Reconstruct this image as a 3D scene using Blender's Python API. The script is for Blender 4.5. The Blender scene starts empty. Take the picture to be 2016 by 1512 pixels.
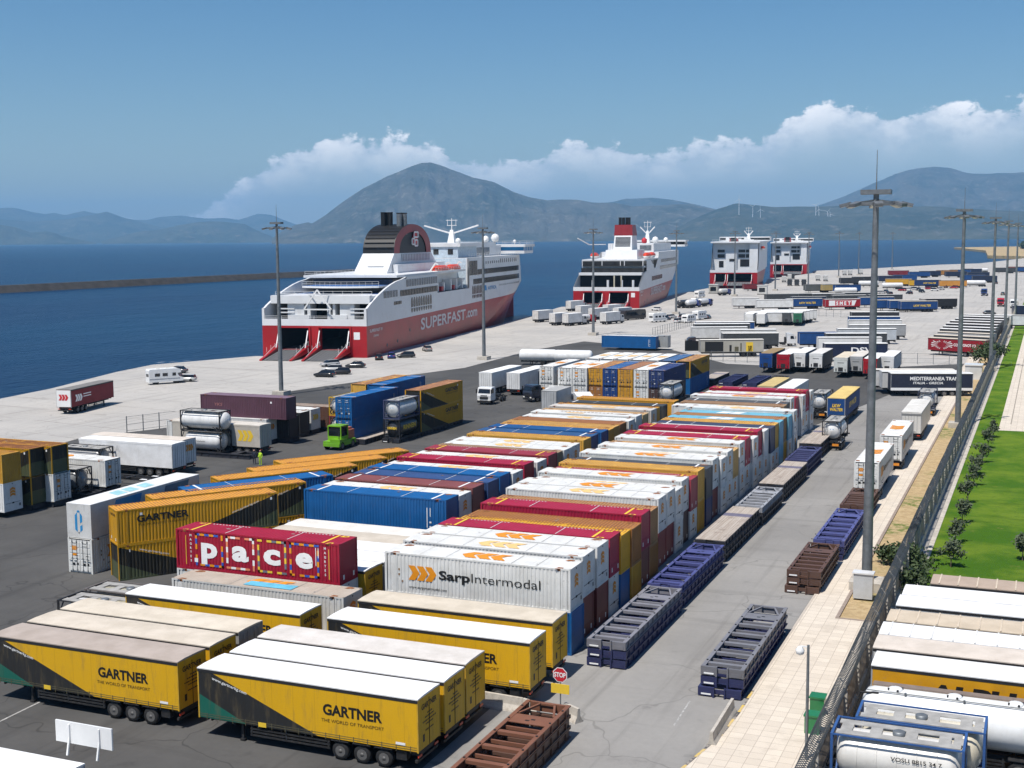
import bpy, math, random
from mathutils import Vector, Matrix
random.seed(7)
SC = bpy.context.scene
COL = SC.collection
R = math.radians

# ------------------------------------------------------------------ camera
CAM_H, YAW, PITCH, ROLL, FPX = 27.347, R(22.7432), R(6.5317), R(-0.4304), 2509.9
_f = Vector((-math.sin(YAW)*math.cos(PITCH), math.cos(YAW)*math.cos(PITCH), -math.sin(PITCH)))
_r = Vector((math.cos(YAW), math.sin(YAW), 0))
_u = _r.cross(_f)
_c, _s = math.cos(ROLL), math.sin(ROLL)
AX_R, AX_U, AX_F = _c*_r + _s*_u, -_s*_r + _c*_u, _f
cd = bpy.data.cameras.new('camera')
cam = bpy.data.objects.new('camera', cd)
COL.objects.link(cam)
cam.matrix_world = Matrix(((AX_R.x, AX_U.x, -AX_F.x, 0), (AX_R.y, AX_U.y, -AX_F.y, 0),
                           (AX_R.z, AX_U.z, -AX_F.z, CAM_H), (0, 0, 0, 1)))
cd.sensor_width = 36.0
cd.lens = FPX/2016*36.0
cd.clip_start = 1.0
cd.clip_end = 120000
SC.camera = cam
SC.render.resolution_x, SC.render.resolution_y = 1024, 768

def at(px, py, z=0.0):
    """Point of the place at height z seen at pixel (px, py) of the photograph."""
    d = AX_R*((px-1008)/FPX) + AX_U*(-(py-756)/FPX) + AX_F
    t = (z-CAM_H)/d.z
    return Vector((d.x*t, d.y*t, z))

def az_point(px, py, dist):
    """Point at a horizontal distance in the direction of a pixel."""
    d = AX_R*((px-1008)/FPX) + AX_U*(-(py-756)/FPX) + AX_F
    k = dist/math.hypot(d.x, d.y)
    return Vector((d.x*k, d.y*k, CAM_H+d.z*k))

# ------------------------------------------------------------------ sun, sky, exposure
SUN_TO = Vector((-0.13, -0.45, 1.0)).normalized()
sl = bpy.data.lights.new('sun', 'SUN')
sl.energy = 4.9
sl.angle = R(0.53)
sl.color = (1.0, 0.955, 0.89)
sun = bpy.data.objects.new('sun', sl)
COL.objects.link(sun)
sun.rotation_euler = (-SUN_TO).to_track_quat('-Z', 'Y').to_euler()
SC.view_settings.view_transform = 'Standard'
SC.view_settings.look = 'None'
SC.view_settings.exposure = 0.30
SC.view_settings.gamma = 1.0
SC.cycles.use_denoising = True
SC.cycles.max_bounces = 6
SC.cycles.diffuse_bounces = 3
SC.cycles.volume_bounces = 0
SC.cycles.use_adaptive_sampling = True
SC.cycles.adaptive_threshold = 0.02

W = bpy.data.worlds.new('World')
SC.world = W
W.use_nodes = True
nt = W.node_tree
for n in list(nt.nodes): nt.nodes.remove(n)
def N(tree, typ, **kw):
    n = tree.nodes.new(typ)
    for k, v in kw.items():
        if k.startswith('i_'):
            n.inputs[k[2:].replace('_', ' ')].default_value = v
        else: setattr(n, k, v)
    return n
def MATH(tree, op, a, b=None, clamp=False, c=None):
    n = tree.nodes.new('ShaderNodeMath'); n.operation = op; n.use_clamp = clamp
    for i, v in enumerate((a, b, c)):
        if v is None: continue
        if isinstance(v, (int, float)): n.inputs[i].default_value = v
        else: tree.links.new(v, n.inputs[i])
    return n.outputs[0]
def MIXC(tree, fac, a, b, blend='MIX'):
    n = tree.nodes.new('ShaderNodeMix'); n.data_type = 'RGBA'; n.blend_type = blend
    for sock, v in ((n.inputs[0], fac), (n.inputs[6], a), (n.inputs[7], b)):
        if isinstance(v, (int, float)): sock.default_value = v
        elif isinstance(v, tuple): sock.default_value = (*v, 1) if len(v) == 3 else v
        else: tree.links.new(v, sock)
    return n.outputs[2]
def RAMP(tree, fac, lo, hi):
    if lo > hi: return MATH(tree, 'SUBTRACT', 1.0, RAMP(tree, fac, hi, lo))
    n = tree.nodes.new('ShaderNodeMapRange'); n.clamp = True; n.interpolation_type = 'SMOOTHSTEP'
    tree.links.new(fac, n.inputs[0]); n.inputs[1].default_value = lo; n.inputs[2].default_value = hi
    return n.outputs[0]
def NOISE(tree, vec, scale, detail=4, rough=0.55, lac=2.0, out=0):
    n = tree.nodes.new('ShaderNodeTexNoise'); n.inputs['Scale'].default_value = scale
    n.inputs['Detail'].default_value = detail; n.inputs['Roughness'].default_value = rough
    n.inputs['Lacunarity'].default_value = lac
    if vec is not None: tree.links.new(vec, n.inputs['Vector'])
    return n.outputs[out]

sky = N(nt, 'ShaderNodeTexSky', sky_type='NISHITA', sun_disc=False)
sky.sun_elevation = math.asin(SUN_TO.z)
sky.sun_rotation = math.atan2(SUN_TO.x, SUN_TO.y)
sky.altitude = 0; sky.air_density = 1.0; sky.dust_density = 0.6; sky.ozone_density = 2.5
# cumulus banks far over the mountains, laid out by compass direction and elevation
geo = N(nt, 'ShaderNodeTexCoord')
sep = N(nt, 'ShaderNodeSeparateXYZ'); nt.links.new(geo.outputs['Generated'], sep.inputs[0])
DX, DY, DZ = sep.outputs
azi = MATH(nt, 'ARCTAN2', DX, DY)            # 0 = +Y, positive towards +X
ele = MATH(nt, 'ARCSINE', DZ)
comb = N(nt, 'ShaderNodeCombineXYZ'); nt.links.new(azi, comb.inputs[0]); nt.links.new(MATH(nt, 'MULTIPLY', ele, 1.5), comb.inputs[1])
def az_el(px, py):
    v = az_point(px, py, 1.0); return math.atan2(v.x, v.y), math.atan((v.z-CAM_H))
# height of the cloud tops along the horizon: a smooth curve over azimuth
tops = [(0, 470), (90, 430), (300, 430), (430, 380), (540, 300), (640, 272), (735, 268), (835, 272), (900, 296), (990, 305), (1060, 296),
        (1130, 272), (1215, 276), (1270, 290), (1400, 268), (1500, 258), (1570, 222), (1680, 200), (1760, 222), (1830, 200), (1920, 212), (2016, 190)]
crv = N(nt, 'ShaderNodeFloatCurve')
cm = crv.mapping; cm.use_clip = False
a0, a1 = az_el(0, 470)[0], az_el(2016, 470)[0]
pts = [((az_el(x, y)[0]-a0)/(a1-a0), az_el(x, y)[1]*4) for x, y in tops]
c0 = cm.curves[0]
while len(c0.points) < len(pts): c0.points.new(0.5, 0.5)
for q, (x, y) in zip(c0.points, pts): q.location = (min(max(x, 0), 1), y)
cm.update()
nt.links.new(MATH(nt, 'DIVIDE', MATH(nt, 'SUBTRACT', azi, a0), a1-a0, True), crv.inputs['Value'])
top_el = MATH(nt, 'DIVIDE', crv.outputs[0], 4.0)
big = NOISE(nt, comb.outputs[0], 26, 7, 0.62)
fine = NOISE(nt, comb.outputs[0], 60, 6, 0.6)
edge = MATH(nt, 'ADD', MATH(nt, 'SUBTRACT', top_el, ele), MATH(nt, 'MULTIPLY', MATH(nt, 'SUBTRACT', big, 0.52), 0.075))
edge = MATH(nt, 'ADD', edge, MATH(nt, 'MULTIPLY', MATH(nt, 'SUBTRACT', fine, 0.5), 0.012))
body = RAMP(nt, edge, 0.0, 0.006)                       # crisp upper rim
# lower parts melt into the distance
fade = RAMP(nt, MATH(nt, 'SUBTRACT', top_el, ele), 0.05, -0.004)
lit = MATH(nt, 'MULTIPLY', RAMP(nt, big, 0.40, 0.66), RAMP(nt, edge, 0.055, 0.002))
rim = MATH(nt, 'MULTIPLY', body, MATH(nt, 'MULTIPLY_ADD', fade, 0.72, False, 0.28))
alpha = MATH(nt, 'MULTIPLY', rim, 0.9)
skyc = N(nt, 'ShaderNodeHueSaturation', i_Saturation=1.35, i_Value=1.0)
nt.links.new(sky.outputs[0], skyc.inputs['Color'])
cloud = MIXC(nt, lit, (8.0, 8.7, 9.8), (15.5, 15.0, 14.8))
skymix = MIXC(nt, alpha, skyc.outputs[0], cloud)
bg = N(nt, 'ShaderNodeBackground', i_Strength=0.078)
nt.links.new(skymix, bg.inputs[0])
wo = N(nt, 'ShaderNodeOutputWorld'); nt.links.new(bg.outputs[0], wo.inputs[0])

# ------------------------------------------------------------------ materials
MATS = {}
def new_mat(name):
    m = bpy.data.materials.new(name); m.use_nodes = True
    t = m.node_tree; b = t.nodes['Principled BSDF']
    MATS[name] = m
    return m, t, b
def mat(name, col, rough=0.6, metal=0.0, var=0.25, scale=1.5, dirt=None, dirt_amt=0.0, bump=0.0, bscale=20, spec=0.4, coords='Object'):
    """Painted / metal / mineral surface: base colour varied by noise, optional dirt patches and bump."""
    if name in MATS: return MATS[name]
    m, t, b = new_mat(name)
    tc = N(t, 'ShaderNodeTexCoord').outputs[coords]
    n1 = NOISE(t, tc, scale, 5, 0.6)
    dark = tuple(c*(1-var) for c in col)
    c = MIXC(t, RAMP(t, n1, 0.3, 0.7), dark, col)
    if dirt:
        n2 = NOISE(t, tc, scale*2.7, 6, 0.65)
        c = MIXC(t, MATH(t, 'MULTIPLY', RAMP(t, n2, 0.5, 0.72), dirt_amt), c, dirt)
    t.links.new(c, b.inputs['Base Color'])
    b.inputs['Roughness'].default_value = rough; b.inputs['Metallic'].default_value = metal
    b.inputs['Specular IOR Level'].default_value = spec
    if bump:
        bp = N(t, 'ShaderNodeBump', i_Strength=bump, i_Distance=0.05)
        t.links.new(NOISE(t, tc, bscale, 4), bp.inputs['Height']); t.links.new(bp.outputs[0], b.inputs['Normal'])
    return m
def obj_paint(name, rough=0.5, dirt=(0.12, 0.09, 0.06), amt=0.35, streak=True, spec=0.4):
    """Paint whose colour is each object's own colour, weathered differently on every object."""
    if name in MATS: return MATS[name]
    m, t, b = new_mat(name)
    oi = N(t, 'ShaderNodeObjectInfo')
    tc = N(t, 'ShaderNodeTexCoord').outputs['Object']
    off = N(t, 'ShaderNodeVectorMath', operation='ADD'); t.links.new(tc, off.inputs[0])
    rv = N(t, 'ShaderNodeCombineXYZ'); rr = MATH(t, 'MULTIPLY', oi.outputs['Random'], 57.0)
    t.links.new(rr, rv.inputs[0]); t.links.new(rr, rv.inputs[1]); t.links.new(rv.outputs[0], off.inputs[1])
    n1 = NOISE(t, off.outputs[0], 0.7, 5, 0.6)
    n2 = NOISE(t, off.outputs[0], 3.5, 6, 0.7)
    c = MIXC(t, RAMP(t, n1, 0.25, 0.75), oi.outputs['Color'], MIXC(t, 1.0, oi.outputs['Color'], (0.80, 0.79, 0.77), 'MULTIPLY'))
    d = MATH(t, 'MULTIPLY', RAMP(t, n2, 0.56, 0.76), amt)
    if streak:
        mp = N(t, 'ShaderNodeMapping'); mp.inputs['Scale'].default_value = (5.0, 5.0, 0.5); t.links.new(off.outputs[0], mp.inputs[0])
        n3 = NOISE(t, mp.outputs[0], 1.0, 4, 0.6)
        d = MATH(t, 'MAXIMUM', d, MATH(t, 'MULTIPLY', RAMP(t, n3, 0.58, 0.78), amt*0.7))
    c = MIXC(t, d, c, dirt)
    t.links.new(c, b.inputs['Base Color'])
    b.inputs['Roughness'].default_value = rough
    b.inputs['Specular IOR Level'].default_value = spec
    return m

PAINT = obj_paint('weathered_paint')
ROOFP = obj_paint('roof_paint', 0.55, (0.25, 0.16, 0.10), 0.22, False)
TARP = obj_paint('tarpaulin', 0.65, (0.28, 0.24, 0.20), 0.30, False, 0.25)
STEEL = obj_paint('painted_steel', 0.55, (0.10, 0.05, 0.03), 0.55, False)
GLOSS = obj_paint('vehicle_paint', 0.22, (0.15, 0.13, 0.11), 0.15, False, 0.5)
BLACK = mat('black_rubber', (0.018, 0.018, 0.019), 0.8, var=0.4, scale=6)
DARK = mat('dark_chassis', (0.022, 0.023, 0.026), 0.6, var=0.5, scale=3, dirt=(0.09, 0.07, 0.05), dirt_amt=0.5)
RIM = mat('wheel_rim', (0.16, 0.155, 0.15), 0.55, 0.3, scale=8)
GALV = mat('galvanised_steel', (0.22, 0.235, 0.245), 0.5, 0.5, var=0.3, scale=2.0)
CONC = mat('pale_concrete', (0.50, 0.46, 0.40), 0.85, var=0.25, scale=1.2, dirt=(0.25, 0.21, 0.17), dirt_amt=0.6, bump=0.2)
RUST = mat('rust', (0.33, 0.12, 0.04), 0.85, var=0.6, scale=6, dirt=(0.10, 0.045, 0.025), dirt_amt=0.8)
WHITE = mat('white_enamel', (0.74, 0.74, 0.73), 0.4, var=0.08, scale=0.8)
ORANGE = mat('orange_vinyl', (0.72, 0.26, 0.01), 0.5, var=0.1, scale=2)
FADED = mat('faded_orange_vinyl', (0.78, 0.50, 0.20), 0.6, var=0.1, scale=2)
INK = mat('black_vinyl', (0.012, 0.012, 0.012), 0.5, var=0.2)
WINK = mat('white_vinyl', (0.78, 0.78, 0.77), 0.5, var=0.06)
YINK = mat('yellow_vinyl', (0.75, 0.50, 0.04), 0.5, var=0.1)
RINK = mat('red_vinyl', (0.50, 0.02, 0.03), 0.5, var=0.1)
BINK = mat('blue_vinyl', (0.02, 0.24, 0.52), 0.5, var=0.1)
GLASS = mat('dark_glazing', (0.012, 0.016, 0.022), 0.08, var=0.3, scale=0.4, spec=0.6)
LAMPW = mat('lamp_lens', (0.80, 0.78, 0.70), 0.25, var=0.1)
LAMPR = mat('tail_lens', (0.55, 0.05, 0.02), 0.3, var=0.2)
WOOD = mat('deck_planks', (0.34, 0.29, 0.24), 0.85, var=0.45, scale=3, dirt=(0.16, 0.12, 0.09), dirt_amt=0.6)

# ------------------------------------------------------------------ mesh building
class MB:
    def __init__(self): self.v, self.f, self.m, self.s = [], [], [], []
    def add(self, vs, fs, mi=0, smooth=False):
        b = len(self.v); self.v.extend([tuple(q) for q in vs])
        for f in fs: self.f.append(tuple(b+i for i in f)); self.m.append(mi); self.s.append(smooth)
        return self
    def box(self, x0, x1, y0, y1, z0, z1, mi=0):
        vs = [(x, y, z) for z in (z0, z1) for y in (y0, y1) for x in (x0, x1)]
        return self.add(vs, [(0, 2, 3, 1), (4, 5, 7, 6), (0, 1, 5, 4), (2, 6, 7, 3), (0, 4, 6, 2), (1, 3, 7, 5)], mi)
    def quad(self, a, b, c, d, mi=0): return self.add([a, b, c, d], [(0, 1, 2, 3)], mi)
    def poly(self, pts, mi=0): return self.add(pts, [tuple(range(len(pts)))], mi)
    def tube(self, p0, p1, r0, r1=None, n=8, mi=0, caps=True):
        p0, p1 = Vector(p0), Vector(p1); r1 = r0 if r1 is None else r1
        d = (p1-p0).normalized(); a = d.orthogonal().normalized(); b = d.cross(a)
        vs = []
        for p, r in ((p0, r0), (p1, r1)):
            for i in range(n):
                t = 2*math.pi*i/n; vs.append(p + a*(math.cos(t)*r) + b*(math.sin(t)*r))
        self.add(vs, [(i, (i+1) % n, n+(i+1) % n, n+i) for i in range(n)], mi, True)
        if caps: self.add(vs, [tuple(range(n-1, -1, -1)), tuple(range(n, 2*n))], mi)
        return self
    def path(self, pts, r, n=6, mi=0):
        for a, b in zip(pts, pts[1:]): self.tube(a, b, r, None, n, mi)
        return self
    def rings(self, rings, mi=0, caps=True, smooth=True, closed=True):
        n = len(rings[0]); b = []
        for r in rings: b.extend(r)
        fs = []
        for k in range(len(rings)-1):
            for i in range(n if closed else n-1):
                j = (i+1) % n; fs.append((k*n+i, k*n+j, (k+1)*n+j, (k+1)*n+i))
        self.add(b, fs, mi, smooth)
        if caps: self.add(b, [tuple(range(n-1, -1, -1)), tuple(range((len(rings)-1)*n, len(rings)*n))], mi)
        return self
    def lathe(self, prof, c=(0, 0, 0), axis='Z', n=16, mi=0, smooth=True):
        rs = []
        for r, h in prof:
            ring = []
            for i in range(n):
                t = 2*math.pi*i/n; a, b_ = r*math.cos(t), r*math.sin(t)
                q = {'Z': (a, b_, h), 'X': (h, a, b_), 'Y': (a, h, b_)}[axis]
                ring.append((c[0]+q[0], c[1]+q[1], c[2]+q[2]))
            rs.append(ring)
        return self.rings(rs, mi, True, smooth)
    def extr(self, prof, axis, a, b, mi=0, smooth=False):
        """prof: list of 2D points; extruded along axis ('X': (y,z), 'Y': (x,z), 'Z': (x,y))."""
        def P(q, h): return {'X': (h, q[0], q[1]), 'Y': (q[0], h, q[1]), 'Z': (q[0], q[1], h)}[axis]
        return self.rings([[P(q, a) for q in prof], [P(q, b) for q in prof]], mi, True, smooth)
    def bar(self, p0, p1, w, h, mi=0):
        """rectangular bar between two points, w across, h up."""
        p0, p1 = Vector(p0), Vector(p1); d = (p1-p0).normalized()
        side = d.cross(Vector((0, 0, 1)))
        side = side.normalized() if side.length > 1e-4 else Vector((1, 0, 0))
        up = side.cross(d)
        r = [[p + side*(sx*w/2) + up*(sz*h/2) for sx, sz in ((-1, -1), (1, -1), (1, 1), (-1, 1))] for p in (p0, p1)]
        return self.rings(r, mi, True, False)
    def text(self, s, o, u, w, height, mi=0, bold=0.0, width=None, align='C', lift=0.012, shear=0.0, space=1.0):
        """Lettering on a plane: o = anchor, u = reading direction, w = up."""
        V, F, (x0, x1) = text_shape(s, bold, space)
        u, w = Vector(u).normalized(), Vector(w).normalized(); n = u.cross(w)
        k = height/0.73; tw = (x1-x0)*k; kx = k*(width/tw) if width else k; tw = (x1-x0)*kx
        ox = {'C': -tw/2, 'L': 0, 'R': -tw}[align]
        o = Vector(o)
        return self.add([o + u*((x-x0)*kx+ox+shear*y*k) + w*(y*k) + n*lift for x, y in V], F, mi)
    def xf(self, M, start=0):
        for i in range(start, len(self.v)): self.v[i] = tuple(M @ Vector(self.v[i]))
        return self
    def mesh(self, name, mats):
        me = bpy.data.meshes.new(name); me.from_pydata(self.v, [], self.f)
        me.polygons.foreach_set('material_index', self.m); me.polygons.foreach_set('use_smooth', self.s)
        for m in mats: me.materials.append(m)
        me.update(); return me
    def build(self, name, mats, parent=None, loc=None, col=None):
        if not isinstance(mats, (list, tuple)): mats = [mats]
        o = bpy.data.objects.new(name, self.mesh(name, mats)); COL.objects.link(o)
        if parent: o.parent = parent
        if loc is not None: o.location = loc
        if col: o.color = (*col, 1)
        return o
_TXT = {}
def text_shape(s, bold, space=1.0):
    k = (s, bold, space)
    if k not in _TXT:
        c = bpy.data.curves.new('lettering', 'FONT'); c.body = s; c.size = 1.0; c.offset = bold; c.space_character = space
        c.resolution_u = 3
        o = bpy.data.objects.new('lettering', c); COL.objects.link(o)
        me = bpy.data.meshes.new_from_object(o)
        V = [(q.co.x, q.co.y) for q in me.vertices]; F = [tuple(p.vertices) for p in me.polygons]
        bpy.data.objects.remove(o); bpy.data.curves.remove(c); bpy.data.meshes.remove(me)
        xs = [q[0] for q in V] or [0, 1]
        _TXT[k] = (V, F, (min(xs), max(xs)))
    return _TXT[k]

def link_obj(name, me, parent=None, loc=None, rz=None, col=None):
    o = bpy.data.objects.new(name, me); COL.objects.link(o)
    if parent: o.parent = parent
    if loc is not None: o.location = loc
    if rz is not None: o.rotation_euler.z = rz
    if col: o.color = (*col, 1)
    return o
def thing(name, loc, rz=0.0):
    o = bpy.data.objects.new(name, None); COL.objects.link(o)
    o.location = loc; o.rotation_euler.z = rz; o.empty_display_size = 0.5
    return o
def tag(o, label, cat, group=None):
    o['label'] = label; o['category'] = cat
    if group: o['group'] = group
    return o
def setting(o, kind='structure'): o['kind'] = kind; return o
# ------------------------------------------------------------------ the setting
SEA_Z = -2.6
def sheet(name, pts, z, m):
    mb = MB(); mb.poly([(p[0], p[1], z) for p in pts]); return setting(mb.build(name, m))

def water_mat():
    m, t, b = new_mat('sea_water')
    P = N(t, 'ShaderNodeNewGeometry').outputs['Position']
    mp = N(t, 'ShaderNodeMapping'); mp.inputs['Scale'].default_value = (1.0, 0.45, 1.0); mp.inputs['Rotation'].default_value = (0, 0, R(25)); t.links.new(P, mp.inputs[0])
    big = NOISE(t, mp.outputs[0], 0.0035, 4, 0.6)
    mid = NOISE(t, mp.outputs[0], 0.05, 5, 0.6)
    c = MIXC(t, RAMP(t, big, 0.35, 0.65), (0.0008, 0.015, 0.055), (0.0012, 0.028, 0.075))
    caps = NOISE(t, mp.outputs[0], 0.11, 3, 0.5)
    patch = NOISE(t, mp.outputs[0], 0.012, 2, 0.5)
    c = MIXC(t, MATH(t, 'MULTIPLY', RAMP(t, caps, 0.735, 0.77), RAMP(t, patch, 0.50, 0.6)), c, (0.55, 0.62, 0.68))
    t.links.new(c, b.inputs['Base Color'])
    b.inputs['Roughness'].default_value = 0.28; b.inputs['IOR'].default_value = 1.33
    b.inputs['Specular IOR Level'].default_value = 0.16
    wv = NOISE(t, mp.outputs[0], 0.42, 6, 0.65)
    h = MATH(t, 'ADD', MATH(t, 'MULTIPLY', wv, 0.9), MATH(t, 'MULTIPLY', mid, 2.2))
    bp = N(t, 'ShaderNodeBump', i_Strength=1.0, i_Distance=1.1); t.links.new(h, bp.inputs['Height']); t.links.new(bp.outputs[0], b.inputs['Normal'])
    return m
mb = MB()
ring_r = [0, 400, 1200, 4000, 12000, 45000]
for k in range(len(ring_r)-1):
    n = 48; r0, r1 = ring_r[k], ring_r[k+1]
    for i in range(n):
        a, c = 2*math.pi*i/n, 2*math.pi*(i+1)/n
        q = [(r0*math.cos(a), r0*math.sin(a), SEA_Z), (r1*math.cos(a), r1*math.sin(a), SEA_Z), (r1*math.cos(c), r1*math.sin(c), SEA_Z), (r0*math.cos(c), r0*math.sin(c), SEA_Z)]
        mb.poly(q if r0 else q[1:3]+[q[0]])
setting(mb.build('sea_water', water_mat()))

def ground_mat(name, c0, c1, stain, joint=None, crack=0.5, sc=0.05, tyre=True):
    """Concrete / asphalt: large patches, fine grain, oil stains, tyre sweeps along the lanes and slab joints."""
    m, t, b = new_mat(name)
    P = N(t, 'ShaderNodeNewGeometry').outputs['Position']
    big = NOISE(t, P, sc, 6, 0.62)
    fine = NOISE(t, P, 2.2, 6, 0.75)
    c = MIXC(t, RAMP(t, big, 0.3, 0.7), c0, c1)
    c = MIXC(t, MATH(t, 'MULTIPLY', fine, 0.45), c, stain)
    st = NOISE(t, P, 0.28, 5, 0.7)
    c = MIXC(t, MATH(t, 'MULTIPLY', RAMP(t, st, 0.58, 0.74), 0.55), c, stain)
    if tyre:
        mp = N(t, 'ShaderNodeMapping'); mp.inputs['Scale'].default_value = (0.9, 0.03, 1); t.links.new(P, mp.inputs[0])
        ty = NOISE(t, mp.outputs[0], 1.0, 4, 0.6)
        c = MIXC(t, MATH(t, 'MULTIPLY', RAMP(t, ty, 0.52, 0.72), 0.45), c, stain)
        mp2 = N(t, 'ShaderNodeMapping'); mp2.inputs['Scale'].default_value = (0.02, 0.30, 1); mp2.inputs['Rotation'].default_value = (0, 0, R(14)); t.links.new(P, mp2.inputs[0])
        ty2 = NOISE(t, mp2.outputs[0], 1.0, 5, 0.65)
        c = MIXC(t, MATH(t, 'MULTIPLY', RAMP(t, ty2, 0.55, 0.70), 0.40), c, stain)
    if joint:
        bk = N(t, 'ShaderNodeTexBrick'); bk.offset = 0.0; bk.inputs['Scale'].default_value = 1.0
        bk.inputs['Mortar Size'].default_value = joint[1]; bk.inputs['Brick Width'].default_value = joint[0]; bk.inputs['Row Height'].default_value = joint[2]
        bk.inputs['Color1'].default_value = (0, 0, 0, 1); bk.inputs['Color2'].default_value = (0, 0, 0, 1); bk.inputs['Mortar'].default_value = (1, 1, 1, 1)
        mpb = N(t, 'ShaderNodeMapping'); mpb.inputs['Rotation'].default_value = (0, 0, R(joint[3])); t.links.new(P, mpb.inputs[0]); t.links.new(mpb.outputs[0], bk.inputs['Vector'])
        jn = NOISE(t, P, 0.15, 3)
        c = MIXC(t, MATH(t, 'MULTIPLY', bk.outputs[0], MATH(t, 'MULTIPLY', RAMP(t, jn, 0.35, 0.6), joint[4])), c, stain)
    if crack:
        vo = N(t, 'ShaderNodeTexVoronoi', feature='DISTANCE_TO_EDGE'); vo.inputs['Scale'].default_value = 0.09
        wp = N(t, 'ShaderNodeVectorMath', operation='ADD'); t.links.new(P, wp.inputs[0]); nz = N(t, 'ShaderNodeTexNoise'); nz.inputs['Scale'].default_value = 0.3
        t.links.new(P, nz.inputs['Vector']); ml = N(t, 'ShaderNodeVectorMath', operation='SCALE'); ml.inputs['Scale'].default_value = 5.0; t.links.new(nz.outputs['Color'], ml.inputs[0]); t.links.new(ml.outputs[0], wp.inputs[1])
        t.links.new(wp.outputs[0], vo.inputs['Vector'])
        c = MIXC(t, MATH(t, 'MULTIPLY', RAMP(t, vo.outputs['Distance'], 0.008, 0.002), crack), c, stain)
    t.links.new(c, b.inputs['Base Color']); b.inputs['Roughness'].default_value = 0.9; b.inputs['Specular IOR Level'].default_value = 0.2
    bp = N(t, 'ShaderNodeBump', i_Strength=0.25, i_Distance=0.02); t.links.new(fine, bp.inputs['Height']); t.links.new(bp.outputs[0], b.inputs['Normal'])
    return m
CONCG = ground_mat('quay_concrete', (0.49, 0.465, 0.43), (0.40, 0.385, 0.365), (0.20, 0.185, 0.165), (22.0, 0.10, 9.0, 9.3, 0.9))
ASPH = ground_mat('yard_asphalt', (0.105, 0.102, 0.098), (0.060, 0.059, 0.058), (0.042, 0.041, 0.040), None, 0.7, 0.05)
ROADM = ground_mat('lane_asphalt', (0.31, 0.298, 0.28), (0.235, 0.226, 0.214), (0.13, 0.125, 0.118), None, 0.5, 0.07)

# quay apron: the whole port platform, its sawtooth berths and the shore road beyond
quay = [at(x, y) for x, y in ((-260, 840), (0, 785), (100, 765), (230, 732), (300, 718))]
quay += [Vector((-172.5, 254.3, 0)), Vector((-145.2, 258.2, 0)), Vector((-162.5, 384, 0)), Vector((-169.5, 428, 0)), Vector((-178, 476, 0)),
         Vector((-173.5, 480.5, 0)), Vector((-146, 476, 0)), Vector((-164.6, 595, 0)), Vector((-167, 680, 0))]
quay += [at(*q) for q in ((1412, 568), (1500, 568), (1512, 549), (1598, 538), (1602, 533), (1690, 530), (1760, 526), (1850, 521))]
quay += [Vector((-60, 1300, 0)), Vector((-10, 1700, 0)), Vector((260, 1700, 0)), Vector((260, -60, 0)), Vector((-330, -60, 0))]
mb = MB()
qp = [(p.x, p.y) for p in quay]
mb.poly([(x, y, 0.0) for x, y in qp])
for i in range(len(qp)):
    (x0, y0), (x1, y1) = qp[i], qp[(i+1) % len(qp)]
    mb.quad((x0, y0, 0), (x0, y0, -6), (x1, y1, -6), (x1, y1, 0), 1)
setting(mb.build('quay_ground', [CONCG, mat('quay_wall', (0.20, 0.18, 0.16), 0.9, scale=0.5)]))
# dark yard asphalt laid over the platform, with the pale lane
yard = [at(*q) for q in ((-300, 1010), (0, 905), (160, 862), (330, 842), (420, 800), (560, 772), (640, 760), (915, 724), (1045, 690), (1150, 672), (1320, 688), (1430, 716), (1560, 722), (1690, 728), (1770, 722), (1905, 716))]
yard = [(p.x, p.y) for p in yard] + [(-15.5, 268), (-15.5, 20), (-150, 20)]
sheet('yard_asphalt', yard, 0.004, ASPH)
lane = [(-28.6, 20), (-15.5, 20), (-15.5, 232), (-23.5, 232), (-25.5, 205), (-28.6, 182)]
lane[-2:] = [(-27.5, 205), (-30.5, 184)]
sheet('road_lane', lane, 0.008, ROADM)

# pavement beside the lane, kerb, planting strip, retaining base, lawn, path
pv, t, b = new_mat('pavement_slabs')
P = N(t, 'ShaderNodeNewGeometry').outputs['Position']
bk = N(t, 'ShaderNodeTexBrick'); bk.offset = 0.0; bk.inputs['Scale'].default_value = 1.0
bk.inputs['Brick Width'].default_value = 0.8; bk.inputs['Row Height'].default_value = 0.8; bk.inputs['Mortar Size'].default_value = 0.016
for k_, v_ in (('Color1', (0.60, 0.53, 0.44, 1)), ('Color2', (0.53, 0.465, 0.385, 1)), ('Mortar', (0.34, 0.29, 0.235, 1))): bk.inputs[k_].default_value = v_
t.links.new(P, bk.inputs['Vector'])
c = MIXC(t, MATH(t, 'MULTIPLY', RAMP(t, NOISE(t, P, 0.5, 6, 0.7), 0.5, 0.75), 0.5), bk.outputs[0], (0.36, 0.31, 0.25))
c = MIXC(t, MATH(t, 'MULTIPLY', RAMP(t, NOISE(t, P, 3.0, 5, 0.7), 0.55, 0.8), 0.25), c, (0.30, 0.26, 0.22))
t.links.new(c, b.inputs['Base Color']); b.inputs['Roughness'].default_value = 0.85
mb = MB()
KX = -15.35
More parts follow.
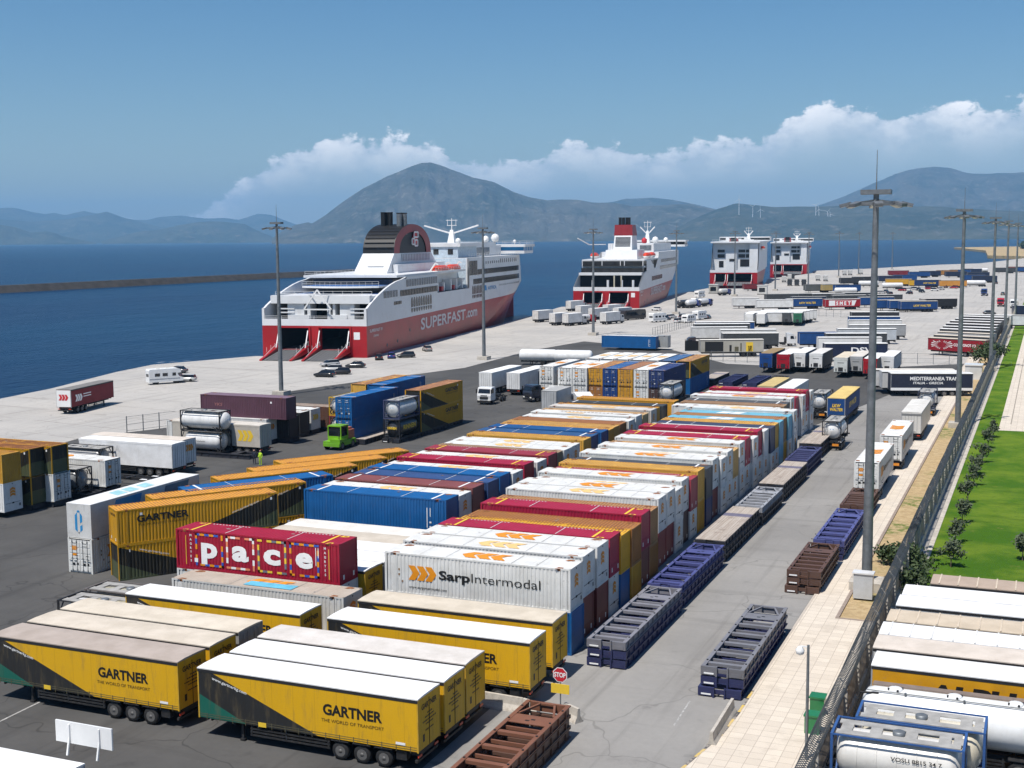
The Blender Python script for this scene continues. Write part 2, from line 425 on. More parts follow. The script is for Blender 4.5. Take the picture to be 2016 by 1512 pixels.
# the pavement narrows beside the planting strip (y > 90.7) and curves away at its near end
curve = [(-15.35, 70.0), (-15.5, 66.5), (-16.0, 63.5), (-16.4, 61.0), (-16.6, 57.0), (-16.6, 40.0)]
outline = [(-9.85, 40.0), (-9.85, 90.7), (-13.1, 90.7), (-13.1, 420.0), (KX, 420.0)] + curve
mb.extr(outline, 'Z', -0.05, 0.14)
setting(mb.build('pavement', pv))
kerbm, t, b = new_mat('kerb_stone')
P = N(t, 'ShaderNodeNewGeometry').outputs['Position']; sp = N(t, 'ShaderNodeSeparateXYZ'); t.links.new(P, sp.inputs[0])
stripe = MATH(t, 'GREATER_THAN', MATH(t, 'FRACT', MATH(t, 'MULTIPLY', sp.outputs[1], 0.42)), 0.5)
near = MATH(t, 'LESS_THAN', sp.outputs[1], 74.0)
wear = RAMP(t, NOISE(t, P, 3.5, 5, 0.7), 0.42, 0.6)
pc = MIXC(t, stripe, (0.06, 0.06, 0.065), (0.55, 0.38, 0.08))
base = MIXC(t, NOISE(t, P, 2.0, 4), (0.50, 0.44, 0.37), (0.38, 0.33, 0.28))
t.links.new(MIXC(t, MATH(t, 'MULTIPLY', near, MATH(t, 'SUBTRACT', 1.0, MATH(t, 'MULTIPLY', wear, 0.6))), base, pc), b.inputs['Base Color']); b.inputs['Roughness'].default_value = 0.85
mb = MB()
kp = [(KX, 420.0), (KX, 150), (KX, 100), (KX, 80)] + curve
for i in range(len(kp)-1):
    (x0, y0), (x1, y1) = kp[i], kp[i+1]
    mb.add([(x0-.16, y0, 0), (x0+.0, y0, 0), (x0, y0, .155), (x0-.16, y0, .15), (x1-.16, y1, 0), (x1, y1, 0), (x1, y1, .155), (x1-.16, y1, .15)],
           [(0, 1, 2, 3), (7, 6, 5, 4), (0, 3, 7, 4), (3, 2, 6, 7), (1, 5, 6, 2)])
setting(mb.build('kerb', kerbm))
dry, t, b = new_mat('dry_soil')
P = N(t, 'ShaderNodeNewGeometry').outputs['Position']
c = MIXC(t, RAMP(t, NOISE(t, P, 1.3, 6, 0.7), 0.35, 0.65), (0.34, 0.24, 0.12), (0.46, 0.345, 0.19))
c = MIXC(t, RAMP(t, NOISE(t, P, 4.0, 5, 0.7), 0.60, 0.70), c, (0.20, 0.14, 0.07))
c = MIXC(t, MATH(t, 'MULTIPLY', RAMP(t, NOISE(t, P, 0.10, 4, 0.6), 0.52, 0.64), RAMP(t, NOISE(t, P, 1.0, 5, 0.7), 0.42, 0.58)), c, (0.12, 0.15, 0.03))
t.links.new(c, b.inputs['Base Color']); b.inputs['Roughness'].default_value = 0.95
bp = N(t, 'ShaderNodeBump', i_Strength=0.9, i_Distance=0.12); t.links.new(NOISE(t, P, 3.0, 6, 0.7), bp.inputs['Height']); t.links.new(bp.outputs[0], b.inputs['Normal'])
mb = MB(); mb.box(-12.85, -9.8, 90.95, 420, -0.05, 0.06); setting(mb.build('planting_strip_ground', dry))
edge = mat('edging_stone', (0.30, 0.24, 0.20), 0.9, scale=2)
mb = MB(); mb.box(-13.1, -12.85, 90.7, 420, 0, 0.17); mb.box(-12.85, -9.85, 90.7, 90.95, 0, 0.17); setting(mb.build('strip_kerb', edge))
mb = MB(); mb.box(-8.75, -8.35, 95.5, 500, -0.05, 0.12); setting(mb.build('lawn_kerb', CONC))
lw, t, b = new_mat('lawn_grass')
P = N(t, 'ShaderNodeNewGeometry').outputs['Position']
c = MIXC(t, RAMP(t, NOISE(t, P, 0.16, 6, 0.65), 0.36, 0.66), (0.050, 0.125, 0.008), (0.13, 0.20, 0.018))
c = MIXC(t, MATH(t, 'MULTIPLY', RAMP(t, NOISE(t, P, 1.2, 6, 0.75), 0.5, 0.75), 0.6), c, (0.035, 0.075, 0.008))
c = MIXC(t, MATH(t, 'MULTIPLY', RAMP(t, NOISE(t, P, 0.42, 6, 0.7), 0.62, 0.75), 0.6), c, (0.25, 0.21, 0.07))
mpw = N(t, 'ShaderNodeMapping'); mpw.inputs['Scale'].default_value = (0.12, 0.55, 1); t.links.new(P, mpw.inputs[0])
c = MIXC(t, MATH(t, 'MULTIPLY', RAMP(t, NOISE(t, mpw.outputs[0], 1.0, 5, 0.7), 0.55, 0.70), 0.5), c, (0.028, 0.075, 0.006))
t.links.new(c, b.inputs['Base Color']); b.inputs['Roughness'].default_value = 0.95; b.inputs['Specular IOR Level'].default_value = 0.1
bp = N(t, 'ShaderNodeBump', i_Strength=1.0, i_Distance=0.1); t.links.new(NOISE(t, P, 9.0, 5, 0.8), bp.inputs['Height']); t.links.new(bp.outputs[0], b.inputs['Normal'])
lawn = sheet('lawn_grass', [(-8.35, 96.0), (120, 96.0), (120, 600), (-8.35, 600)], 0.06, lw); lawn['kind'] = 'stuff'
sheet('park_path', [(-5.5, 189.3), (14, 189.3), (14, 196), (4.0, 196), (4.0, 420), (-5.2, 420)], 0.075, pv)
sheet('park_path_joint', [(-4.1, 196), (-3.95, 196), (-3.95, 420), (-4.1, 420)], 0.079, mat('drain_strip', (0.30, 0.26, 0.21), 0.9))
sheet('trailer_park_ground', [(-9.0, 20), (60, 20), (60, 95.9), (-9.0, 95.9)], 0.006, ASPH)

# painted lines on the yard
LINE = mat('worn_line_paint', (0.46, 0.45, 0.43), 0.85, var=0.6, scale=5, coords='Object')
mb = MB()
def stripe_line(a, c, w=0.14):
    a, c = Vector(a), Vector(c); d = (c-a).normalized(); s = Vector((-d.y, d.x, 0))*w/2
    mb.quad(a-s, c-s, c+s, a+s)
pA, pB = at(0, 1420, 0.012), at(80, 1381, 0.012); stripe_line(pA-(pB-pA)*0.6, pB, 0.13)
for a_, b_ in (((1327, 1428), (1358, 1380)), ((1700, 1063-12), (1716, 1040-10))):
    p, q = at(*a_, 0.012), at(*b_, 0.012); stripe_line(p, q, 0.10)
setting(mb.build('road_markings', LINE))

# ------------------------------------------------------------------ mountains across the gulf
def rock_mat(name, c0, c1, c2, sc):
    m, t, b = new_mat(name)
    P = N(t, 'ShaderNodeNewGeometry').outputs['Position']
    mp = N(t, 'ShaderNodeMapping'); mp.inputs['Scale'].default_value = (1, 1, 1.6); t.links.new(P, mp.inputs[0])
    n1 = NOISE(t, mp.outputs[0], sc, 8, 0.65)
    n2 = NOISE(t, mp.outputs[0], sc*4.5, 6, 0.7)
    c = MIXC(t, RAMP(t, n1, 0.35, 0.62), c0, c1)
    c = MIXC(t, MATH(t, 'MULTIPLY', RAMP(t, n2, 0.52, 0.70), 0.8), c, c2)
    t.links.new(c, b.inputs['Base Color']); b.inputs['Roughness'].default_value = 0.95; b.inputs['Specular IOR Level'].default_value = 0.1
    bp = N(t, 'ShaderNodeBump', i_Strength=1.0, i_Distance=60.0); t.links.new(n2, bp.inputs['Height']); t.links.new(bp.outputs[0], b.inputs['Normal'])
    return m
ROCK = rock_mat('scrub_rock', (0.042, 0.050, 0.032), (0.105, 0.098, 0.076), (0.24, 0.215, 0.18), 0.0022)
GREENR = rock_mat('maquis_slope', (0.030, 0.042, 0.028), (0.070, 0.075, 0.050), (0.17, 0.15, 0.12), 0.0016)
from mathutils import noise as mnoise
def ridge(name, sil, d_shore, d_crest, d_back, m, rough=0.10, nx=150, ny=26):
    """A range of hills: its crest stands at d_crest along the given skyline, falls to the shore at d_shore and behind to d_back."""
    xs = [q[0] for q in sil]
    def sky_y(x):
        for (x0, y0), (x1, y1) in zip(sil, sil[1:]):
            if x0 <= x <= x1: return y0 + (y1-y0)*(x-x0)/(x1-x0)
        return sil[-1][1]
    mb = MB(); V = []
    for i in range(nx+1):
        px = xs[0] + (xs[-1]-xs[0])*i/nx
        top = az_point(px, sky_y(px), d_crest); h = max(top.z-SEA_Z, 2.0)
        a = math.atan2(top.x, top.y)
        for j in range(ny+1):
            v = j/ny*1.35
            if v <= 1: d = d_shore + (d_crest-d_shore)*v; k = v**0.85
            else: d = d_crest + (d_back-d_crest)*(v-1)/0.35; k = max(0.0, 1-(v-1)/0.35)**0.9
            nzv = mnoise.fractal(Vector((px*0.018, v*2.6, d_crest*0.001)), 0.9, 2.1, 6)
            gul = abs(mnoise.noise(Vector((px*0.045, v*1.3, 7.7+d_crest*0.001))))
            off = 0 if j in (0, ny) else (nzv*rough - gul*rough*0.7)*h*min(1, 4*v)*max(0.0, min(1.0, abs(v-1)*3.5))
            wob = 1 + (0.010*mnoise.noise(Vector((px*0.03, 3.3, v*2))) if v < 1 else 0)
            z = SEA_Z - 3 + h*k + 3*k + off
            V.append((math.sin(a)*d*wob, math.cos(a)*d*wob, max(z, SEA_Z-3)))
    F = []
    for i in range(nx):
        for j in range(ny):
            q = i*(ny+1)+j; F.append((q, q+ny+1, q+ny+2, q+1))
    mb.add(V, F, 0, True)
    return setting(mb.build(name, m))
ridge('far_hills', [(-300, 420), (-120, 400), (0, 409), (27, 408.5), (67, 417), (89, 420.5), (107, 418), (129, 423), (165, 414), (187, 419), (241, 428), (268, 432.6), (290, 433), (312, 427), (357, 423.7), (402, 429.5), (442, 428.6), (469, 432.6), (509, 419.6), (536, 422.8), (558, 432.6), (580, 440.6), (640, 452), (760, 462)], 19000, 22000, 25000, GREENR)
ridge('western_hills', [(-300, 430), (-100, 440), (0, 431), (60, 436), (140, 430), (187, 421), (210, 416), (241, 427), (275, 436), (330, 450), (420, 462), (520, 474)], 16500, 18500, 20500, GREENR)
ridge('shore_hills', [(200, 474), (277, 455), (312, 452), (335, 447), (357, 442), (388, 437), (415, 435), (450, 437), (482, 440.6), (504, 452), (536, 466), (560, 476)], 14000, 15200, 16400, GREENR, 0.14, 110)
ridge('low_coast_hills', [(-200, 440), (-60, 438), (0, 442), (27, 446), (62, 458), (89, 455), (107, 458), (125, 465), (170, 474), (190, 479)], 13500, 14500, 15500, GREENR, 0.14, 90)
ridge('back_mountain', [(1100, 420), (1165, 402), (1210, 396), (1232, 390), (1287, 388.5), (1321, 392), (1370, 402), (1410, 412), (1500, 440)], 14500, 16000, 18000, ROCK, 0.1, 90)
ridge('eastern_mountain', [(1500, 430), (1560, 418), (1608, 405), (1664, 385), (1719, 360), (1763, 341), (1790, 333), (1813, 329.5), (1841, 327), (1874, 330), (1900, 338), (1918, 341), (1952, 341), (2016, 338), (2100, 345), (2250, 380), (2400, 420)], 12500, 16000, 19000, ROCK, 0.12, 130)
ridge('pyramid_mountain', [(535, 470), (560, 452), (580, 443), (607, 437), (614, 440), (640, 424), (670, 400), (714, 371), (759, 347), (785, 337), (803, 329), (830, 320), (848, 318.5), (875, 327), (900, 337), (933, 349), (972, 357.6), (1010, 377), (1044, 388), (1077, 394), (1105, 392), (1138, 393), (1165, 398), (1210, 399), (1243, 405), (1287, 405), (1326, 402), (1360, 402), (1387, 408.5), (1415, 413), (1470, 430), (1560, 462)], 9800, 11600, 14000, ROCK, 0.13, 240, 34)
ridge('eastern_foothills', [(1330, 450), (1380, 424), (1415, 410), (1448, 399.5), (1476, 402), (1520, 407), (1564, 406), (1609, 406), (1664, 404.6), (1719, 400), (1763, 402), (1808, 406), (1852, 406), (1896, 410), (2016, 416), (2150, 420), (2300, 430)], 8300, 10000, 12000, GREENR, 0.13, 160)
# pale shoreline strip under the hills
# ------------------------------------------------------------------ builders of the movable things
C_WHITE, C_RED, C_YEL, C_RUST = (0.70, 0.70, 0.68), (0.36, 0.012, 0.045), (0.60, 0.30, 0.025), (0.36, 0.15, 0.035)
C_BLUE, C_NAVY, C_MAR, C_GREY = (0.006, 0.10, 0.30), (0.020, 0.040, 0.14), (0.20, 0.040, 0.035), (0.060, 0.068, 0.080)
C_SKYB, C_BLK, C_BEIGE, C_BRN = (0.16, 0.43, 0.56), (0.025, 0.025, 0.028), (0.55, 0.49, 0.40), (0.25, 0.095, 0.035)
NAMES = {C_WHITE: 'white', C_RED: 'red', C_YEL: 'yellow', C_RUST: 'rusty yellow', C_BLUE: 'blue', C_NAVY: 'navy blue', C_MAR: 'maroon',
         C_GREY: 'dark grey', C_SKYB: 'light blue', C_BLK: 'black', C_BEIGE: 'beige', C_BRN: 'brown'}
MESH = {}
def cached(key, fn):
    if key not in MESH: MESH[key] = fn()
    return MESH[key]

def split_livery(name, L, z0, z1, ye, bl, gr, u0=0.05, us=0.51):
    """Yellow / black / green livery: two slanting colour boundaries across the flank, in the object's own coordinates."""
    m, t, b = new_mat(name)
    P = N(t, 'ShaderNodeTexCoord').outputs['Object']; sp = N(t, 'ShaderNodeSeparateXYZ'); t.links.new(P, sp.inputs[0])
    u = MATH(t, 'DIVIDE', MATH(t, 'ADD', sp.outputs[0], L/2), L)
    v = MATH(t, 'DIVIDE', MATH(t, 'SUBTRACT', z1, sp.outputs[2]), z1-z0)
    isb = MATH(t, 'LESS_THAN', u, MATH(t, 'MULTIPLY_ADD', v, us, False, u0))
    isg = MATH(t, 'LESS_THAN', u, MATH(t, 'MULTIPLY', MATH(t, 'SUBTRACT', v, 0.50), 0.46))
    end = MATH(t, 'LESS_THAN', MATH(t, 'ABSOLUTE', sp.outputs[0]), L/2-0.04)     # the end walls stay yellow
    isb = MATH(t, 'MULTIPLY', isb, end); isg = MATH(t, 'MULTIPLY', isg, end)
    c = MIXC(t, isg, MIXC(t, isb, ye, bl), gr)
    oi = N(t, 'ShaderNodeObjectInfo'); rr = MATH(t, 'MULTIPLY', oi.outputs['Random'], 40.0)
    off = N(t, 'ShaderNodeVectorMath', operation='ADD'); rv = N(t, 'ShaderNodeCombineXYZ'); t.links.new(rr, rv.inputs[0]); t.links.new(P, off.inputs[0]); t.links.new(rv.outputs[0], off.inputs[1])
    mp = N(t, 'ShaderNodeMapping'); mp.inputs['Scale'].default_value = (2.5, 2.5, 0.45); t.links.new(off.outputs[0], mp.inputs[0])
    g = MATH(t, 'MULTIPLY', RAMP(t, NOISE(t, mp.outputs[0], 1.0, 6, 0.7), 0.48, 0.78), 0.45)
    c = MIXC(t, g, c, (0.16, 0.12, 0.06))
    # shade of the curtain's creases over its posts, painted as thin dark lines
    w = MATH(t, 'ABSOLUTE', MATH(t, 'SUBTRACT', MATH(t, 'FRACT', MATH(t, 'MULTIPLY', sp.outputs[0], 0.75)), 0.5))
    c = MIXC(t, MATH(t, 'MULTIPLY', RAMP(t, w, 0.03, 0.0), 0.16), c, (0.03, 0.02, 0.01))
    t.links.new(c, b.inputs['Base Color']); b.inputs['Roughness'].default_value = 0.5; b.inputs['Specular IOR Level'].default_value = 0.3
    bp = N(t, 'ShaderNodeBump', i_Strength=0.5, i_Distance=0.04)
    t.links.new(NOISE(t, mp.outputs[0], 1.6, 3), bp.inputs['Height']); t.links.new(bp.outputs[0], b.inputs['Normal'])
    return m
YEL, BLKL, GRN = (0.62, 0.345, 0.010), (0.022, 0.022, 0.022), (0.010, 0.105, 0.075)
CURT_G = split_livery('yellow_black_green_curtain', 13.6, 1.15, 3.85, YEL, BLKL, GRN)
CONT_G = split_livery('yellow_black_box_paint', 13.7, 0.1, 2.8, (0.52, 0.265, 0.012), (0.018, 0.018, 0.016), (0.070, 0.085, 0.045), 0.0, 0.62)

def chevrons(mb, o, u, w, wid, hgt, mi, lift=0.012):
    """Three nested arrowheads pointing along u."""
    o, u, w = Vector(o), Vector(u).normalized(), Vector(w).normalized(); n = u.cross(w)
    for k in range(3):
        x0 = -wid/2 + k*wid*0.30
        for sgn in (1, -1):
            p = [(0.0, 0.5), (0.235, 0.5), (0.40, 0.0), (0.16, 0.0)]
            q = [o + u*(x0+a*wid) + w*(sgn*b_*hgt) + n*lift for a, b_ in p]
            if sgn < 0: q.reverse()
            mb.poly(q[::-1], mi)

CW = 1.25
def cont_body(L, h, variant, endlogo=True):
    mb = MB(); pitch = 0.277; n = int((L-0.36)/pitch); x0 = -n*pitch/2
    for sgn in (-1, 1):
        yo, yi = sgn*(CW-0.012), sgn*(CW-0.048)
        row = []
        for k in range(n):
            xa = x0+k*pitch
            row += [(xa, yi), (xa+0.07, yi), (xa+0.105, yo), (xa+0.215, yo), (xa+0.25, yi)]
        row.append((x0+n*pitch, yi))
        vs = [(x, y, 0.16) for x, y in row] + [(x, y, h-0.10) for x, y in row]; k = len(row)
        fs = [(i, i+1, k+i+1, k+i) if sgn < 0 else (i+1, i, k+i, k+i+1) for i in range(k-1)]
        mb.add(vs, fs, 0)
        ya, yb = (sgn*CW, sgn*(CW-0.09)) if sgn > 0 else (sgn*(CW-0.09), sgn*CW)
        ya, yb = min(ya, yb), max(ya, yb)
        mb.box(-L/2+0.16, L/2-0.16, ya, yb, 0.0, 0.16, 0); mb.box(-L/2+0.16, L/2-0.16, ya, yb, h-0.10, h-0.002, 0)
        for e in (-1, 1):
            xa, xb = sorted((e*L/2, e*(L/2-0.16))); y2 = sorted((sgn*CW, sgn*(CW-0.16)))
            mb.box(xa, xb, y2[0], y2[1], 0, h, 0)
        for e in (-1, 1):                                   # lifting posts of a 45-foot box
            if L > 13:
                xq = e*6.06; mb.box(xq-0.09, xq+0.09, *sorted((sgn*(CW-0.05), sgn*(CW+0.006))), 0.0, h+0.004, 0)
                mb.box(xq-0.10, xq+0.10, *sorted((sgn*(CW-0.02), sgn*(CW+0.010))), h-0.16, h-0.01, 1)
    # front bulkhead at +X
    e = L/2-0.03
    if variant in ('rib', 'gartner', 'yellow'):
        m = 8
        for k in range(m):
            ya = -CW+0.16+k*(2*CW-0.32)/m; w = (2*CW-0.32)/m
            mb.quad((e-.03, ya, .12), (e-.03, ya+w*.4, .12), (e-.03, ya+w*.4, h-.1), (e-.03, ya, h-.1), 0)
            mb.quad((e-.03, ya+w*.4, .12), (e, ya+w*.5, .12), (e, ya+w*.5, h-.1), (e-.03, ya+w*.4, h-.1), 0)
            mb.quad((e, ya+w*.5, .12), (e, ya+w*.9, .12), (e, ya+w*.9, h-.1), (e, ya+w*.5, h-.1), 0)
            mb.quad((e, ya+w*.9, .12), (e-.03, ya+w, .12), (e-.03, ya+w, h-.1), (e, ya+w*.9, h-.1), 0)
    else: mb.quad((e, -CW+.16, .12), (e, CW-.16, .12), (e, CW-.16, h-.1), (e, -CW+.16, h-.1), 0)
    mb.box(L/2-.12, L/2-.004, -CW+.16, CW-.16, 0, .14, 0); mb.box(L/2-.12, L/2-.004, -CW+.16, CW-.16, h-.1, h-.002, 0)
    # plain back, behind the doors
    mb.quad((-e+.06, CW-.16, .02), (-e+.06, -CW+.16, .02), (-e+.06, -CW+.16, h-.1), (-e+.06, CW-.16, h-.1), 0)
    mb.quad((-L/2+.1, -CW+.05, .02), (L/2-.1, -CW+.05, .02), (L/2-.1, CW-.05, .02), (-L/2+.1, CW-.05, .02), 3)
    X, Y, Z = Vector((1, 0, 0)), Vector((0, 1, 0)), Vector((0, 0, 1))
    if variant == 'sarp':
        chevrons(mb, (e, 0.0, h*0.66), Z, -Y, 0.95, 0.72, 2)
        mb.box(e, e+.02, -0.95, 0.95, h*.27, h*.27+.03, 3); mb.box(e, e+.03, -.12, .12, h*.27-.06, h*.27+.08, 3); mb.quad((e+.012, .8, .35), (e+.012, .98, .35), (e+.012, .98, .62), (e+.012, .8, .62), 3)
        mb.box(e, e+.02, -.05, .05, h*.92, h*.92+.09, 3)
        for sgn in (-1, 1):
            u = X*(-sgn); y = sgn*(CW-0.010); xs = -sgn
            chevrons(mb, (xs*-3.95, y, h*0.55), u, Z, 2.15, 1.02, 2)
            mb.text('Sarp', (xs*-2.7, y, h*0.46), u, Z, 0.62, 3, 0.030, 2.35, 'L')
            mb.text('Intermodal', (xs*-0.25, y, h*0.46), u, Z, 0.66, 3, -0.004, 5.0, 'L')
            mb.text('www.sarpintermodal.com', (xs*-5.0, y, h*0.18), u, Z, 0.17, 3, 0.012, 2.9, 'L')
            for a, zz in ((-5.8, .58), (-5.8, .46), (-5.55, .30)): mb.quad(*[(xs*a+dx*xs, y+sgn*.012, h*zz+dz) for dx, dz in ((0, 0), (.12, 0), (.12, .14), (0, .14))], 4)
    elif variant == 'red':
        for yy in (-.75, .62): mb.quad((e+.01, yy, .28), (e+.01, yy+.2, .28), (e+.01, yy+.2, .62), (e+.01, yy, .62), 5)
        mb.box(e, e+.02, -CW+.16, CW-.16, .78, .84, 0)
    elif variant == 'gartner':
        for sgn in (-1, 1):
            u = X*(-sgn); y = sgn*(CW-0.008); xs = -sgn
            # same end of the box on both flanks: lettering in the yellow field near +X
            a = 3.1; al = 'C'
            mb.text('GARTNER', (a, y, h*0.62), u, Z, 0.56, 3, 0.035, 4.3, al)
            mb.text('THE WORLD OF TRANSPORT', (a, y, h*0.50), u, Z, 0.17, 3, 0.0, 4.1, al)
            d = Vector((1, 0, -0.30)) if sgn < 0 else Vector((-1, 0, 0.30))
            up = Vector((0.30, 0, 1)) if sgn < 0 else Vector((0.30, 0, 1))
            mb.text('www.gartnerkg.com', (-3.95, y, h*0.70 if sgn < 0 else h*0.66), d, up, 0.17, 5, 0.01, 2.5, 'C')
            for xx in (-6.1, 5.0): mb.quad(*[(xx+dx*(-sgn), y+sgn*.012, h*.80+dz) for dx, dz in ((0, 0), (.22, 0), (.22, .22), (0, .22))], 5)
        for yy in (-.75, .5): mb.quad((e+.01, yy, .30), (e+.01, yy+.18, .30), (e+.01, yy+.18, .55), (e+.01, yy, .55), 5)
        mb.text('GARTNER', (e, 0, h*.80), Y, Z, .2, 3, .02, 1.5, 'C')
    elif variant == 'blue':
        for sgn in (-1, 1):
            y = sgn*(CW-.008)
            mb.quad(*[(5.05+dx*(-sgn), y+sgn*.012, .45+dz) for dx, dz in ((0, 0), (.07, 0), (.07, 1.7), (0, 1.7))], 5)
            mb.quad(*[(5.35+dx*(-sgn), y+sgn*.012, 1.4+dz) for dx, dz in ((0, 0), (.06, 0), (.06, .75), (0, .75))], 5)
            for zz in (.45, .85): mb.quad(*[(5.3+dx*(-sgn), y+sgn*.012, zz+dz) for dx, dz in ((0, 0), (.18, 0), (.18, .14), (0, .14))], 5)
    elif variant == 'pace':
        cols = [6, 7, 8, 2, 5, 9]
        for sgn in (-1, 1):
            u = X*(-sgn); xs = -sgn; y = sgn*(CW-.010)
            for k, ch in enumerate('pace'):
                cxx = xs*(-3.95 + k*2.66)
                mb.text(ch, (cxx, y, h*.36), u, Z, 1.16/0.74 if False else 1.50, 5, 0.045, 1.42 if ch != 'p' else 1.40, 'C')
                s = 0
                for (xa, xb, za, zb) in ((-1.2, 1.2, h*.885, h*.94), (-1.2, 1.2, h*.12, h*.175), (-1.2, -1.03, h*.12, h*.94), (1.03, 1.2, h*.12, h*.94)):
                    hor = (xb-xa) > .5; m = 6
                    for q in range(m):
                        c = cols[(k*7+s*5+q*q*3+q) % 6]; s += 1
                        if (q*3+k+s) % 7 == 0: continue
                        if hor: a, b_, z0, z1 = xa+(xb-xa)*q/m, xa+(xb-xa)*(q+1)/m, za, zb
                        else: a, b_, z0, z1 = xa, xb, za+(zb-za)*q/m, za+(zb-za)*(q+1)/m
                        mb.quad(*[(cxx+xs*px, y+sgn*.011, pz) for px, pz in ((a, z0), (b_, z0), (b_, z1), (a, z1))], c)
            for end in (-1, 1):
                for i, ch in enumerate('MAGRTES'): mb.text(ch, (xs*end*5.55 if end < 0 else xs*5.72, y, h*(.845-.107*i)), u, Z, .17, 5, .02, None, 'C')
                mb.quad(*[(xs*(end*6.0)+dx*xs, y+sgn*.018, h*.12+dz) for dx, dz in ((0, 0), (.05, 0), (.05, h*.74), (0, h*.74))], 8)
            mb.quad(*[(xs*-5.25+dx*xs, y+sgn*.012, h*.2+dz) for dx, dz in ((0, 0), (.3, 0), (.3, .3), (0, .3))], 5)
            for i, q in enumerate((4.95, 5.15)): mb.quad(*[(xs*q+dx*xs, y+sgn*.012, h*(.42+.2*i)+dz) for dx, dz in ((0, 0), (.05, 0), (.05, 1.3-.6*i), (0, 1.3-.6*i))], 5)
        for yy in (-.75, .62): mb.quad((e+.01, yy, .28), (e+.01, yy+.2, .28), (e+.01, yy+.2, .62), (e+.01, yy, .62), 5)
        mb.box(e, e+.02, -CW+.16, CW-.16, .78, .84, 0)
    elif variant == 'purple':
        for sgn in (-1, 1):
            u = X*(-sgn); y = sgn*(CW-.010)
            mb.text('YKS', (-sgn*-4.0*1, y, h*.50), u, Z, .42, 10, .0, 1.3, 'C', shear=.2)
            mb.quad(*[(4.4+dx*(-sgn), y+sgn*.012, h*.72+dz) for dx, dz in ((0, 0), (.25, 0), (.25, .25), (0, .25))], 5)
    elif variant == 'navy':
        for sgn in (-1, 1):
            u = X*(-sgn); y = sgn*(CW-.010)
            mb.quad(*[(0.6+dx, y+sgn*.012, h*.62+dz) for dx, dz in ((-1.2, 0), (.6, 0), (.6, .06), (-1.2, .06))], 9)
    return mb
BODY_MATS = [PAINT, RUST, ORANGE, INK, BRN_ := mat('brown_label', (0.28, 0.16, 0.08), 0.6), WINK,
             mat('vinyl_blue', (0.03, 0.10, 0.45), 0.5), mat('vinyl_salmon', (0.80, 0.25, 0.13), 0.5), YINK, mat('vinyl_slate', (0.16, 0.17, 0.20), 0.5), mat('worn_pink_paint', (0.42, 0.17, 0.16), 0.6)]
RIBROOF, t_, b_ = new_mat('rib_roof_paint')
oi = N(t_, 'ShaderNodeObjectInfo'); P = N(t_, 'ShaderNodeTexCoord').outputs['Object']; sp = N(t_, 'ShaderNodeSeparateXYZ'); t_.links.new(P, sp.inputs[0])
gro = MATH(t_, 'ABSOLUTE', MATH(t_, 'SUBTRACT', MATH(t_, 'FRACT', MATH(t_, 'MULTIPLY', sp.outputs[0], 1/0.277)), 0.5))
rn = NOISE(t_, P, 0.8, 5, 0.7)
c = MIXC(t_, MATH(t_, 'MULTIPLY', RAMP(t_, gro, 0.16, 0.34), RAMP(t_, rn, 0.30, 0.55)), oi.outputs['Color'], (0.20, 0.075, 0.025))
c = MIXC(t_, MATH(t_, 'MULTIPLY', RAMP(t_, NOISE(t_, P, 1.7, 5, 0.7), 0.55, 0.75), 0.6), c, (0.22, 0.13, 0.07))
t_.links.new(c, b_.inputs['Base Color']); b_.inputs['Roughness'].default_value = 0.6
ROOF_MATS = [ROOFP, RUST, ORANGE, FADED, WINK, YINK, GRIME := mat('grey_grime', (0.36, 0.35, 0.33), 0.8, var=0.3), BINK, INK, BRN_]
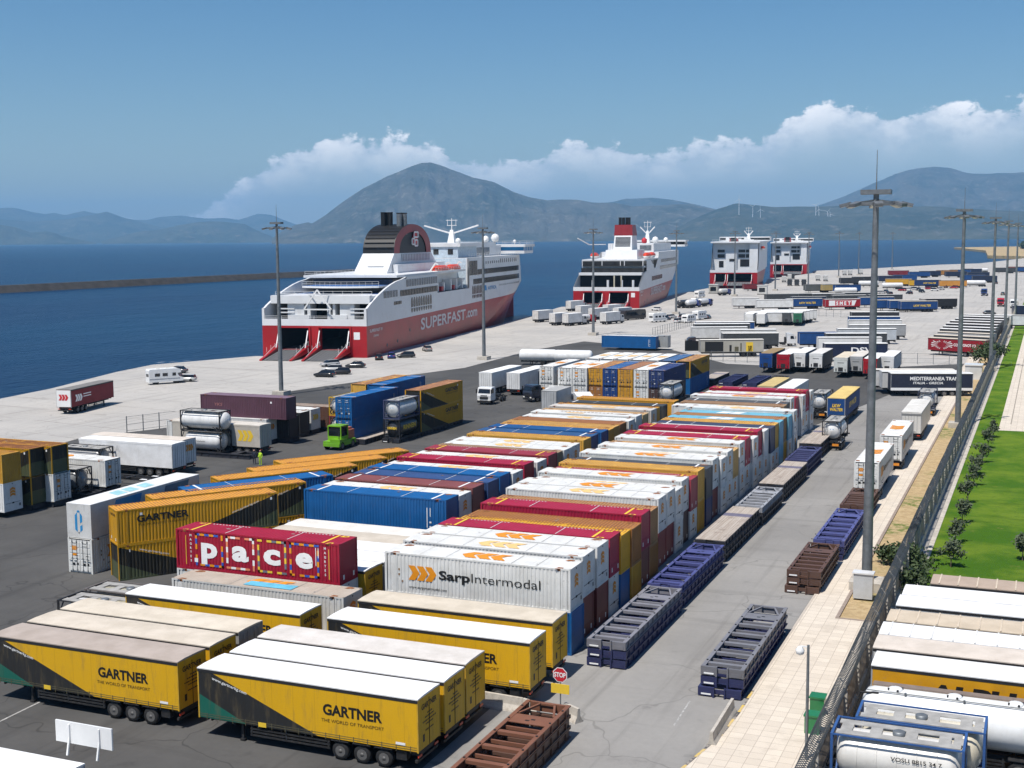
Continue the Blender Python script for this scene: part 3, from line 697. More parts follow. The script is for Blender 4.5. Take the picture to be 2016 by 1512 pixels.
def cont_roof(L, h, variant, n=0):
    mb = MB(); z = h
    rib = variant in ('rib', 'gartner')
    pitch, dep = (0.277, 0.035) if rib else (0.277, 0.012)
    k = int((L-0.3)/pitch); x0 = -k*pitch/2; row = [(-L/2, z)]
    for i in range(k):
        xa = x0+i*pitch; row += [(xa, z), (xa+pitch*.3, z), (xa+pitch*.4, z-dep), (xa+pitch*.85, z-dep), (xa+pitch*.95, z)]
    row.append((L/2, z)); q = len(row); y = CW-0.07
    mb.add([(x, -y, zz) for x, zz in row]+[(x, y, zz) for x, zz in row], [(i, i+1, q+i+1, q+i) for i in range(q-1)], 0)
    for s in (-1, 1): mb.box(-L/2+.003, L/2-.003, *sorted((s*(CW-.003), s*y)), z-.03, z+.012, 0)
    rnd = random.Random(n*31+len(variant))
    for e in (-1, 1):
        for s in (-1, 1):                                    # corner castings and their rust
            cx = e*(6.06 if L > 13 else L/2-.1)
            mb.box(cx-.11, cx+.11, s*(CW-.16)-.09, s*(CW-.16)+.09, z-.02, z+.02, 1)
            a, w = rnd.uniform(.2, .42), rnd.uniform(.12, .3)
            mb.poly([(cx-a, s*(CW-.2)-w, z+.008), (cx-a*.2, s*(CW-.2)-w*1.1, z+.008), (cx+a, s*(CW-.2)-w*.4, z+.008), (cx+a*.8, s*(CW-.2)+w*.5, z+.008), (cx-a*.6, s*(CW-.2)+w*.6, z+.008)] , 1 if variant in ('sarp', 'sarpf', 'plain') else (5 if variant in ('red', 'pace') else 1))
    if variant in ('sarp', 'sarpf'):
        chevrons(mb, (0.25, 0.05, z), (-1, 0, 0), (0, -1, 0), 3.5, 1.5, 2 if variant == 'sarp' else 3, 0.02)
        for xx in (-4.2, -2.2, 2.6, 4.4): mb.quad((xx, -y, z+.015), (xx+.035, -y, z+.015), (xx+.035, y, z+.015), (xx, y, z+.015), 6)
    elif variant in ('red', 'pace', 'blue', 'navy', 'maroon'):
        for e in (-1, 1):
            xx = e*(L/2-1.35); w = .10
            mb.quad((xx-w, -y, z+.016), (xx+w, -y, z+.016), (xx+w, y, z+.016), (xx-w, y, z+.016), 5 if variant in ('red', 'pace') else 4)
            mb.quad((e*2.6, -y, z+.016), (e*2.6+.05, -y, z+.016), (e*2.6+.05, y, z+.016), (e*2.6, y, z+.016), 4)
            if variant in ('red', 'pace'):
                for i in range(12): mb.quad((xx-e*(.5+i*.28), .95, z+.016), (xx-e*(.36+i*.28), .95, z+.016), (xx-e*(.36+i*.28), 1.05, z+.016), (xx-e*(.5+i*.28), 1.05, z+.016), 4)
    elif variant == 'skyb':
        for a in (-1.4, .2): mb.quad((a-.9, -.8, z+.016), (a+.5, -.8, z+.016), (a+1.1, .8, z+.016), (a-.3, .8, z+.016), 4)
    elif variant == 'mark':
        for i in range(14): mb.quad((-3.4+i*.5, .2, z+.016), (-3.1+i*.5, .2, z+.016), (-3.1+i*.5, .55, z+.016), (-3.4+i*.5, .55, z+.016), 9)
        mb.poly([(3.5, .1, z+.017), (5, -.2, z+.017), (5.6, .3, z+.017), (4.2, .5, z+.017)], 9)
        chevrons(mb, (-1.2, -.55, z), (-1, 0, 0), (0, -1, 0), 2.6, .8, 3, .02)
    for i in range(rnd.randint(1, 3)):
        a, b2, r = rnd.uniform(-5, 5), rnd.uniform(-.8, .8), rnd.uniform(.08, .2)
        mb.poly([(a-r, b2, z+.02), (a, b2-r*.6, z+.02), (a+r*1.3, b2, z+.02), (a, b2+r*.5, z+.02)], 6 if variant not in ('red', 'blue', 'navy') else 9)
    return mb
def cont_door(h, s, logo):
    """One leaf, hinged at y = s*1.1, local origin on the door plane; outside faces -X."""
    mb = MB(); y0, y1 = (0.01, CW-.16) if s > 0 else (-CW+.16, -0.01)
    mb.box(-.05, 0, y0, y1, .14, h-.12, 0)
    for k in range(5): zz = .2+k*(h-.4)/5; mb.box(-.075, -.05, y0+.04, y1-.04, zz, zz+(h-.4)/5-.10, 0)
    for f in (.28, .72):
        yy = y0+(y1-y0)*f; mb.tube((-.10, yy, .1), (-.10, yy, h-.06), .022, None, 6, 1)
        for zz in (.25, h*.42, h-.3): mb.box(-.12, -.075, yy-.06, yy+.06, zz, zz+.07, 1)
        mb.box(-.13, -.10, yy-.01 if s > 0 else yy-.30, yy+.30 if s > 0 else yy+.01, h*.36, h*.36+.04, 1)
    yc = (y0+y1)/2
    if logo == 'sarp' and s > 0:
        chevrons(mb, (-.078, yc, h*.73), (0, -1, 0), (0, 0, 1), .62, .36, 2)
        mb.quad((-.08, yc+.2, h*.5), (-.08, yc-.2, h*.5), (-.08, yc-.2, h*.57), (-.08, yc+.2, h*.57), 2)
    if logo:
        for (a, zz, w, hh) in ((.1, .22, .24, .22), (-.28, .24, .2, .18), (.05, .86, .4, .05), (.05, .78, .5, .04), (-.2, .5, .3, .05)):
            mb.quad((-.08, yc+a+w/2, h*zz), (-.08, yc+a-w/2, h*zz), (-.08, yc+a-w/2, h*zz+hh), (-.08, yc+a+w/2, h*zz+hh), 3 if (zz < .23 or logo == 'sarp' or logo == 'ink') else 4)
    return mb
def container(x, y, z, rz, variant, col, L=13.716, h=2.9, doors=False, roofcol=None, end=None):
    """x, y: centre of the base; local +X is the closed front, -X the door end."""
    t = thing('shipping_container', (x, y, z), rz)
    bv = {'sarpf': 'sarp', 'mark': 'plain', 'skyb': 'plain', 'maroon': 'red'}.get(variant, variant)
    mats = list(BODY_MATS)
    if variant == 'gartner': mats[0] = CONT_G
    def mk():
        return cont_body(L, h, bv).mesh('body', mats)
    b = link_obj('body', cached(('cb', L, h, bv), mk), t, col=col)
    rv = variant; seed = random.randint(0, 2)
    rm = list(ROOF_MATS)
    if rv in ('rib', 'gartner', 'yellow'): rm[0] = RIBROOF
    r = link_obj('roof', cached(('cr', L, h, rv, seed), lambda: cont_roof(L, h, 'rib' if rv == 'yellow' else rv, seed).mesh('roof', rm)), t, col=roofcol or col)
    if doors:
        lg = {'sarp': 'sarp', 'sarpf': 'sarp', 'gartner': 'ink', 'yellow': 'ink'}.get(variant, 'plain')
        for s in (-1, 1):
            d = link_obj('door', cached(('cd', h, s, lg), lambda: cont_door(h, s, lg).mesh('door', [PAINT, GALV, ORANGE, INK, WINK])), t, (-L/2+.05, 0, 0), col=col)
    return t

# --- road trailers
def wheel_mesh(r=0.5, w=0.36):
    mb = MB(); h = w/2
    mb.lathe([(r*.58, -h), (r*.93, -h), (r, -h+.05), (r, h-.05), (r*.93, h), (r*.58, h)], axis='Y', n=22, mi=0)
    return mb
def rim_mesh(r=0.5, w=0.36):
    mb = MB(); h = w/2
    for s in (-1, 1):
        rs = [(r*.60, s*(h+.004)), (r*.55, s*(h-.03)), (r*.44, s*(h-.09)), (r*.24, s*(h-.07)), (r*.22, s*(h+.01)), (0.02, s*(h+.015))]
        mb.lathe(rs if s > 0 else rs[::-1], axis='Y', n=18)
        for k in range(10):
            a = k*math.pi/5; mb.box(math.cos(a)*r*.35-.018, math.cos(a)*r*.35+.018, *sorted((s*(h-.09), s*(h-.05))), math.sin(a)*r*.35-.018, math.sin(a)*r*.35+.018)
    return mb
def add_wheel(parent, x, y, r=0.5, w=0.36, name='wheel', rim=True):
    o = link_obj(name, cached(('wh', r, w), lambda: wheel_mesh(r, w).mesh('tyre', [BLACK])), parent, (x, y, r))
    if rim: link_obj('rim', cached(('ri', r, w), lambda: rim_mesh(r, w).mesh('rim', [RIM])), o)
    return o
TW = 1.27
def curtain_mesh(L, z0, z1, kind):
    mb = MB()
    e = L/2
    mb.quad((-e, -TW, z0), (e, -TW, z0), (e, -TW, z1), (-e, -TW, z1)); mb.quad((e, TW, z0), (-e, TW, z0), (-e, TW, z1), (e, TW, z1))
    mb.quad((e, -TW, z0), (e, TW, z0), (e, TW, z1), (e, -TW, z1)); mb.quad((-e, TW, z0), (-e, -TW, z0), (-e, -TW, z1), (-e, TW, z1))
    mb.quad((-e, TW, z0), (e, TW, z0), (e, -TW, z0), (-e, -TW, z0), 1)
    X, Y, Z = Vector((1, 0, 0)), Vector((0, 1, 0)), Vector((0, 0, 1))
    # corner posts and top valance
    for s in (-1, 1):
        for q in (-1, 1): mb.box(*sorted((q*(e+.012), q*(e-.07))), *sorted((s*(TW+.012), s*(TW-.07))), z0-.05, z1, 2)
        mb.box(-e, e, *sorted((s*(TW+.016), s*(TW-.02))), z1-.17, z1+.012, 3)
    if kind == 'gartner':
        for s in (-1, 1):
            u = X*(-s); y = s*TW
            a = 2.95
            mb.text('GARTNER', (a, y, z0+1.28), u, Z, .58, 4, .035, 3.55, 'C')
            mb.text('THE WORLD OF TRANSPORT', (a, y, z0+.86), u, Z, .19, 4, -.004, 3.75, 'C')
            d = Vector((1, 0, -.26)) if s < 0 else Vector((-1, 0, .26)); up = Vector((.26, 0, 1))
            mb.text('www.gartnerkg.com', (-4.75, y, z0+1.95 if s < 0 else z0+1.86), d, up, .17, 5, .012, 2.3, 'C')
            # belts, buckles and the lower rail lacing
            for k in range(16): xx = -e+.55+k*.84; mb.box(xx-.02, xx+.02, *sorted((s*(TW+.014), s*TW)), z0-.10, z0+.26, 6)
            mb.box(-e+.1, e-.1, *sorted((s*(TW+.010), s*TW)), z0+.08, z0+.11, 6); mb.box(-e+.1, e-.1, *sorted((s*(TW+.010), s*TW)), z0+.20, z0+.225, 6)
            mb.quad(*[(5.5+dx*(-s), y+s*.02, z0+.26+dz) for dx, dz in ((0, 0), (.55, 0), (.55, .14), (0, .14))], 5)
            mb.quad(*[(-2.9+dx*(-s), y+s*.018, z0-.02+dz) for dx, dz in ((0, 0), (.5, 0), (.5, .26), (0, .26))], 7)
        ex = e+.004
        mb.text('GARTNER', (ex, 0, z1-.66), Y, Z, .30, 4, .03, 1.75, 'C')
        rnd = random.Random(5)                                # small print too fine to read: rows of dashes
        for wd, zz in ((.45, 1.02), (1.0, 1.20), (1.5, 1.40), (.8, 1.58), (.9, 1.90)):
            yy = -wd/2
            while yy < wd/2:
                w_ = rnd.uniform(.05, .14); mb.quad((ex+.006, yy, z1-zz), (ex+.006, yy+w_, z1-zz), (ex+.006, yy+w_, z1-zz+.075), (ex+.006, yy, z1-zz+.075), 4); yy += w_+.03
        mb.quad((ex+.008, -.75, z0+.35), (ex+.008, -.55, z0+.35), (ex+.008, -.55, z0+.75), (ex+.008, -.75, z0+.75), 4)
        mb.box(ex-.003, ex+.02, -.012, .012, z0, z1-.2, 4)
    return mb
def door_lines(mb, e, z0, z1, mi):
    mb.box(e, e+.012, -.015, .015, z0+.05, z1-.1, mi)
    for y in (-.75, -.35, .35, .75): mb.tube((e+.03, y, z0), (e+.03, y, z1-.12), .02, None, 5, mi)
def chassis_mesh(L, box=1.15, guards=True):
    mb = MB(); e = L/2
    for y in (-.45, .45): mb.box(-e+.4, e-.2, y-.08, y+.08, box-.38, box-.05)
    for k in range(9): x = -e+.8+k*(L-1.6)/8; mb.box(x-.05, x+.05, -1.2, 1.2, box-.16, box-.02)
    mb.box(e-.25, e-.1, -1.2, 1.2, .52, .66); mb.box(e-.6, e-.12, -.9, .9, box-.35, box-.06)   # under-run bar
    for y in (-1, 1): mb.box(e-.2, e-.14, y*.9-.05, y*.9+.05, .6, box)
    for x in (e-4.65, e-3.35, e-2.05): mb.tube((x, -.95, .5), (x, .95, .5), .09, None, 8)
    for y in (-.85, .85):
        mb.box(-e+2.55, -e+2.70, y-.07, y+.07, .12, box-.1); mb.box(-e+2.48, -e+2.77, y-.13, y+.13, .02, .14)
    if guards:
        for y in (-1.17, 1.17):
            for z in (.50, .68, .86): mb.box(-e+3.3, e-5.3, y-.02, y+.02, z, z+.10)
            for x in (-e+3.4, -1.2, e-5.4): mb.box(x-.04, x+.04, y-.03, y+.03, .5, box)
        for y in (-1.1, 1.1):
            for x in (e-4.65, e-3.35, e-2.05): mb.box(x-.52, x+.52, y-.2, y+.2, 1.04, 1.075)
        mb.box(e-1.35, e-.75, -1.15, -.75, .55, box-.1)
    return mb
TR_CH = {}
def trailer(x, y, rz, body_col, roof_col, kind='curtain', L=13.6, top=4.0, name='semi_trailer', detail=True, body_mat=None, rear_col=None, extra=None, z=0.0, legs=True):
    """Standard semi-trailer; the wheels and doors are at local +X, the kingpin end at -X."""
    t = thing(name, (x, y, z), rz)
    z0, z1 = 1.15, top-.10
    post = {'gartner': mat('post_yellow', (0.55, 0.33, 0.03), 0.5)}.get(kind, mat('post_grey', (0.33, 0.34, 0.35), 0.5))
    val = mat('valance_black', (0.022, 0.022, 0.024), 0.6) if kind in ('gartner', 'curtain') else TARP
    bm = CURT_G if kind == 'gartner' else (body_mat or TARP)
    key = ('tb', L, top, kind, bm.name, extra)
    def mk():
        mb = curtain_mesh(L, z0, z1, kind)
        if kind != 'gartner': door_lines(mb, L/2, z0, z1, 2)
        if extra: EXTRA[extra](mb, L, z0, z1)
        return mb.mesh('body', [bm, DARK, post, val, INK, WINK, mat('belt', (0.10, 0.09, 0.05), 0.7), YINK, RINK, BINK, ORANGE])
    link_obj('body', cached(key, mk), t, col=body_col)
    def mkr():
        mb = MB(); e = L/2+.01; n = 14
        rows = []
        for i in range(n+1):
            xx = -e+2*e*i/n; sag = 0.0 if i % 2 == 0 else -.022
            rows.append([(xx, -TW-.02, z1), (xx, -TW-.02, z1+.06), (xx, -.6, z1+.105+sag), (xx, .6, z1+.105+sag), (xx, TW+.02, z1+.06), (xx, TW+.02, z1)])
        mb.rings(rows, 0, True, False)
        return mb.mesh('roof', [TARP])
    link_obj('roof', cached(('tr', L, top), mkr), t, col=roof_col)
    link_obj('chassis', cached(('tc', L, detail), lambda: chassis_mesh(L, 1.15, detail).mesh('chassis', [DARK])), t)
    if detail:
        for xx in (L/2-4.65, L/2-3.35, L/2-2.05):
            for yy in (-1.05, 1.05): add_wheel(t, xx, yy)
        for s in (-1, 1):
            lt = link_obj('tail_light', cached('tl', lambda: MB().box(0, .05, -.2, .2, 0, .12).mesh('tail_light', [LAMPR])), t, (L/2-.1, s*.95, .78))
    else:
        def mkw():
            mb = MB()
            for xx in (L/2-4.65, L/2-3.35, L/2-2.05):
                for yy in (-1.05, 1.05): mb.tube((xx, yy-.18, .5), (xx, yy+.18, .5), .5, None, 12, 0); 
            return mb.mesh('wheel_set', [BLACK])
        link_obj('axle_wheels', cached(('tw', L), mkw), t)
    return t
EXTRA = {}

# --- roll-trailer cassettes (flat frames stacked three high)
def cassette(x, y, z, rz, col, deck=False, L=13.6, h=0.58, topcol=None, far_diag=True):
    """Frame of side beams, cross members, plate and diagonals; jaws at local -X."""
    t = thing('cassette_frame', (x, y, z), rz)
    e, w = L/2, 1.3
    def beam():
        mb = MB(); mb.box(-e+.2, e, -.02, .02, .04, h-.04); mb.box(-e+.2, e, -.12, .12, h-.07, h); mb.box(-e+.2, e, -.12, .12, .0, .07)
        for k in range(12): xx = -e+.9+k*(L-1.6)/11; mb.box(xx-.03, xx+.03, -.11, .11, .07, h-.07)
        for k in range(7): xx = -e+1.2+k*1.9; mb.box(xx-.05, xx+.05, -.05, .05, h, h+.05, 1)
        return mb.mesh('side_beam', [STEEL, DARK])
    me = cached(('cs', L, h), beam)
    for s in (-1, 1): link_obj('side_beam', me, t, (0, s*(w-.12), 0), col=col)
    def cross():
        mb = MB()
        for k in range(11):
            xx = -e+1.0+k*(L-3.6)/10; ww = .16 if k % 2 == 0 else .06; zz = h-.04 if k % 2 == 0 else h-.16
            mb.box(xx-ww, xx+ww, -w+.14, w-.14, zz-.18, zz)
        mb.box(e-3.3, e-2.1, -w+.14, w-.14, h-.06, h-.02)
        mb.box(e-2.75, e-2.6, -.25, -.02, h-.02, h-.012, 1); mb.box(e-2.95, e-2.8, .02, .25, h-.02, h-.012, 1)
        for s in (-1, 1): mb.bar((e-.2, s*.42, h-.08), (e-1.9, s*(w-.3), h-.08), .12, .10)
        mb.bar((e-.18, -.5, h-.08), (e-.18, .5, h-.08), .12, .1)
        return mb.mesh('cross_frame', [STEEL, INK])
    link_obj('cross_members', cached(('cc', L, h), cross), t, col=col)
    def end():
        mb = MB(); mb.box(0, .2, -w, -.32, .06, h); mb.box(0, .2, .32, w, .06, h); mb.box(.1, .2, -.32, .32, .2, h-.12)
        for s in (-1, 1): mb.box(-.10, .06, s*.34-.05, s*.34+.05, -.02, h+.06); mb.box(-.03, .03, s*.85-.3, s*.85+.3, .1, .32)
        mb.quad((-.032, .5, .14), (-.032, 1.1, .14), (-.032, 1.1, .24), (-.032, .5, .24), 1)
        return mb.mesh('jaw_beam', [STEEL, WINK])
    link_obj('jaw_beam', cached(('ce', h), end), t, (-e, 0, 0), col=tuple(c*.8 for c in col))
    link_obj('end_beam', cached(('cf', h), lambda: MB().box(-.16, 0, -w+.24, w-.24, .06, h-.02).mesh('end_beam', [STEEL])), t, (e, 0, 0), col=col)
    if deck:
        link_obj('plank_deck', cached(('cdk', L, h), lambda: MB().box(-e+.25, e-.05, -w+.02, w-.02, h, h+.05).mesh('plank_deck', [DECKM])), t)
    return t
DECKM, t_, b_ = new_mat('weathered_planks')
P = N(t_, 'ShaderNodeTexCoord').outputs['Object']; mp = N(t_, 'ShaderNodeMapping'); mp.inputs['Scale'].default_value = (.15, 6.0, 1); t_.links.new(P, mp.inputs[0])
sp = N(t_, 'ShaderNodeSeparateXYZ'); t_.links.new(P, sp.inputs[0])
gap = MATH(t_, 'ABSOLUTE', MATH(t_, 'SUBTRACT', MATH(t_, 'FRACT', MATH(t_, 'MULTIPLY', sp.outputs[1], 4.5)), 0.5))
c = MIXC(t_, RAMP(t_, NOISE(t_, mp.outputs[0], 1.0, 5, .7), .35, .65), (0.30, 0.25, 0.21), (0.42, 0.37, 0.32))
c = MIXC(t_, MATH(t_, 'MULTIPLY', RAMP(t_, NOISE(t_, P, .9, 5, .7), .52, .7), .6), c, (0.17, 0.13, 0.11))
c = MIXC(t_, MATH(t_, 'MULTIPLY', RAMP(t_, gap, .44, .5), .7), c, (0.07, 0.055, 0.045))
blue = MATH(t_, 'MULTIPLY', RAMP(t_, MATH(t_, 'ABSOLUTE', MATH(t_, 'SUBTRACT', sp.outputs[0], 3.4)), .75, .55), .85)
c = MIXC(t_, blue, c, (0.085, 0.085, 0.15))
t_.links.new(c, b_.inputs['Base Color']); b_.inputs['Roughness'].default_value = .9

# --- tank containers
def tank_container(x, y, z, rz, frame_col, tank_col=(0.70, 0.70, 0.69), L=6.06, r=1.15, h=2.59, logo=None, tube=True, domed=False, walk=True):
    t = thing('tank_container', (x, y, z), rz)
    e, w = L/2, 1.22
    te = e+.55 if domed else e-.12
    zc = h/2+.03
    def tk():
        mb = MB(); prof = [(0.05, -te), (r*.55, -te+.10), (r*.86, -te+.30), (r*.98, -te+.52), (r, -te+.7), (r, te-.7), (r*.98, te-.52), (r*.86, te-.30), (r*.55, te-.10), (0.05, te)]
        mb.lathe(prof, (0, 0, zc), 'X', 28, 0)
        for k in range(5):
            xx = -te+1.1+k*(2*te-2.2)/4; mb.lathe([(r+.004, xx-.02), (r+.018, xx-.02), (r+.018, xx+.02), (r+.004, xx+.02)], (0, 0, zc), 'X', 28, 0)
        for s in (-1, 1):
            mb.quad(*[(s*(te+.012 if False else te-.03), dy*s, zc-.12+dz) for dy, dz in ((-.22, 0), (.22, 0), (.22, .36), (-.22, .36))], 1)
        X, Z = Vector((1, 0, 0)), Vector((0, 0, 1))
        for s in (-1, 1):
            u = X*(-s)
            if logo == 'sarp':
                chevrons(mb, (-s*-1.9*1, s*(r+.02), zc+.02), u, Z, .85, .42, 2)
                mb.text('Sarp Intermodal', (-s*-1.35, s*(r+.02), zc-.02), u, Z, .16, 3, .004, 2.0, 'L')
            elif logo == 'rinnen':
                mb.text('RINNEN', (0, s*(r+.02), zc-.22), u, Z, .62, 4, .04, 3.6, 'C')
            elif logo == 'num': mb.text('VOSU 8815 34 7', (0.9, s*(r+.02), zc+.30), u, Z, .20, 3, .015, 2.3, 'C')
        if logo == 'rinnen':
            for s in (-1, 1): mb.text('RINNEN', (s*(te+.05), 0, zc-.1), (0, s, 0), Z, .34, 4, .04, 1.4, 'C')
        return mb.mesh('tank', [TANKM, BINK if logo != 'rinnen' else WINK, ORANGE, INK, YINK])
    link_obj('tank', cached(('tk', L, r, h, logo, domed), tk), t, col=tank_col)
    def fr():
        mb = MB(); b = .12
        for sx in (-1, 1):
            for sy in (-1, 1): mb.box(*sorted((sx*e, sx*(e-b))), *sorted((sy*w, sy*(w-b))), 0, h)
            mb.box(*sorted((sx*e, sx*(e-b))), -w+b, w-b, h-b, h-.004); mb.box(*sorted((sx*e, sx*(e-b))), -w+b, w-b, .004, b)
            for sy in (-1, 1): mb.bar((sx*(e-.06), sy*(w-.1), h*.62), (sx*(e-.06), sy*.55, h-.1), .07, .07); mb.bar((sx*(e-.06), sy*(w-.1), h*.38), (sx*(e-.06), sy*.55, .12), .07, .07)
        for sy in (-1, 1):
            mb.box(-e+b, e-b, *sorted((sy*w, sy*(w-.09))), 0.004, .10)
            mb.box(-e+b, e-b, *sorted((sy*w, sy*(w-.07))), h-.08, h-.006)
            for sx in (-1, 1): mb.bar((sx*(e-.1), sy*(w-.05), .1), (sx*(e-1.1), sy*(w-.05), .62), .06, .06)
        for sx in (-1, 1): mb.box(*sorted((sx*(e-.9), sx*(e-.7))), -.8, .8, .05, .5)
        return mb.mesh('frame', [STEEL])
    link_obj('frame', cached(('tf', L, h), fr), t, col=frame_col)
    if walk:
        def wk():
            mb = MB()
            zz = h-.05
            for s in (-1, 1): mb.box(-e+.2, e-.2, *sorted((s*.42, s*.95)), zz-.03, zz+.01, 0)
            for k, xx in enumerate((-e+.35, -e/2+.2, .3, e/2+.3, e-.55)): mb.box(xx, xx+.55, -.42, .42, zz-.03, zz+.008, 0)
            mb.lathe([(.30, zz-.1), (.30, zz+.10), (.24, zz+.13), (.03, zz+.14)], (.0, 0, 0), 'Z', 14, 1)
            return mb.mesh('walkway', [GRIME, GALV])
        link_obj('walkway', cached(('tww', L, h), wk), t)
        def ld():
            mb = MB()
            for yy in (-.9, -.55): mb.tube((e+.03, yy, .2), (e+.03, yy, h-.05), .02, None, 6)
            for k in range(8): mb.tube((e+.03, -.9, .35+k*.28), (e+.03, -.55, .35+k*.28), .015, None, 5)
            return mb.mesh('ladder', [GALV])
        link_obj('ladder', cached(('tld', L, h), ld), t)
    return t
TANKM = obj_paint('tank_shell', 0.28, (0.30, 0.28, 0.25), 0.25, True, 0.5)
def skel_chassis(x, y, rz, L=9.5, name='container_chassis', rear_board=True):
    """Skeletal road chassis without its load; wheels at local +X."""
    t = thing(name, (x, y, 0), rz); e = L/2
    def ch():
        mb = MB()
        for s in (-.45, .45): mb.box(-e, e-.1, s-.08, s+.08, .78, 1.15)
        for xx in (-e+.1, -e/2, 0, e/2, e-.2): mb.box(xx-.1, xx+.1, -1.2, 1.2, 1.0, 1.16)
        mb.box(e-.14, e, -1.2, 1.2, .52, .68)
        for s in (-1, 1): mb.box(e-.1, e-.04, s*.7-.04, s*.7+.04, .6, 1.0); mb.box(-e+2.3, -e+2.45, s*.85-.07, s*.85+.07, .05, 1.05)
        return mb.mesh('chassis', [DARK])
    link_obj('chassis', cached(('sk', L), ch), t)
    for xx in (e-3.5, e-2.2, e-.9):
        for yy in (-1.05, 1.05): add_wheel(t, xx, yy)
    for s in (-1, 1): link_obj('mudguard', cached('mg', lambda: MB().box(-1.9, 1.9, -.24, .24, 0, .03).mesh('mudguard', [WHITE])), t, (e-2.2, s*1.02, 1.06))
    if rear_board: link_obj('marker_board', cached('mkb', lambda: MB().box(0, .04, -.4, .4, 0, .3).mesh('marker_board', [mat('reflective_orange', (0.75, 0.27, 0.03), .4)])), t, (e+.01, .6, .62))
    return t
# ------------------------------------------------------------------ the container yard
ORD = ['nearest', 'second', 'third', 'fourth', 'fifth', 'sixth', 'seventh', 'eighth', 'ninth', 'tenth', 'eleventh', 'twelfth', 'thirteenth', 'fourteenth', 'fifteenth',
       'sixteenth', 'seventeenth', 'eighteenth', 'nineteenth', 'twentieth', 'twenty-first', 'twenty-second', 'twenty-third', 'twenty-fourth', 'twenty-fifth', 'twenty-sixth',
       'twenty-seventh', 'twenty-eighth', 'twenty-ninth', 'thirtieth', 'thirty-first', 'thirty-second', 'thirty-third', 'thirty-fourth', 'thirty-fifth', 'thirty-sixth', 'thirty-seventh', 'thirty-eighth']
LOGO = {'sarp': ' with orange arrow logo', 'sarpf': ' with faded orange arrow logo', 'skyb': ' with white roof lettering', 'mark': ' with brown roof markings'}
S, F_ = 'sarp', 'sarpf'
RROW = [(S, C_WHITE, 78.9, -28.0, 1), (F_, C_WHITE, 82.35, -28.35, 1), (S, C_WHITE, 85.2, -28.3, 1), ('red', C_RED, 88.0, -28.3, 1), ('rib', (0.66, 0.36, 0.02), 90.3, -28.2, 0), ('rib', C_RUST, 92.6, -28.1, 0),
        ('red', C_RED, 96.2, -28.45, 1), ('rib', (0.42, 0.22, 0.09), 98.9, -28.6, 0), (F_, C_WHITE, 102.7, -28.95, 1), (S, C_WHITE, 105.5, -29.0, 1), (F_, C_WHITE, 107.9, -28.9, 0), (S, C_WHITE, 110.9, -29.2, 1),
        ('red', (0.34, 0.04, 0.06), 113.3, -29.0, 0), ('yellow', (0.66, 0.38, 0.07), 116.0, -29.05, 1), ('navy', C_GREY, 119.0, -29.0, 0), (S, C_WHITE, 122.3, -29.2, 1), (F_, C_WHITE, 124.8, -28.95, 0), (S, C_WHITE, 127.4, -28.95, 1),
        ('yellow', (0.66, 0.40, 0.14), 130.0, -28.95, 0), (S, C_WHITE, 133.0, -28.95, 1), ('red', C_RED, 136.0, -29.0, 1), (F_, C_WHITE, 138.6, -28.7, 0), ('red', C_RED, 141.8, -28.95, 1), ('plain', C_WHITE, 144.3, -28.7, 0),
        ('navy', (0.045, 0.055, 0.10), 146.8, -28.45, 0), ('yellow', (0.66, 0.38, 0.07), 149.4, -28.55, 0), ('skyb', C_SKYB, 151.9, -28.45, 0), ('rib', (0.40, 0.20, 0.07), 154.4, -28.55, 0), ('skyb', C_SKYB, 157.0, -28.35, 0), (F_, C_WHITE, 159.6, -28.2, 1),
        (F_, C_WHITE, 162.8, -30.9, 0), ('rib', (0.34, 0.22, 0.12), 166.2, -30.7, 0), ('navy', (0.08, 0.085, 0.09), 168.7, -30.8, 0), (S, C_WHITE, 171.9, -30.8, 1), ('red', C_RED, 175.2, -30.8, 0), (F_, C_WHITE, 177.8, -30.3, 0), ('red', C_RED, 181.0, -30.4, 1), (S, C_WHITE, 183.6, -30.2, 0)]
W_ = (S, C_WHITE)
LROWC = [('blue', C_BLUE), ('red', C_MAR), ('red', C_MAR), W_, ('blue', C_BLUE), ('yellow', C_YEL), ('red', C_MAR), ('rib', C_RUST), ('red', (0.22, 0.02, 0.03)), ('red', (0.22, 0.02, 0.03)), W_, ('maroon', (0.07, 0.03, 0.03)), W_, ('yellow', C_YEL), ('navy', C_NAVY), ('red', C_MAR)] \
    + [W_]*10 + [('blue', C_SKYB), ('yellow', C_YEL)] + [W_]*10
GR = 'forty-five-foot containers in the right-hand double row'
n_ = len(RROW)
for i, (v, c, yb, xr, hi) in enumerate(RROW):
    lv, lc = LROWC[i]
    base = 2.9 if hi else 2.6
    xc, yc = xr-6.858, yb-1.25
    nm = NAMES.get(c, {'rib': 'rusty yellow', 'yellow': 'yellow', 'navy': 'dark grey', 'red': 'red'}.get(v, 'grey'))
    o = container(xc, yc, base, 0, v, c)
    tag(o, f'{nm} container{LOGO.get(v, "")}, upper right row, {ORD[i]} from near end', 'container', GR)
    o = container(xc+random.uniform(-.08, .08), yc, 0, 0, lv, lc, h=base-.004)
    ln = NAMES.get(lc, 'dark red' if lv in ('red', 'maroon') else 'grey')
    tag(o, f'{ln} container in lower tier of right row, under the {ORD[i]} {nm} one', 'container', GR)
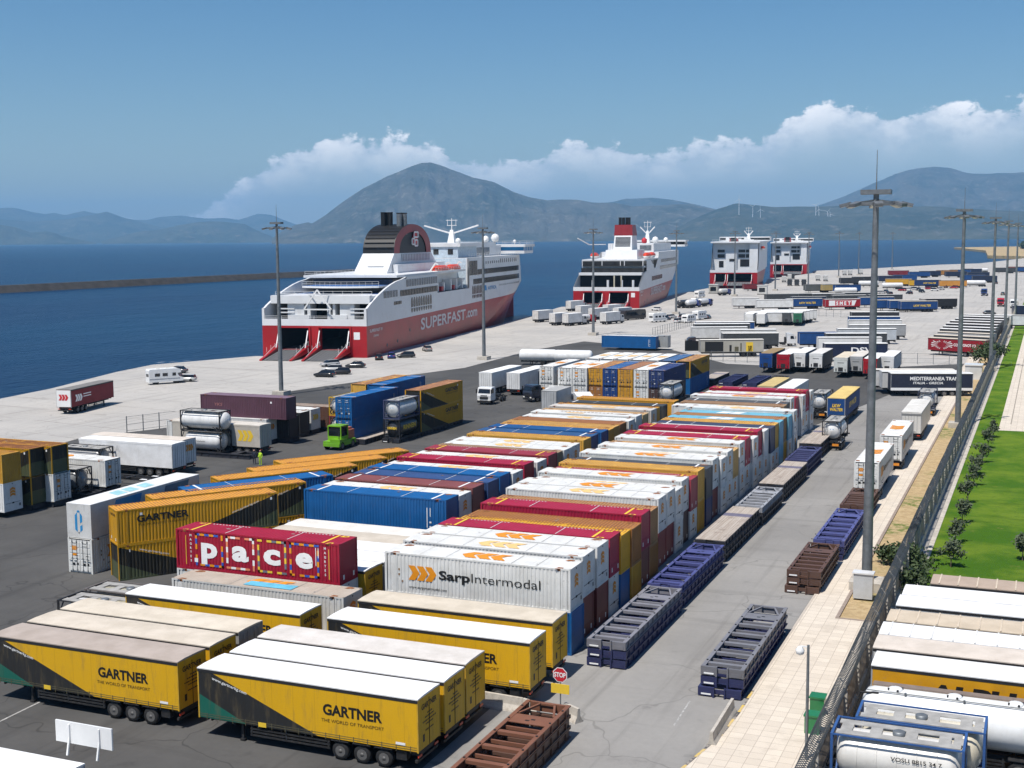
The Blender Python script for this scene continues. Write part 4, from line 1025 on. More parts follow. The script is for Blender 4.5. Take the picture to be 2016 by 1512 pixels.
LROW = [('blue', C_BLUE, 96.1), (F_, C_WHITE, 98.85), ('maroon', (0.22, 0.065, 0.06), 101.5), ('blue', (0.035, 0.075, 0.20), 104.3), ('blue', C_BLUE, 107.4), (F_, C_WHITE, 110.0), ('red', C_RED, 113.6), (F_, C_WHITE, 116.4), ('red', (0.30, 0.03, 0.05), 119.2),
        ('rib', (0.34, 0.24, 0.15), 121.4), (F_, C_WHITE, 124.0), (F_, C_WHITE, 126.6), ('yellow', (0.64, 0.36, 0.06), 129.6), ('blue', (0.03, 0.09, 0.22), 132.3), ('blue', (0.012, 0.08, 0.24), 135.5), ('yellow', (0.64, 0.36, 0.06), 138.1), ('yellow', (0.60, 0.35, 0.09), 140.6),
        ('rib', (0.36, 0.15, 0.05), 143.3), (F_, C_WHITE, 146.2), ('mark', C_WHITE, 148.9), ('yellow', (0.62, 0.42, 0.20), 151.7), (F_, (0.62, 0.58, 0.54), 154.8), ('yellow', C_YEL, 157.4), ('navy', (0.05, 0.055, 0.058), 160.6), ('rib', (0.60, 0.30, 0.03), 165.4)]
GL = 'forty-five-foot containers in the left-hand double row'
for i, (v, c, yb) in enumerate(LROW):
    hi = v in ('red', 'blue') or i in (2, 12, 19, 21)
    xc, yc = -45.2-6.858+random.uniform(-.2, .2), yb-1.25
    nm = NAMES.get(c, {'rib': 'rusty brown', 'yellow': 'yellow', 'navy': 'dark grey', 'red': 'dark red', 'blue': 'navy blue', 'maroon': 'maroon', F_: 'cream'}.get(v, 'white'))
    o = container(xc, yc, 2.9 if hi else 2.7, 0, v, c)
    tag(o, f'{nm} container{LOGO.get(v, "")}, upper left row, {ORD[i]} from near end', 'container', GL)
    if i in (0, 2, 3, 6, 8, 13, 16, 20, 23, 24):             # below, only where a gap leaves an end in view; the rest of the tier is one run
        pass
    o = container(xc, yc, 0, 0, 'plain' if i % 3 else 'yellow', (C_GREY, C_WHITE, C_YEL, C_MAR)[i % 4], h=2.896 if hi else 2.696)
    tag(o, f'container in lower tier of left row, under the {ORD[i]} {nm} one', 'container', GL)

# rotated yellow pairs beside the left row
ANG = 54.6
u_ = Vector((math.cos(R(ANG)), math.sin(R(ANG)), 0)); nrm = Vector((-u_.y, u_.x, 0))
TIPS = [(-60.3, 91.61), (-60.5, 96.5), (-59.97, 100.3), (-60.3, 105.5), (-59.64, 110.3), (-59.6, 114.8)]
GA = 'containers parked at an angle beside the left row'
for i, (px_, py_) in enumerate(TIPS):
    p = Vector((px_, py_, 0)) - u_*6.858 + nrm*1.25
    v = 'blue' if i == 2 else 'gartner'
    for tier in (0, 1):
        if tier == 0 and i == 5: pass
        flip = 180 if (tier == 1) else 0
        o = container(p.x, p.y, 2.9*tier, R(ANG+flip), v, C_BLUE if i == 2 else (0.58, 0.27, 0.025), h=2.9 if tier else 2.896)
        what = 'blue container' if i == 2 else 'yellow and black container with slanted livery'
        tag(o, f'{what}, {"upper" if tier else "lower"} tier, {ORD[i]} of the angled pairs', 'container', GA)
EBOX = MB()
def ebox_extra(mb, L, h):
    e = L/2
    X, Y, Z = Vector((1, 0, 0)), Vector((0, 1, 0)), Vector((0, 0, 1))
    def P(a, b): return (e+.012, a, b)
    for pts in (((-.42, .75), (-.42, 1.95), (-.18, 2.2), (-.18, .55)), ((.10, 1.30), (.10, 2.2), (.34, 1.95), (.34, 1.45)), ((.10, .55), (.10, 1.05), (.34, 1.2), (.34, .75)), ((-.18, 2.2), (-.18, 2.33), (-.04, 2.4), (.10, 2.33), (.10, 2.2))):
        mb.poly([P(a, b) for a, b in pts], 2) if True else None
    mb.poly([P(-.10, .55), P(-.04, .38), P(.02, .55)], 3)
def container_e(x, y, z, rz):
    t = thing('shipping_container', (x, y, z), rz); L, h = 14.6, 2.9
    mb = MB(); e, w = L/2, CW
    mb.box(-e, e, -w, w, 0.05, h-.02, 0); ebox_extra(mb, L, h)
    for s in (-1, 1):
        for k in range(2):
            xa = 3.0-k*6.6; mb.quad(*[(xa+dx*(-s), s*(w+.012), .1+dz) for dx, dz in ((-2.2, 0), (1.2, 0), (2.2, 2.65), (-1.2, 2.65))], 2 if k == 0 else 4)
    for s in (-1, 1):
        for q in (-1, 1): mb.box(*sorted((q*(e+.006), q*(e-.12))), *sorted((s*(w+.006), s*(w-.10))), 0, h, 0)
    mb.build('body', [PAINT, RUST, BINK, INK, mat('teal_panel', (0.06, 0.20, 0.30), .5)], t, col=(0.62, 0.62, 0.61))
    mb = MB(); mb.box(-e-.004, e+.004, -w-.004, w+.004, h-.02, h+.03, 0)
    for k in range(12): mb.box(-e+.6+k*1.2, -e+.63+k*1.2, -w+.05, w-.05, h+.03, h+.036, 0)
    for a in (-1.2, .8, 2.4): mb.quad((a-.9, -.7, h+.045), (a+.4, -.7, h+.045), (a+.9, .7, h+.045), (a-.4, .7, h+.045), 1)
    mb.build('roof', [ROOFP, mat('pale_teal_vinyl', (0.35, 0.62, 0.66), .5)], t, col=(0.74, 0.74, 0.73))
    return t
tag(container_e(-73.05, 81.5+7.3, 2.9, R(-90)), 'white insulated container with a blue letter e on its near end', 'container')
tag(container(-73.0, 81.4+6.858, 0, R(90), 'sarp', C_WHITE, doors=True, h=2.896), 'white container with arrow logo doors, beneath the one marked with a blue e', 'container')

# the magenta box on its white neighbour, and the box with the pale blue roof patch
k_ = at(677.8, 1070, 6.45)
tag(container(-44.3-6.858, 75.9, 3.55, 0, 'pace', (0.33, 0.006, 0.030)), 'crimson container lettered pace in large white letters, framed by mosaic borders', 'container')
tag(container(-44.3-6.858, 75.9, 0.62, 0, 'sarp', C_WHITE), 'white ribbed container directly beneath the crimson lettered one', 'container')
o = container(-41.75-6.858, 70.75+1.25, 1.1, 0, 'sarp', (0.60, 0.60, 0.58), roofcol=(0.45, 0.385, 0.32)); 
mb = MB(); mb.quad((-1.2, -.9, 2.93), (2.6, -.9, 2.93), (2.6, .1, 2.93), (-1.2, .1, 2.93)); mb.build('roof_patch', mat('pale_blue_patch', (0.13, 0.48, 0.66), .5), o)
tag(o, 'pale container with a dirty tan roof carrying a light blue patch', 'container')

# left cluster on cassettes
CASS_BLUE, CASS_RUSTC, CASS_DK = (0.030, 0.036, 0.11), (0.115, 0.062, 0.045), (0.030, 0.032, 0.042)
def boxX(px, py, z, **kw):
    """container lying along X whose near top right corner is seen at a pixel"""
    p = at(px, py, z); L = kw.get('L', 13.716); h = kw.get('h', 2.9)
    return p.x-L/2, p.y+1.25, z-h
def under(o, x, y, rz, label, grp='low cassettes under the stacks', col=CASS_DK, L=13.6):
    return tag(cassette(x, y, 0.0, rz, col, L=L), label, 'cassette', grp)
x, y, z = boxX(56.8, 884.4, 6.4)
tag(container(x, y, z, R(180), 'gartner', (0.50, 0.22, 0.035)), 'yellow and black container, front one on top in the far-left stack', 'container', 'left edge stack')
tag(container(x, y, z-2.9, R(180), 'gartner', (0.50, 0.22, 0.035), h=2.896), 'yellow and black container, bottom of the far-left stack', 'container', 'left edge stack')
under(o, x, y, 0, 'dark cassette under the far-left yellow and black stack')
x, y, z = boxX(96, 880, 6.4)
tag(container(x, y+.3, z, R(180), 'gartner', (0.62, 0.33, 0.025)), 'yellow container behind the far-left stack, on a white one', 'container', 'left edge stack')
tag(container(x+.1, y+.3, z-2.9, R(180), 'sarp', C_WHITE, doors=True, h=2.896), 'white container with barred doors under a yellow one at the left edge', 'container', 'left edge stack')
under(o, x, y+.3, 0, 'dark cassette under the white barred-door container at left edge')
p = at(8, 895, 6.4)
tag(container(p.x-6.858, p.y+.9, 3.5, 0, 'yellow', (0.55, 0.29, 0.03)), 'yellow container end cut off by the left edge, upper', 'container', 'left edge stack')
tag(container(p.x-6.858, p.y+.9, .6, 0, 'sarp', C_WHITE, h=2.896), 'white container end cut off by the left edge, lower', 'container', 'left edge stack')
p = at(206.3, 907.3, 3.7)
tag(container(p.x-6.858, p.y+1.25, .8, R(180), 'sarp', C_WHITE, doors=True), 'white container lettered with an arrow logo, right of the left edge stack', 'container')
under(o, p.x-6.858, p.y+1.25, 0, 'dark cassette under the white lettered container by the left edge')
p = at(150, 928, 3.0)
tag(tank_container(p.x-3.0, p.y+1.2, .6, 0, C_BLK, (0.20, 0.21, 0.22)), 'dark grey tank container end-on beside the left edge stack', 'tank container')
under(o, p.x-5.5, p.y+1.2, 0, 'long dark cassette under the grey end-on tank container')
p = at(195, 884, 3.4)
tag(tank_container(p.x-3.0, p.y+1.2, .8, 0, C_BLK, (0.35, 0.35, 0.35)), 'black framed tank container behind the white lettered container', 'tank container')
def ex_kotra(mb, L, z0, z1):
    for s in (-1, 1): mb.text('KOTRA', (-2.6*(-s)*(-1 if s > 0 else 1)*1.0, s*TW, z0+1.5), (-s, 0, 0), (0, 0, 1), .8, 11, .03, 3.6, 'C')
def ex_logo_end(mb, L, z0, z1): chevrons(mb, (L/2+.03, 0, z1-.95), (0, 1, 0), (0, 0, 1), 1.4, .75, 10)
EXTRA['kotra'] = lambda mb, L, z0, z1: [mb.text('KOTRA', (-2.4 if s < 0 else 2.4, s*TW, z0+1.55), (-s, 0, 0), (0, 0, 1), .75, 6, .03, 3.4, 'C') for s in (-1, 1)]
EXTRA['logoend'] = ex_logo_end
REEFER = obj_paint('reefer_skin', 0.35, (0.30, 0.29, 0.27), 0.18)
MATS['belt'] = MATS.get('belt')
del MATS['belt']; mat('belt', (0.10, 0.09, 0.05), 0.7)
GHOST = mat('ghost_lettering', (0.58, 0.58, 0.58), .4, var=.05)
EXTRA['kotra'] = lambda mb, L, z0, z1: [mb.text('KOTRA', (-2.4 if s < 0 else 2.4, s*TW, z0+1.55), (-s, 0, 0), (0, 0, 1), .75, 11, .03, 3.4, 'C') for s in (-1, 1)]
p = at(338.4, 874.6, 4.0)
o = trailer(p.x-6.8, p.y+1.27, 0, (0.80, 0.80, 0.80), (0.80, 0.80, 0.79), 'reefer', body_mat=REEFER, extra='kotra')
for ch in o.children:
    if ch.name.startswith('body'): ch.data.materials.append(GHOST)
tag(o, 'white box trailer with ghost lettering KOTRA, grey doors at its right end', 'trailer')
p2 = at(385, 860.6, 4.0)
tag(trailer(p2.x-6.8, p2.y-1.27, 0, (0.72, 0.72, 0.71), (0.62, 0.55, 0.48), 'reefer', body_mat=REEFER, extra='logoend'), 'white box trailer with tan roof and orange arrow logo, behind the KOTRA one', 'trailer')
p = at(262, 946, .9)
tag(skel_chassis(p.x-1, p.y+1.2, 0, 12, rear_board=False), 'empty road chassis in front of the white KOTRA trailer', 'chassis')

# the row of tanks and white boxes left of centre
p = at(480.5, 889, .3); tx, ty = -98.6, 133.8
under(o, tx+.5, ty, 0, 'dark cassette under the two stacked white tank containers')
tag(tank_container(tx, ty, .6, 0, C_BLK, (0.74, 0.74, 0.73), logo='sarp'), 'white tank container with orange arrow logo, lower of the stacked pair', 'tank container')
tag(tank_container(tx-.2, ty+.2, 3.2, 0, C_BLK, (0.74, 0.74, 0.73), r=1.12, domed=True), 'white domed tank container on top of the stacked pair', 'tank container')
DKB = 'dark flat wagon frame under the white boxes'
def rowbox(px, py, z, v, c, label, rc=None, h=2.9, zz=.6, grp='white boxes on cassettes left of centre'):
    p = at(px, py, z); o = container(p.x-6.858, p.y+1.25, z-h, 0, v, c, roofcol=rc, h=h); tag(o, label, 'container', grp)
    if zz and z < 4: tag(cassette(p.x-6.8, p.y+1.25, 0, 0, CASS_DK), f'dark cassette beneath the {label.split(",")[0]}', 'cassette', 'low cassettes under the stacks')
    return o
EXB = 'endbig'
def bigend(o, mi=2, cx=.0):
    mb = MB(); chevrons(mb, (6.858-.02, cx, 1.75), (0, 1, 0), (0, 0, 1), 1.5, .75, 0); mb.build('end_logo', ORANGE if mi == 2 else YINK, o); return o
bigend(rowbox(498, 837, 3.5, 'plain', C_WHITE, 'white box with a yellow arrow logo end, nearest beside the tanks', (0.55, 0.50, 0.44)), 3)
bigend(rowbox(524, 826, 3.5, 'plain', C_WHITE, 'white box with a red arrow logo end, second beside the tanks'))
bigend(rowbox(549, 820.6, 3.5, 'plain', C_WHITE, 'white box with three orange arrows, third beside the tanks'), 3)
o = rowbox(562.5, 784.2, 6.4, 'purple', (0.10, 0.042, 0.065), 'faded purple container on top of the stack behind the tanks', (0.20, 0.13, 0.17))
rowbox(569, 822, 3.5, 'navy', C_BLK, 'black container at ground level, under the faded purple one')
rowbox(590, 813, 3.5, 'navy', (0.03, 0.032, 0.036), 'black container between the purple stack and a white box', (0.60, 0.60, 0.58))
bigend(rowbox(612, 806.8, 3.5, 'plain', C_WHITE, 'white box with a yellow arrow logo end, right of the black containers'), 3)
rowbox(646, 801.5, 3.5, 'rib', (0.12, 0.06, 0.04), 'dark brown container with tan roof, last before the blue pair', (0.42, 0.37, 0.31))
p = at(338, 827.5, 4.0)
EXTRA['ylogo'] = lambda mb, L, z0, z1: [chevrons(mb, (4.6 if s < 0 else 4.6, s*TW, z0+1.4), (-s, 0, 0), (0, 0, 1), 2.4, 1.4, 7) for s in (-1, 1)]
tag(trailer(p.x+6.8, p.y+1.27, 0, (0.50, 0.46, 0.40), (0.58, 0.54, 0.48), 'reefer', body_mat=REEFER, extra='ylogo'), 'beige box trailer with yellow arrow logo behind the stacked tanks', 'trailer')

# blue pair, yellow box and framed tanks
def boxY(px, py, z, v, c, label, grp=None, doors=True, rz=90, L=13.716, h=2.9, rc=None):
    """container along Y whose near top right corner (seen from the camera) is at a pixel"""
    p = at(px, py, z); o = container(p.x-1.25, p.y+L/2, z-h, R(rz), v, c, L=L, h=h, doors=doors, roofcol=rc); return tag(o, label, 'container', grp)
GB = 'double-stacked blue containers left of centre'
boxY(691.7, 783.8, 6.3, 'blue', C_BLUE, 'blue container with doors, upper of the pair behind the green tug', GB)
boxY(691.7, 783.8, 3.4, 'blue', C_BLUE, 'blue container with doors, lower of the pair behind the green tug', GB) if False else None
p = at(691.7, 783.8, 6.3)
tag(container(p.x-1.25, p.y+6.858, .5, R(90), 'blue', C_BLUE, doors=True, h=2.896), 'blue container with doors, lower of the pair behind the green tug', 'container', GB)
p = at(757, 758.8, 6.3); bx2 = p.x-1.25
tag(container(bx2-.3, p.y+6.858, 3.4, R(90), 'blue', C_BLUE), 'blue container farther back, upper, beside the yellow roof', 'container', GB)
tag(container(bx2-.3, p.y+6.858, .5, R(90), 'blue', C_NAVY, h=2.896), 'navy container farther back, lower, beside the yellow roof', 'container', GB)
tag(container(bx2-3.1, p.y+6.9, 3.4, R(90), 'yellow', (0.64, 0.36, 0.06)), 'yellow container on the far side of the blue stack', 'container', GB)
tag(container(bx2-3.1, p.y+6.9, .5, R(90), 'yellow', C_YEL, h=2.896), 'yellow container at ground level behind the blue stack', 'container', GB)
p = at(646.5, 775.5, 6.2)
tag(tank_container(p.x+1.25, p.y+3.0, 3.2, R(-90), (0.60, 0.36, 0.02)), 'white tank in a yellow frame, upper, left of the blue pair', 'tank container')
tag(tank_container(p.x+1.25, p.y+3.0, .6, R(-90), (0.30, 0.05, 0.05)), 'white tank in a dark red frame, lower, left of the blue pair', 'tank container')
# yellow and black pair with the stacked tanks before it
p = at(828.6, 770.7, 6.3)
tag(container(p.x-1.25, p.y+6.858, 3.5, R(90), 'gartner', (0.44, 0.20, 0.07)), 'brownish yellow and black container, upper of the pair behind the stacked tanks', 'container', 'yellow and black pair at centre')
tag(container(p.x-1.25, p.y+6.858, .6, R(90), 'gartner', (0.58, 0.30, 0.03), h=2.896), 'yellow and black container, lower of the pair behind the stacked tanks', 'container', 'yellow and black pair at centre')
tag(tank_container(p.x-1.25, p.y-3.4, 3.2, R(-90), (0.06, 0.07, 0.14), (0.62, 0.63, 0.63)), 'silver tank in a navy frame, upper, before the yellow and black pair', 'tank container')
tag(tank_container(p.x-1.25, p.y-3.4, .6, R(-90), C_BLK, (0.04, 0.04, 0.042), logo='rinnen'), 'black tank lettered in yellow, lower, before the yellow and black pair', 'tank container')
gx, gy = p.x-1.25, p.y
tag(cassette(gx, gy+6.8, 0, R(90), CASS_DK), 'dark cassette under the yellow and black pair', 'cassette', 'low cassettes under the stacks')
tag(cassette(gx, gy-3.4, 0, R(90), CASS_DK, L=6.8), 'short dark cassette under the stacked tanks', 'cassette', 'low cassettes under the stacks')

# big block with its door ends towards us
BL = [(-77.3, 199.4, S, C_WHITE, S, C_WHITE), (-73.55, 198.3, S, C_WHITE, S, C_WHITE), (-70.95, 198.3, S, C_WHITE, S, C_WHITE), (-68.45, 199.0, 'yellow', C_YEL, 'rib', C_RUST), (-65.9, 199.0, 'blue', (0.012, 0.05, 0.20), 'blue', (0.012, 0.05, 0.20)),
      (-63.3, 199.1, 'yellow', (0.58, 0.29, 0.03), 'yellow', C_YEL), (-60.6, 199.1, S, C_WHITE, S, C_WHITE), (-57.85, 198.5, 'navy', C_NAVY, 'maroon', (0.07, 0.04, 0.035))]
GK = 'containers in the block with barred doors facing the yard'
for i, (x, y, v, c, v2, c2) in enumerate(BL):
    nm, n2 = NAMES.get(c, 'blue' if v == 'blue' else 'yellow'), NAMES.get(c2, 'blue' if v2 == 'blue' else 'dark brown')
    rc = (0.36, 0.15, 0.05) if i == 5 else None
    if i == 4: rc = (0.03, 0.10, 0.26)
    tag(container(x, y+6.858, 2.9, R(90), v, c, doors=True, roofcol=rc), f'{nm} container, upper front tier of the block, {ORD[i] if i else "first"} from its left', 'container', GK)
    tag(container(x, y+6.858, 0, R(90), v2, c2, doors=True, h=2.896), f'{n2} container, lower front tier of the block, {ORD[i] if i else "first"} from its left', 'container', GK)
B2 = [(-74.6, F_, C_WHITE), (-71.9, F_, C_WHITE), (-69.2, F_, C_WHITE), (-66.4, F_, C_WHITE), (-63.6, F_, C_WHITE), (-60.7, 'blue', (0.05, 0.12, 0.26)), (-57.85, 'gartner', (0.60, 0.36, 0.06))]
for i, (x, v, c) in enumerate(B2):
    nm = 'white' if v == F_ else ('blue' if v == 'blue' else 'yellow and black')
    tag(container(x, 215.2+6.858, 2.9, R(90), v, c), f'{nm} container, rear upper tier of the block, {ORD[i] if i else "first"} from its left', 'container', GK)
tag(container(-57.85, 215.2+6.858, 0, R(90), 'blue', C_BLUE, h=2.896), 'blue container under the yellow and black one at the block\'s right end', 'container', GK)
p = at(1184.5, 660.2, 3.5)
tag(container(p.x+6.858, p.y+1.25, .6, 0, 'blue', C_BLUE, roofcol=(0.70, 0.70, 0.69)), 'big blue container with a white roof standing alone behind the block', 'container')
tag(container(p.x+6.858+2.2, p.y+4.2, .6, 0, 'plain', (0.36, 0.37, 0.37)), 'grey container tucked behind the lone blue one', 'container')
# cassettes and boxes beyond the right row
for i, (x, y, c, dk) in enumerate(((-57.3, 236, CASS_DK, True), (-53.2, 234, CASS_BLUE, False), (-48.6, 233, CASS_BLUE, False), (-45.5, 233.5, CASS_DK, False))):
    for k in range(2): tag(cassette(x, y, k*.6, R(90), c, deck=dk and k == 1), f'{"planked" if dk else "open blue" if c == CASS_BLUE else "open dark"} cassette behind the right row, {"upper" if k else "lower"} of pair {["one","two","three","four"][i]} from left', 'cassette', 'cassettes behind the right row')
tag(tank_container(-52.0, 186.5, 2.9, R(-90), C_BLK), 'white tank container in a black frame on a box, before the block', 'tank container')
tag(container(-52.0, 187.5, 0, R(90), 'navy', C_BLK, L=6.06, h=2.896), 'short black container under the black framed tank', 'container')
p = at(1550, 764, 4.0)
tag(trailer(p.x-.3, p.y+6.8, R(90), (0.70, 0.70, 0.69), (0.76, 0.76, 0.75), 'reefer', body_mat=REEFER), 'white box trailer just behind the far end of the right row', 'trailer')
p = at(1507, 760, 4.0)
tag(trailer(p.x, p.y+6.8, R(90), (0.50, 0.45, 0.30), (0.55, 0.42, 0.18), 'reefer', body_mat=REEFER), 'tan-roofed trailer just behind the far end of the right row', 'trailer')

# cassette stacks along the lane
GC = 'cassettes stacked three high along the lane'
LANE = [(-25.1, 75.05, CASS_BLUE, 13.6, False, 'first', (0.22, 0.22, 0.25)), (-25.3, 89.2, CASS_BLUE, 13.6, False, 'second', (0.075, 0.085, 0.24)), (-25.5, 103.8, CASS_DK, 14.4, True, 'third', None), (-25.4, 118.6, CASS_DK, 10.4, False, 'fourth', (0.34, 0.35, 0.38)),
        (-25.6, 130.2, CASS_DK, 14.4, True, 'fifth', None), (-25.8, 145.6, CASS_BLUE, 10.4, False, 'sixth', (0.06, 0.065, 0.16)), (-26.3, 157.8, CASS_DK, 14.0, True, 'seventh', None)]
for x, y, c, L, dk, od, tc in LANE:
    for k in range(3):
        tag(cassette(x+(k % 2)*.05, y+L/2, k*.6, R(90), (tc if (tc and k == 2) else c), deck=dk and k == 2, L=L),
            f'{"planked" if dk and k == 2 else "open"} cassette, {["bottom","middle","top"][k]} of the {od} stack beside the right row', 'cassette', GC)
LANE2 = [(-17.0, 72.6, CASS_BLUE, 14.0, 'single stack at the kerb nearest the camera', (0.19, 0.19, 0.21)), (-16.4, 96.8, CASS_RUSTC, 9.7, 'rusty stack at the kerb', CASS_RUSTC), (-16.2, 107.6, CASS_BLUE, 13.4, 'blue stack behind the rusty one', (0.09, 0.10, 0.27)), (-16.2, 122.6, CASS_RUSTC, 9.0, 'rusty stack before the white doors', CASS_RUSTC)]
for x, y, c, L, ds, tc in LANE2:
    for k in range(3):
        tag(cassette(x-(k == 0)*.1, y+L/2-(k == 0)*.25, k*.6, R(90), tc if k == 2 else c, L=L), f'{["bottom","middle","top"][k]} cassette of the {ds}', 'cassette', GC)
for k in range(3):
    tag(cassette(-24.55, 49.9+6.8, k*.62, R(90), (0.20, 0.085, 0.05) if k == 2 else CASS_RUSTC, L=13.6), f'rusty cassette at the bottom edge beside the barriers, {["bottom","middle","top"][k]} of its stack', 'cassette', GC)

# ------------------------------------------------------------------ trailers in the near yard
GG = 'yellow and black curtain trailers in the near yard'
def tX(xr, y, v, roofc, label, grp=GG, **kw):
    return tag(trailer(xr-6.8, y+1.27, 0, (0.6, 0.3, 0.01), roofc, v, **kw), label, 'trailer', grp)
TAN, CRM, WHT = (0.42, 0.355, 0.31), (0.62, 0.56, 0.47), (0.80, 0.80, 0.80)
tX(-44.0, 56.35, 'gartner', TAN, 'yellow and black curtain trailer with a brownish roof at the left edge')
tX(-43.98, 59.3, 'gartner', (0.60, 0.53, 0.44), 'yellow curtain trailer with a beige roof, between a brownish and a cream roof')
tag(trailer(-44.0-6.8, 62.2+1.27, 0, (0.30, 0.30, 0.29), (0.62, 0.55, 0.45), 'curtain'), 'grey curtain trailer with a cream roof, third from the left corner', 'trailer')
tX(-28.85, 56.05, 'gartner', WHT, 'yellow and black curtain trailer, clean white roof, nearest the camera')
tX(-28.75, 58.95, 'gartner', WHT, 'yellow curtain trailer with white roof, middle one of the near three')
tX(-28.85, 61.9, 'gartner', (0.64, 0.60, 0.56), 'yellow curtain trailer with a grubby off-white roof, far one of the near three')
tX(-26.95, 66.7, 'gartner', WHT, 'yellow and black trailer, white roof, behind the concrete barriers')
tX(-27.1, 70.8, 'gartner', (0.60, 0.53, 0.43), 'yellow trailer with stained tan roof in front of the white ribbed container')
tX(-42.45, 66.6, 'gartner', WHT, 'yellow and black trailer with white roof in front of the blue-patched roof')
GWW = 'white roofed trailers behind the crimson container'
tX(-43.85, 77.4, 'gartner', WHT, 'yellow trailer whose rear shows right of the crimson container')
for i, (y, rc, w) in enumerate(((80.1, WHT, 'white'), (82.8, WHT, 'white'), (85.4, (0.56, 0.50, 0.42), 'beige'), (88.0, (0.72, 0.69, 0.64), 'pale grey'))):
    tag(trailer(-43.8-6.8, y+1.27, 0, (0.6, 0.6, 0.58), rc, 'curtain'), f'trailer with a {w} roof behind the crimson container, {["nearest white", "second white", "third", "farthest"][i]} of the four', 'trailer', GWW)
p = at(71.5, 1166, 3.2)
tag(tank_container(-57.8, 66.6, .75, 0, C_BLK, (0.78, 0.78, 0.77), logo='sarp'), 'white tank container with an orange arrow in a black frame, by the left trailers', 'tank container')
tag(tank_container(-58.0, 69.5, .75, 0, (0.16, 0.14, 0.13), (0.46, 0.43, 0.33)), 'khaki tank container with brown walkway, behind the white tank', 'tank container')
tag(skel_chassis(-57.4, 66.6, 0, 8.5, rear_board=False), 'road chassis under the white framed tank by the left trailers', 'chassis')
tag(skel_chassis(-57.6, 69.5, 0, 8.5, rear_board=False), 'road chassis under the khaki tank by the left trailers', 'chassis')

# right lane: boxes on chassis standing in a file
GF = 'vehicles waiting in file along the pavement'
tag(container(-16.45, 133.6+6.858, 1.2, R(90), 'sarp', C_WHITE, doors=True), 'white container with arrow logo doors, first in the file by the pavement', 'container', GF)
tag(skel_chassis(-16.45, 133.4+6.9, R(-90), 13.2), 'road chassis under the first white container of the file', 'chassis', GF)
tag(container(-16.1, 152.5+6.858, 1.2, R(90), 'sarp', (0.68, 0.68, 0.66), doors=True), 'white container with orange roof logo, second in the file by the pavement', 'container', GF)
tag(skel_chassis(-16.1, 152.3+6.9, R(-90), 13.2), 'road chassis under the second white container of the file', 'chassis', GF)
o = trailer(-15.95, 175.1+7.4, R(-90), (0.62, 0.60, 0.56), (0.66, 0.64, 0.60), 'reefer', L=14.4, body_mat=REEFER)
mb = MB()
for (a, b_, z0, z1, m) in ((-.95, -.25, 1.35, 1.55, 0), (-1.0, -.55, 1.9, 2.15, 1), (-.2, .6, 1.3, 1.38, 2)): mb.quad((7.24, a, z0), (7.24, b_, z0), (7.24, b_, z1), (7.24, a, z1), m)
mb.box(7.2, 7.25, -1.26, 1.26, 3.55, 3.75, 2)
mb.build('rear_markings', [RINK, BINK, mat('frame_grey', (0.2, .2, .2), .5)], o)
tag(o, 'off-white box trailer with red rear marks, third in the file by the pavement', 'trailer', GF)
tag(tank_container(-16.2, 203.6, 1.15, R(-90), (0.045, 0.055, 0.09)), 'white tank in a navy frame, last in the file by the pavement', 'tank container', GF)
tag(skel_chassis(-16.2, 204.4, R(-90), 9.0), 'road chassis with orange board under the navy framed tank', 'chassis', GF)
# tanks and the blue trailer beyond the end of the right row
tag(tank_container(-24.75, 167.9, 1.15, R(-90), C_BLK, (0.74, 0.74, 0.73)), 'white tank container on a road chassis in the middle of the lane', 'tank container')
tag(skel_chassis(-24.75, 168.6, R(-90), 8.6), 'road chassis with orange board under the white tank in the lane', 'chassis')
tag(tank_container(-30.9, 195.6, 1.3, R(-90), C_BLK, (0.74, 0.74, 0.73)), 'white tank container in a black frame beside the blue trailer', 'tank container')
tag(skel_chassis(-30.9, 196.2, R(-90), 8.6), 'road chassis under the white tank beside the blue trailer', 'chassis')
EXTRA['lkw'] = lambda mb, L, z0, z1: [mb.text('LKW', (-L/2-.012, 0, z0+1.50), (0, -1, 0), (0, 0, 1), .48, 7, .04, 1.15, 'C', shear=.2), mb.text('WALTER', (-L/2-.012, 0, z0+.95), (0, -1, 0), (0, 0, 1), .42, 7, .04, 1.9, 'C', shear=.2)] + \
    [mb.text('LKW WALTER', (0, s*TW, z0+1.0), (-s, 0, 0), (0, 0, 1), .8, 7, .04, 7.5, 'C', shear=.2) for s in (-1, 1)]
EXTRA['lkwside'] = EXTRA['lkw']
LKWB = (0.010, 0.055, 0.19)
tag(trailer(-27.5, 187.0+7.8, R(90), LKWB, (0.68, 0.50, 0.18), 'curtain', L=15.6, extra='lkw'), 'blue trailer with a straw yellow roof lettered LKW WALTER', 'trailer')
# three trailers swung across the end of the lane
EXTRA['med'] = lambda mb, L, z0, z1: [q for s in (-1, 1) for q in (mb.text('MEDITERRANEA TRANS', (0.6*(1 if s < 0 else -1), s*TW, z0+1.66), (-s, 0, 0), (0, 0, 1), .60, 5, .025, 8.4, 'C'), mb.text('ITALIA - GRECIA', (-.6*(1 if s < 0 else -1), s*TW, z0+1.0), (-s, 0, 0), (0, 0, 1), .40, 5, .02, 5.0, 'C', shear=.2),
    mb.box(-6.8, 6.8, *sorted((s*(TW+.02), s*(TW-.02))), z0-.1, z0+.35, 4 if False else 5))]
EXTRA['swirl'] = lambda mb, L, z0, z1: None
a_ = R(17.5); ux, uy = math.cos(a_), math.sin(a_)
c_ = Vector((-23.9, 224.0, 0)) + Vector((ux, uy, 0))*6.8 + Vector((-uy, ux, 0))*1.27
GM = 'trailers parked slantwise before the booth'
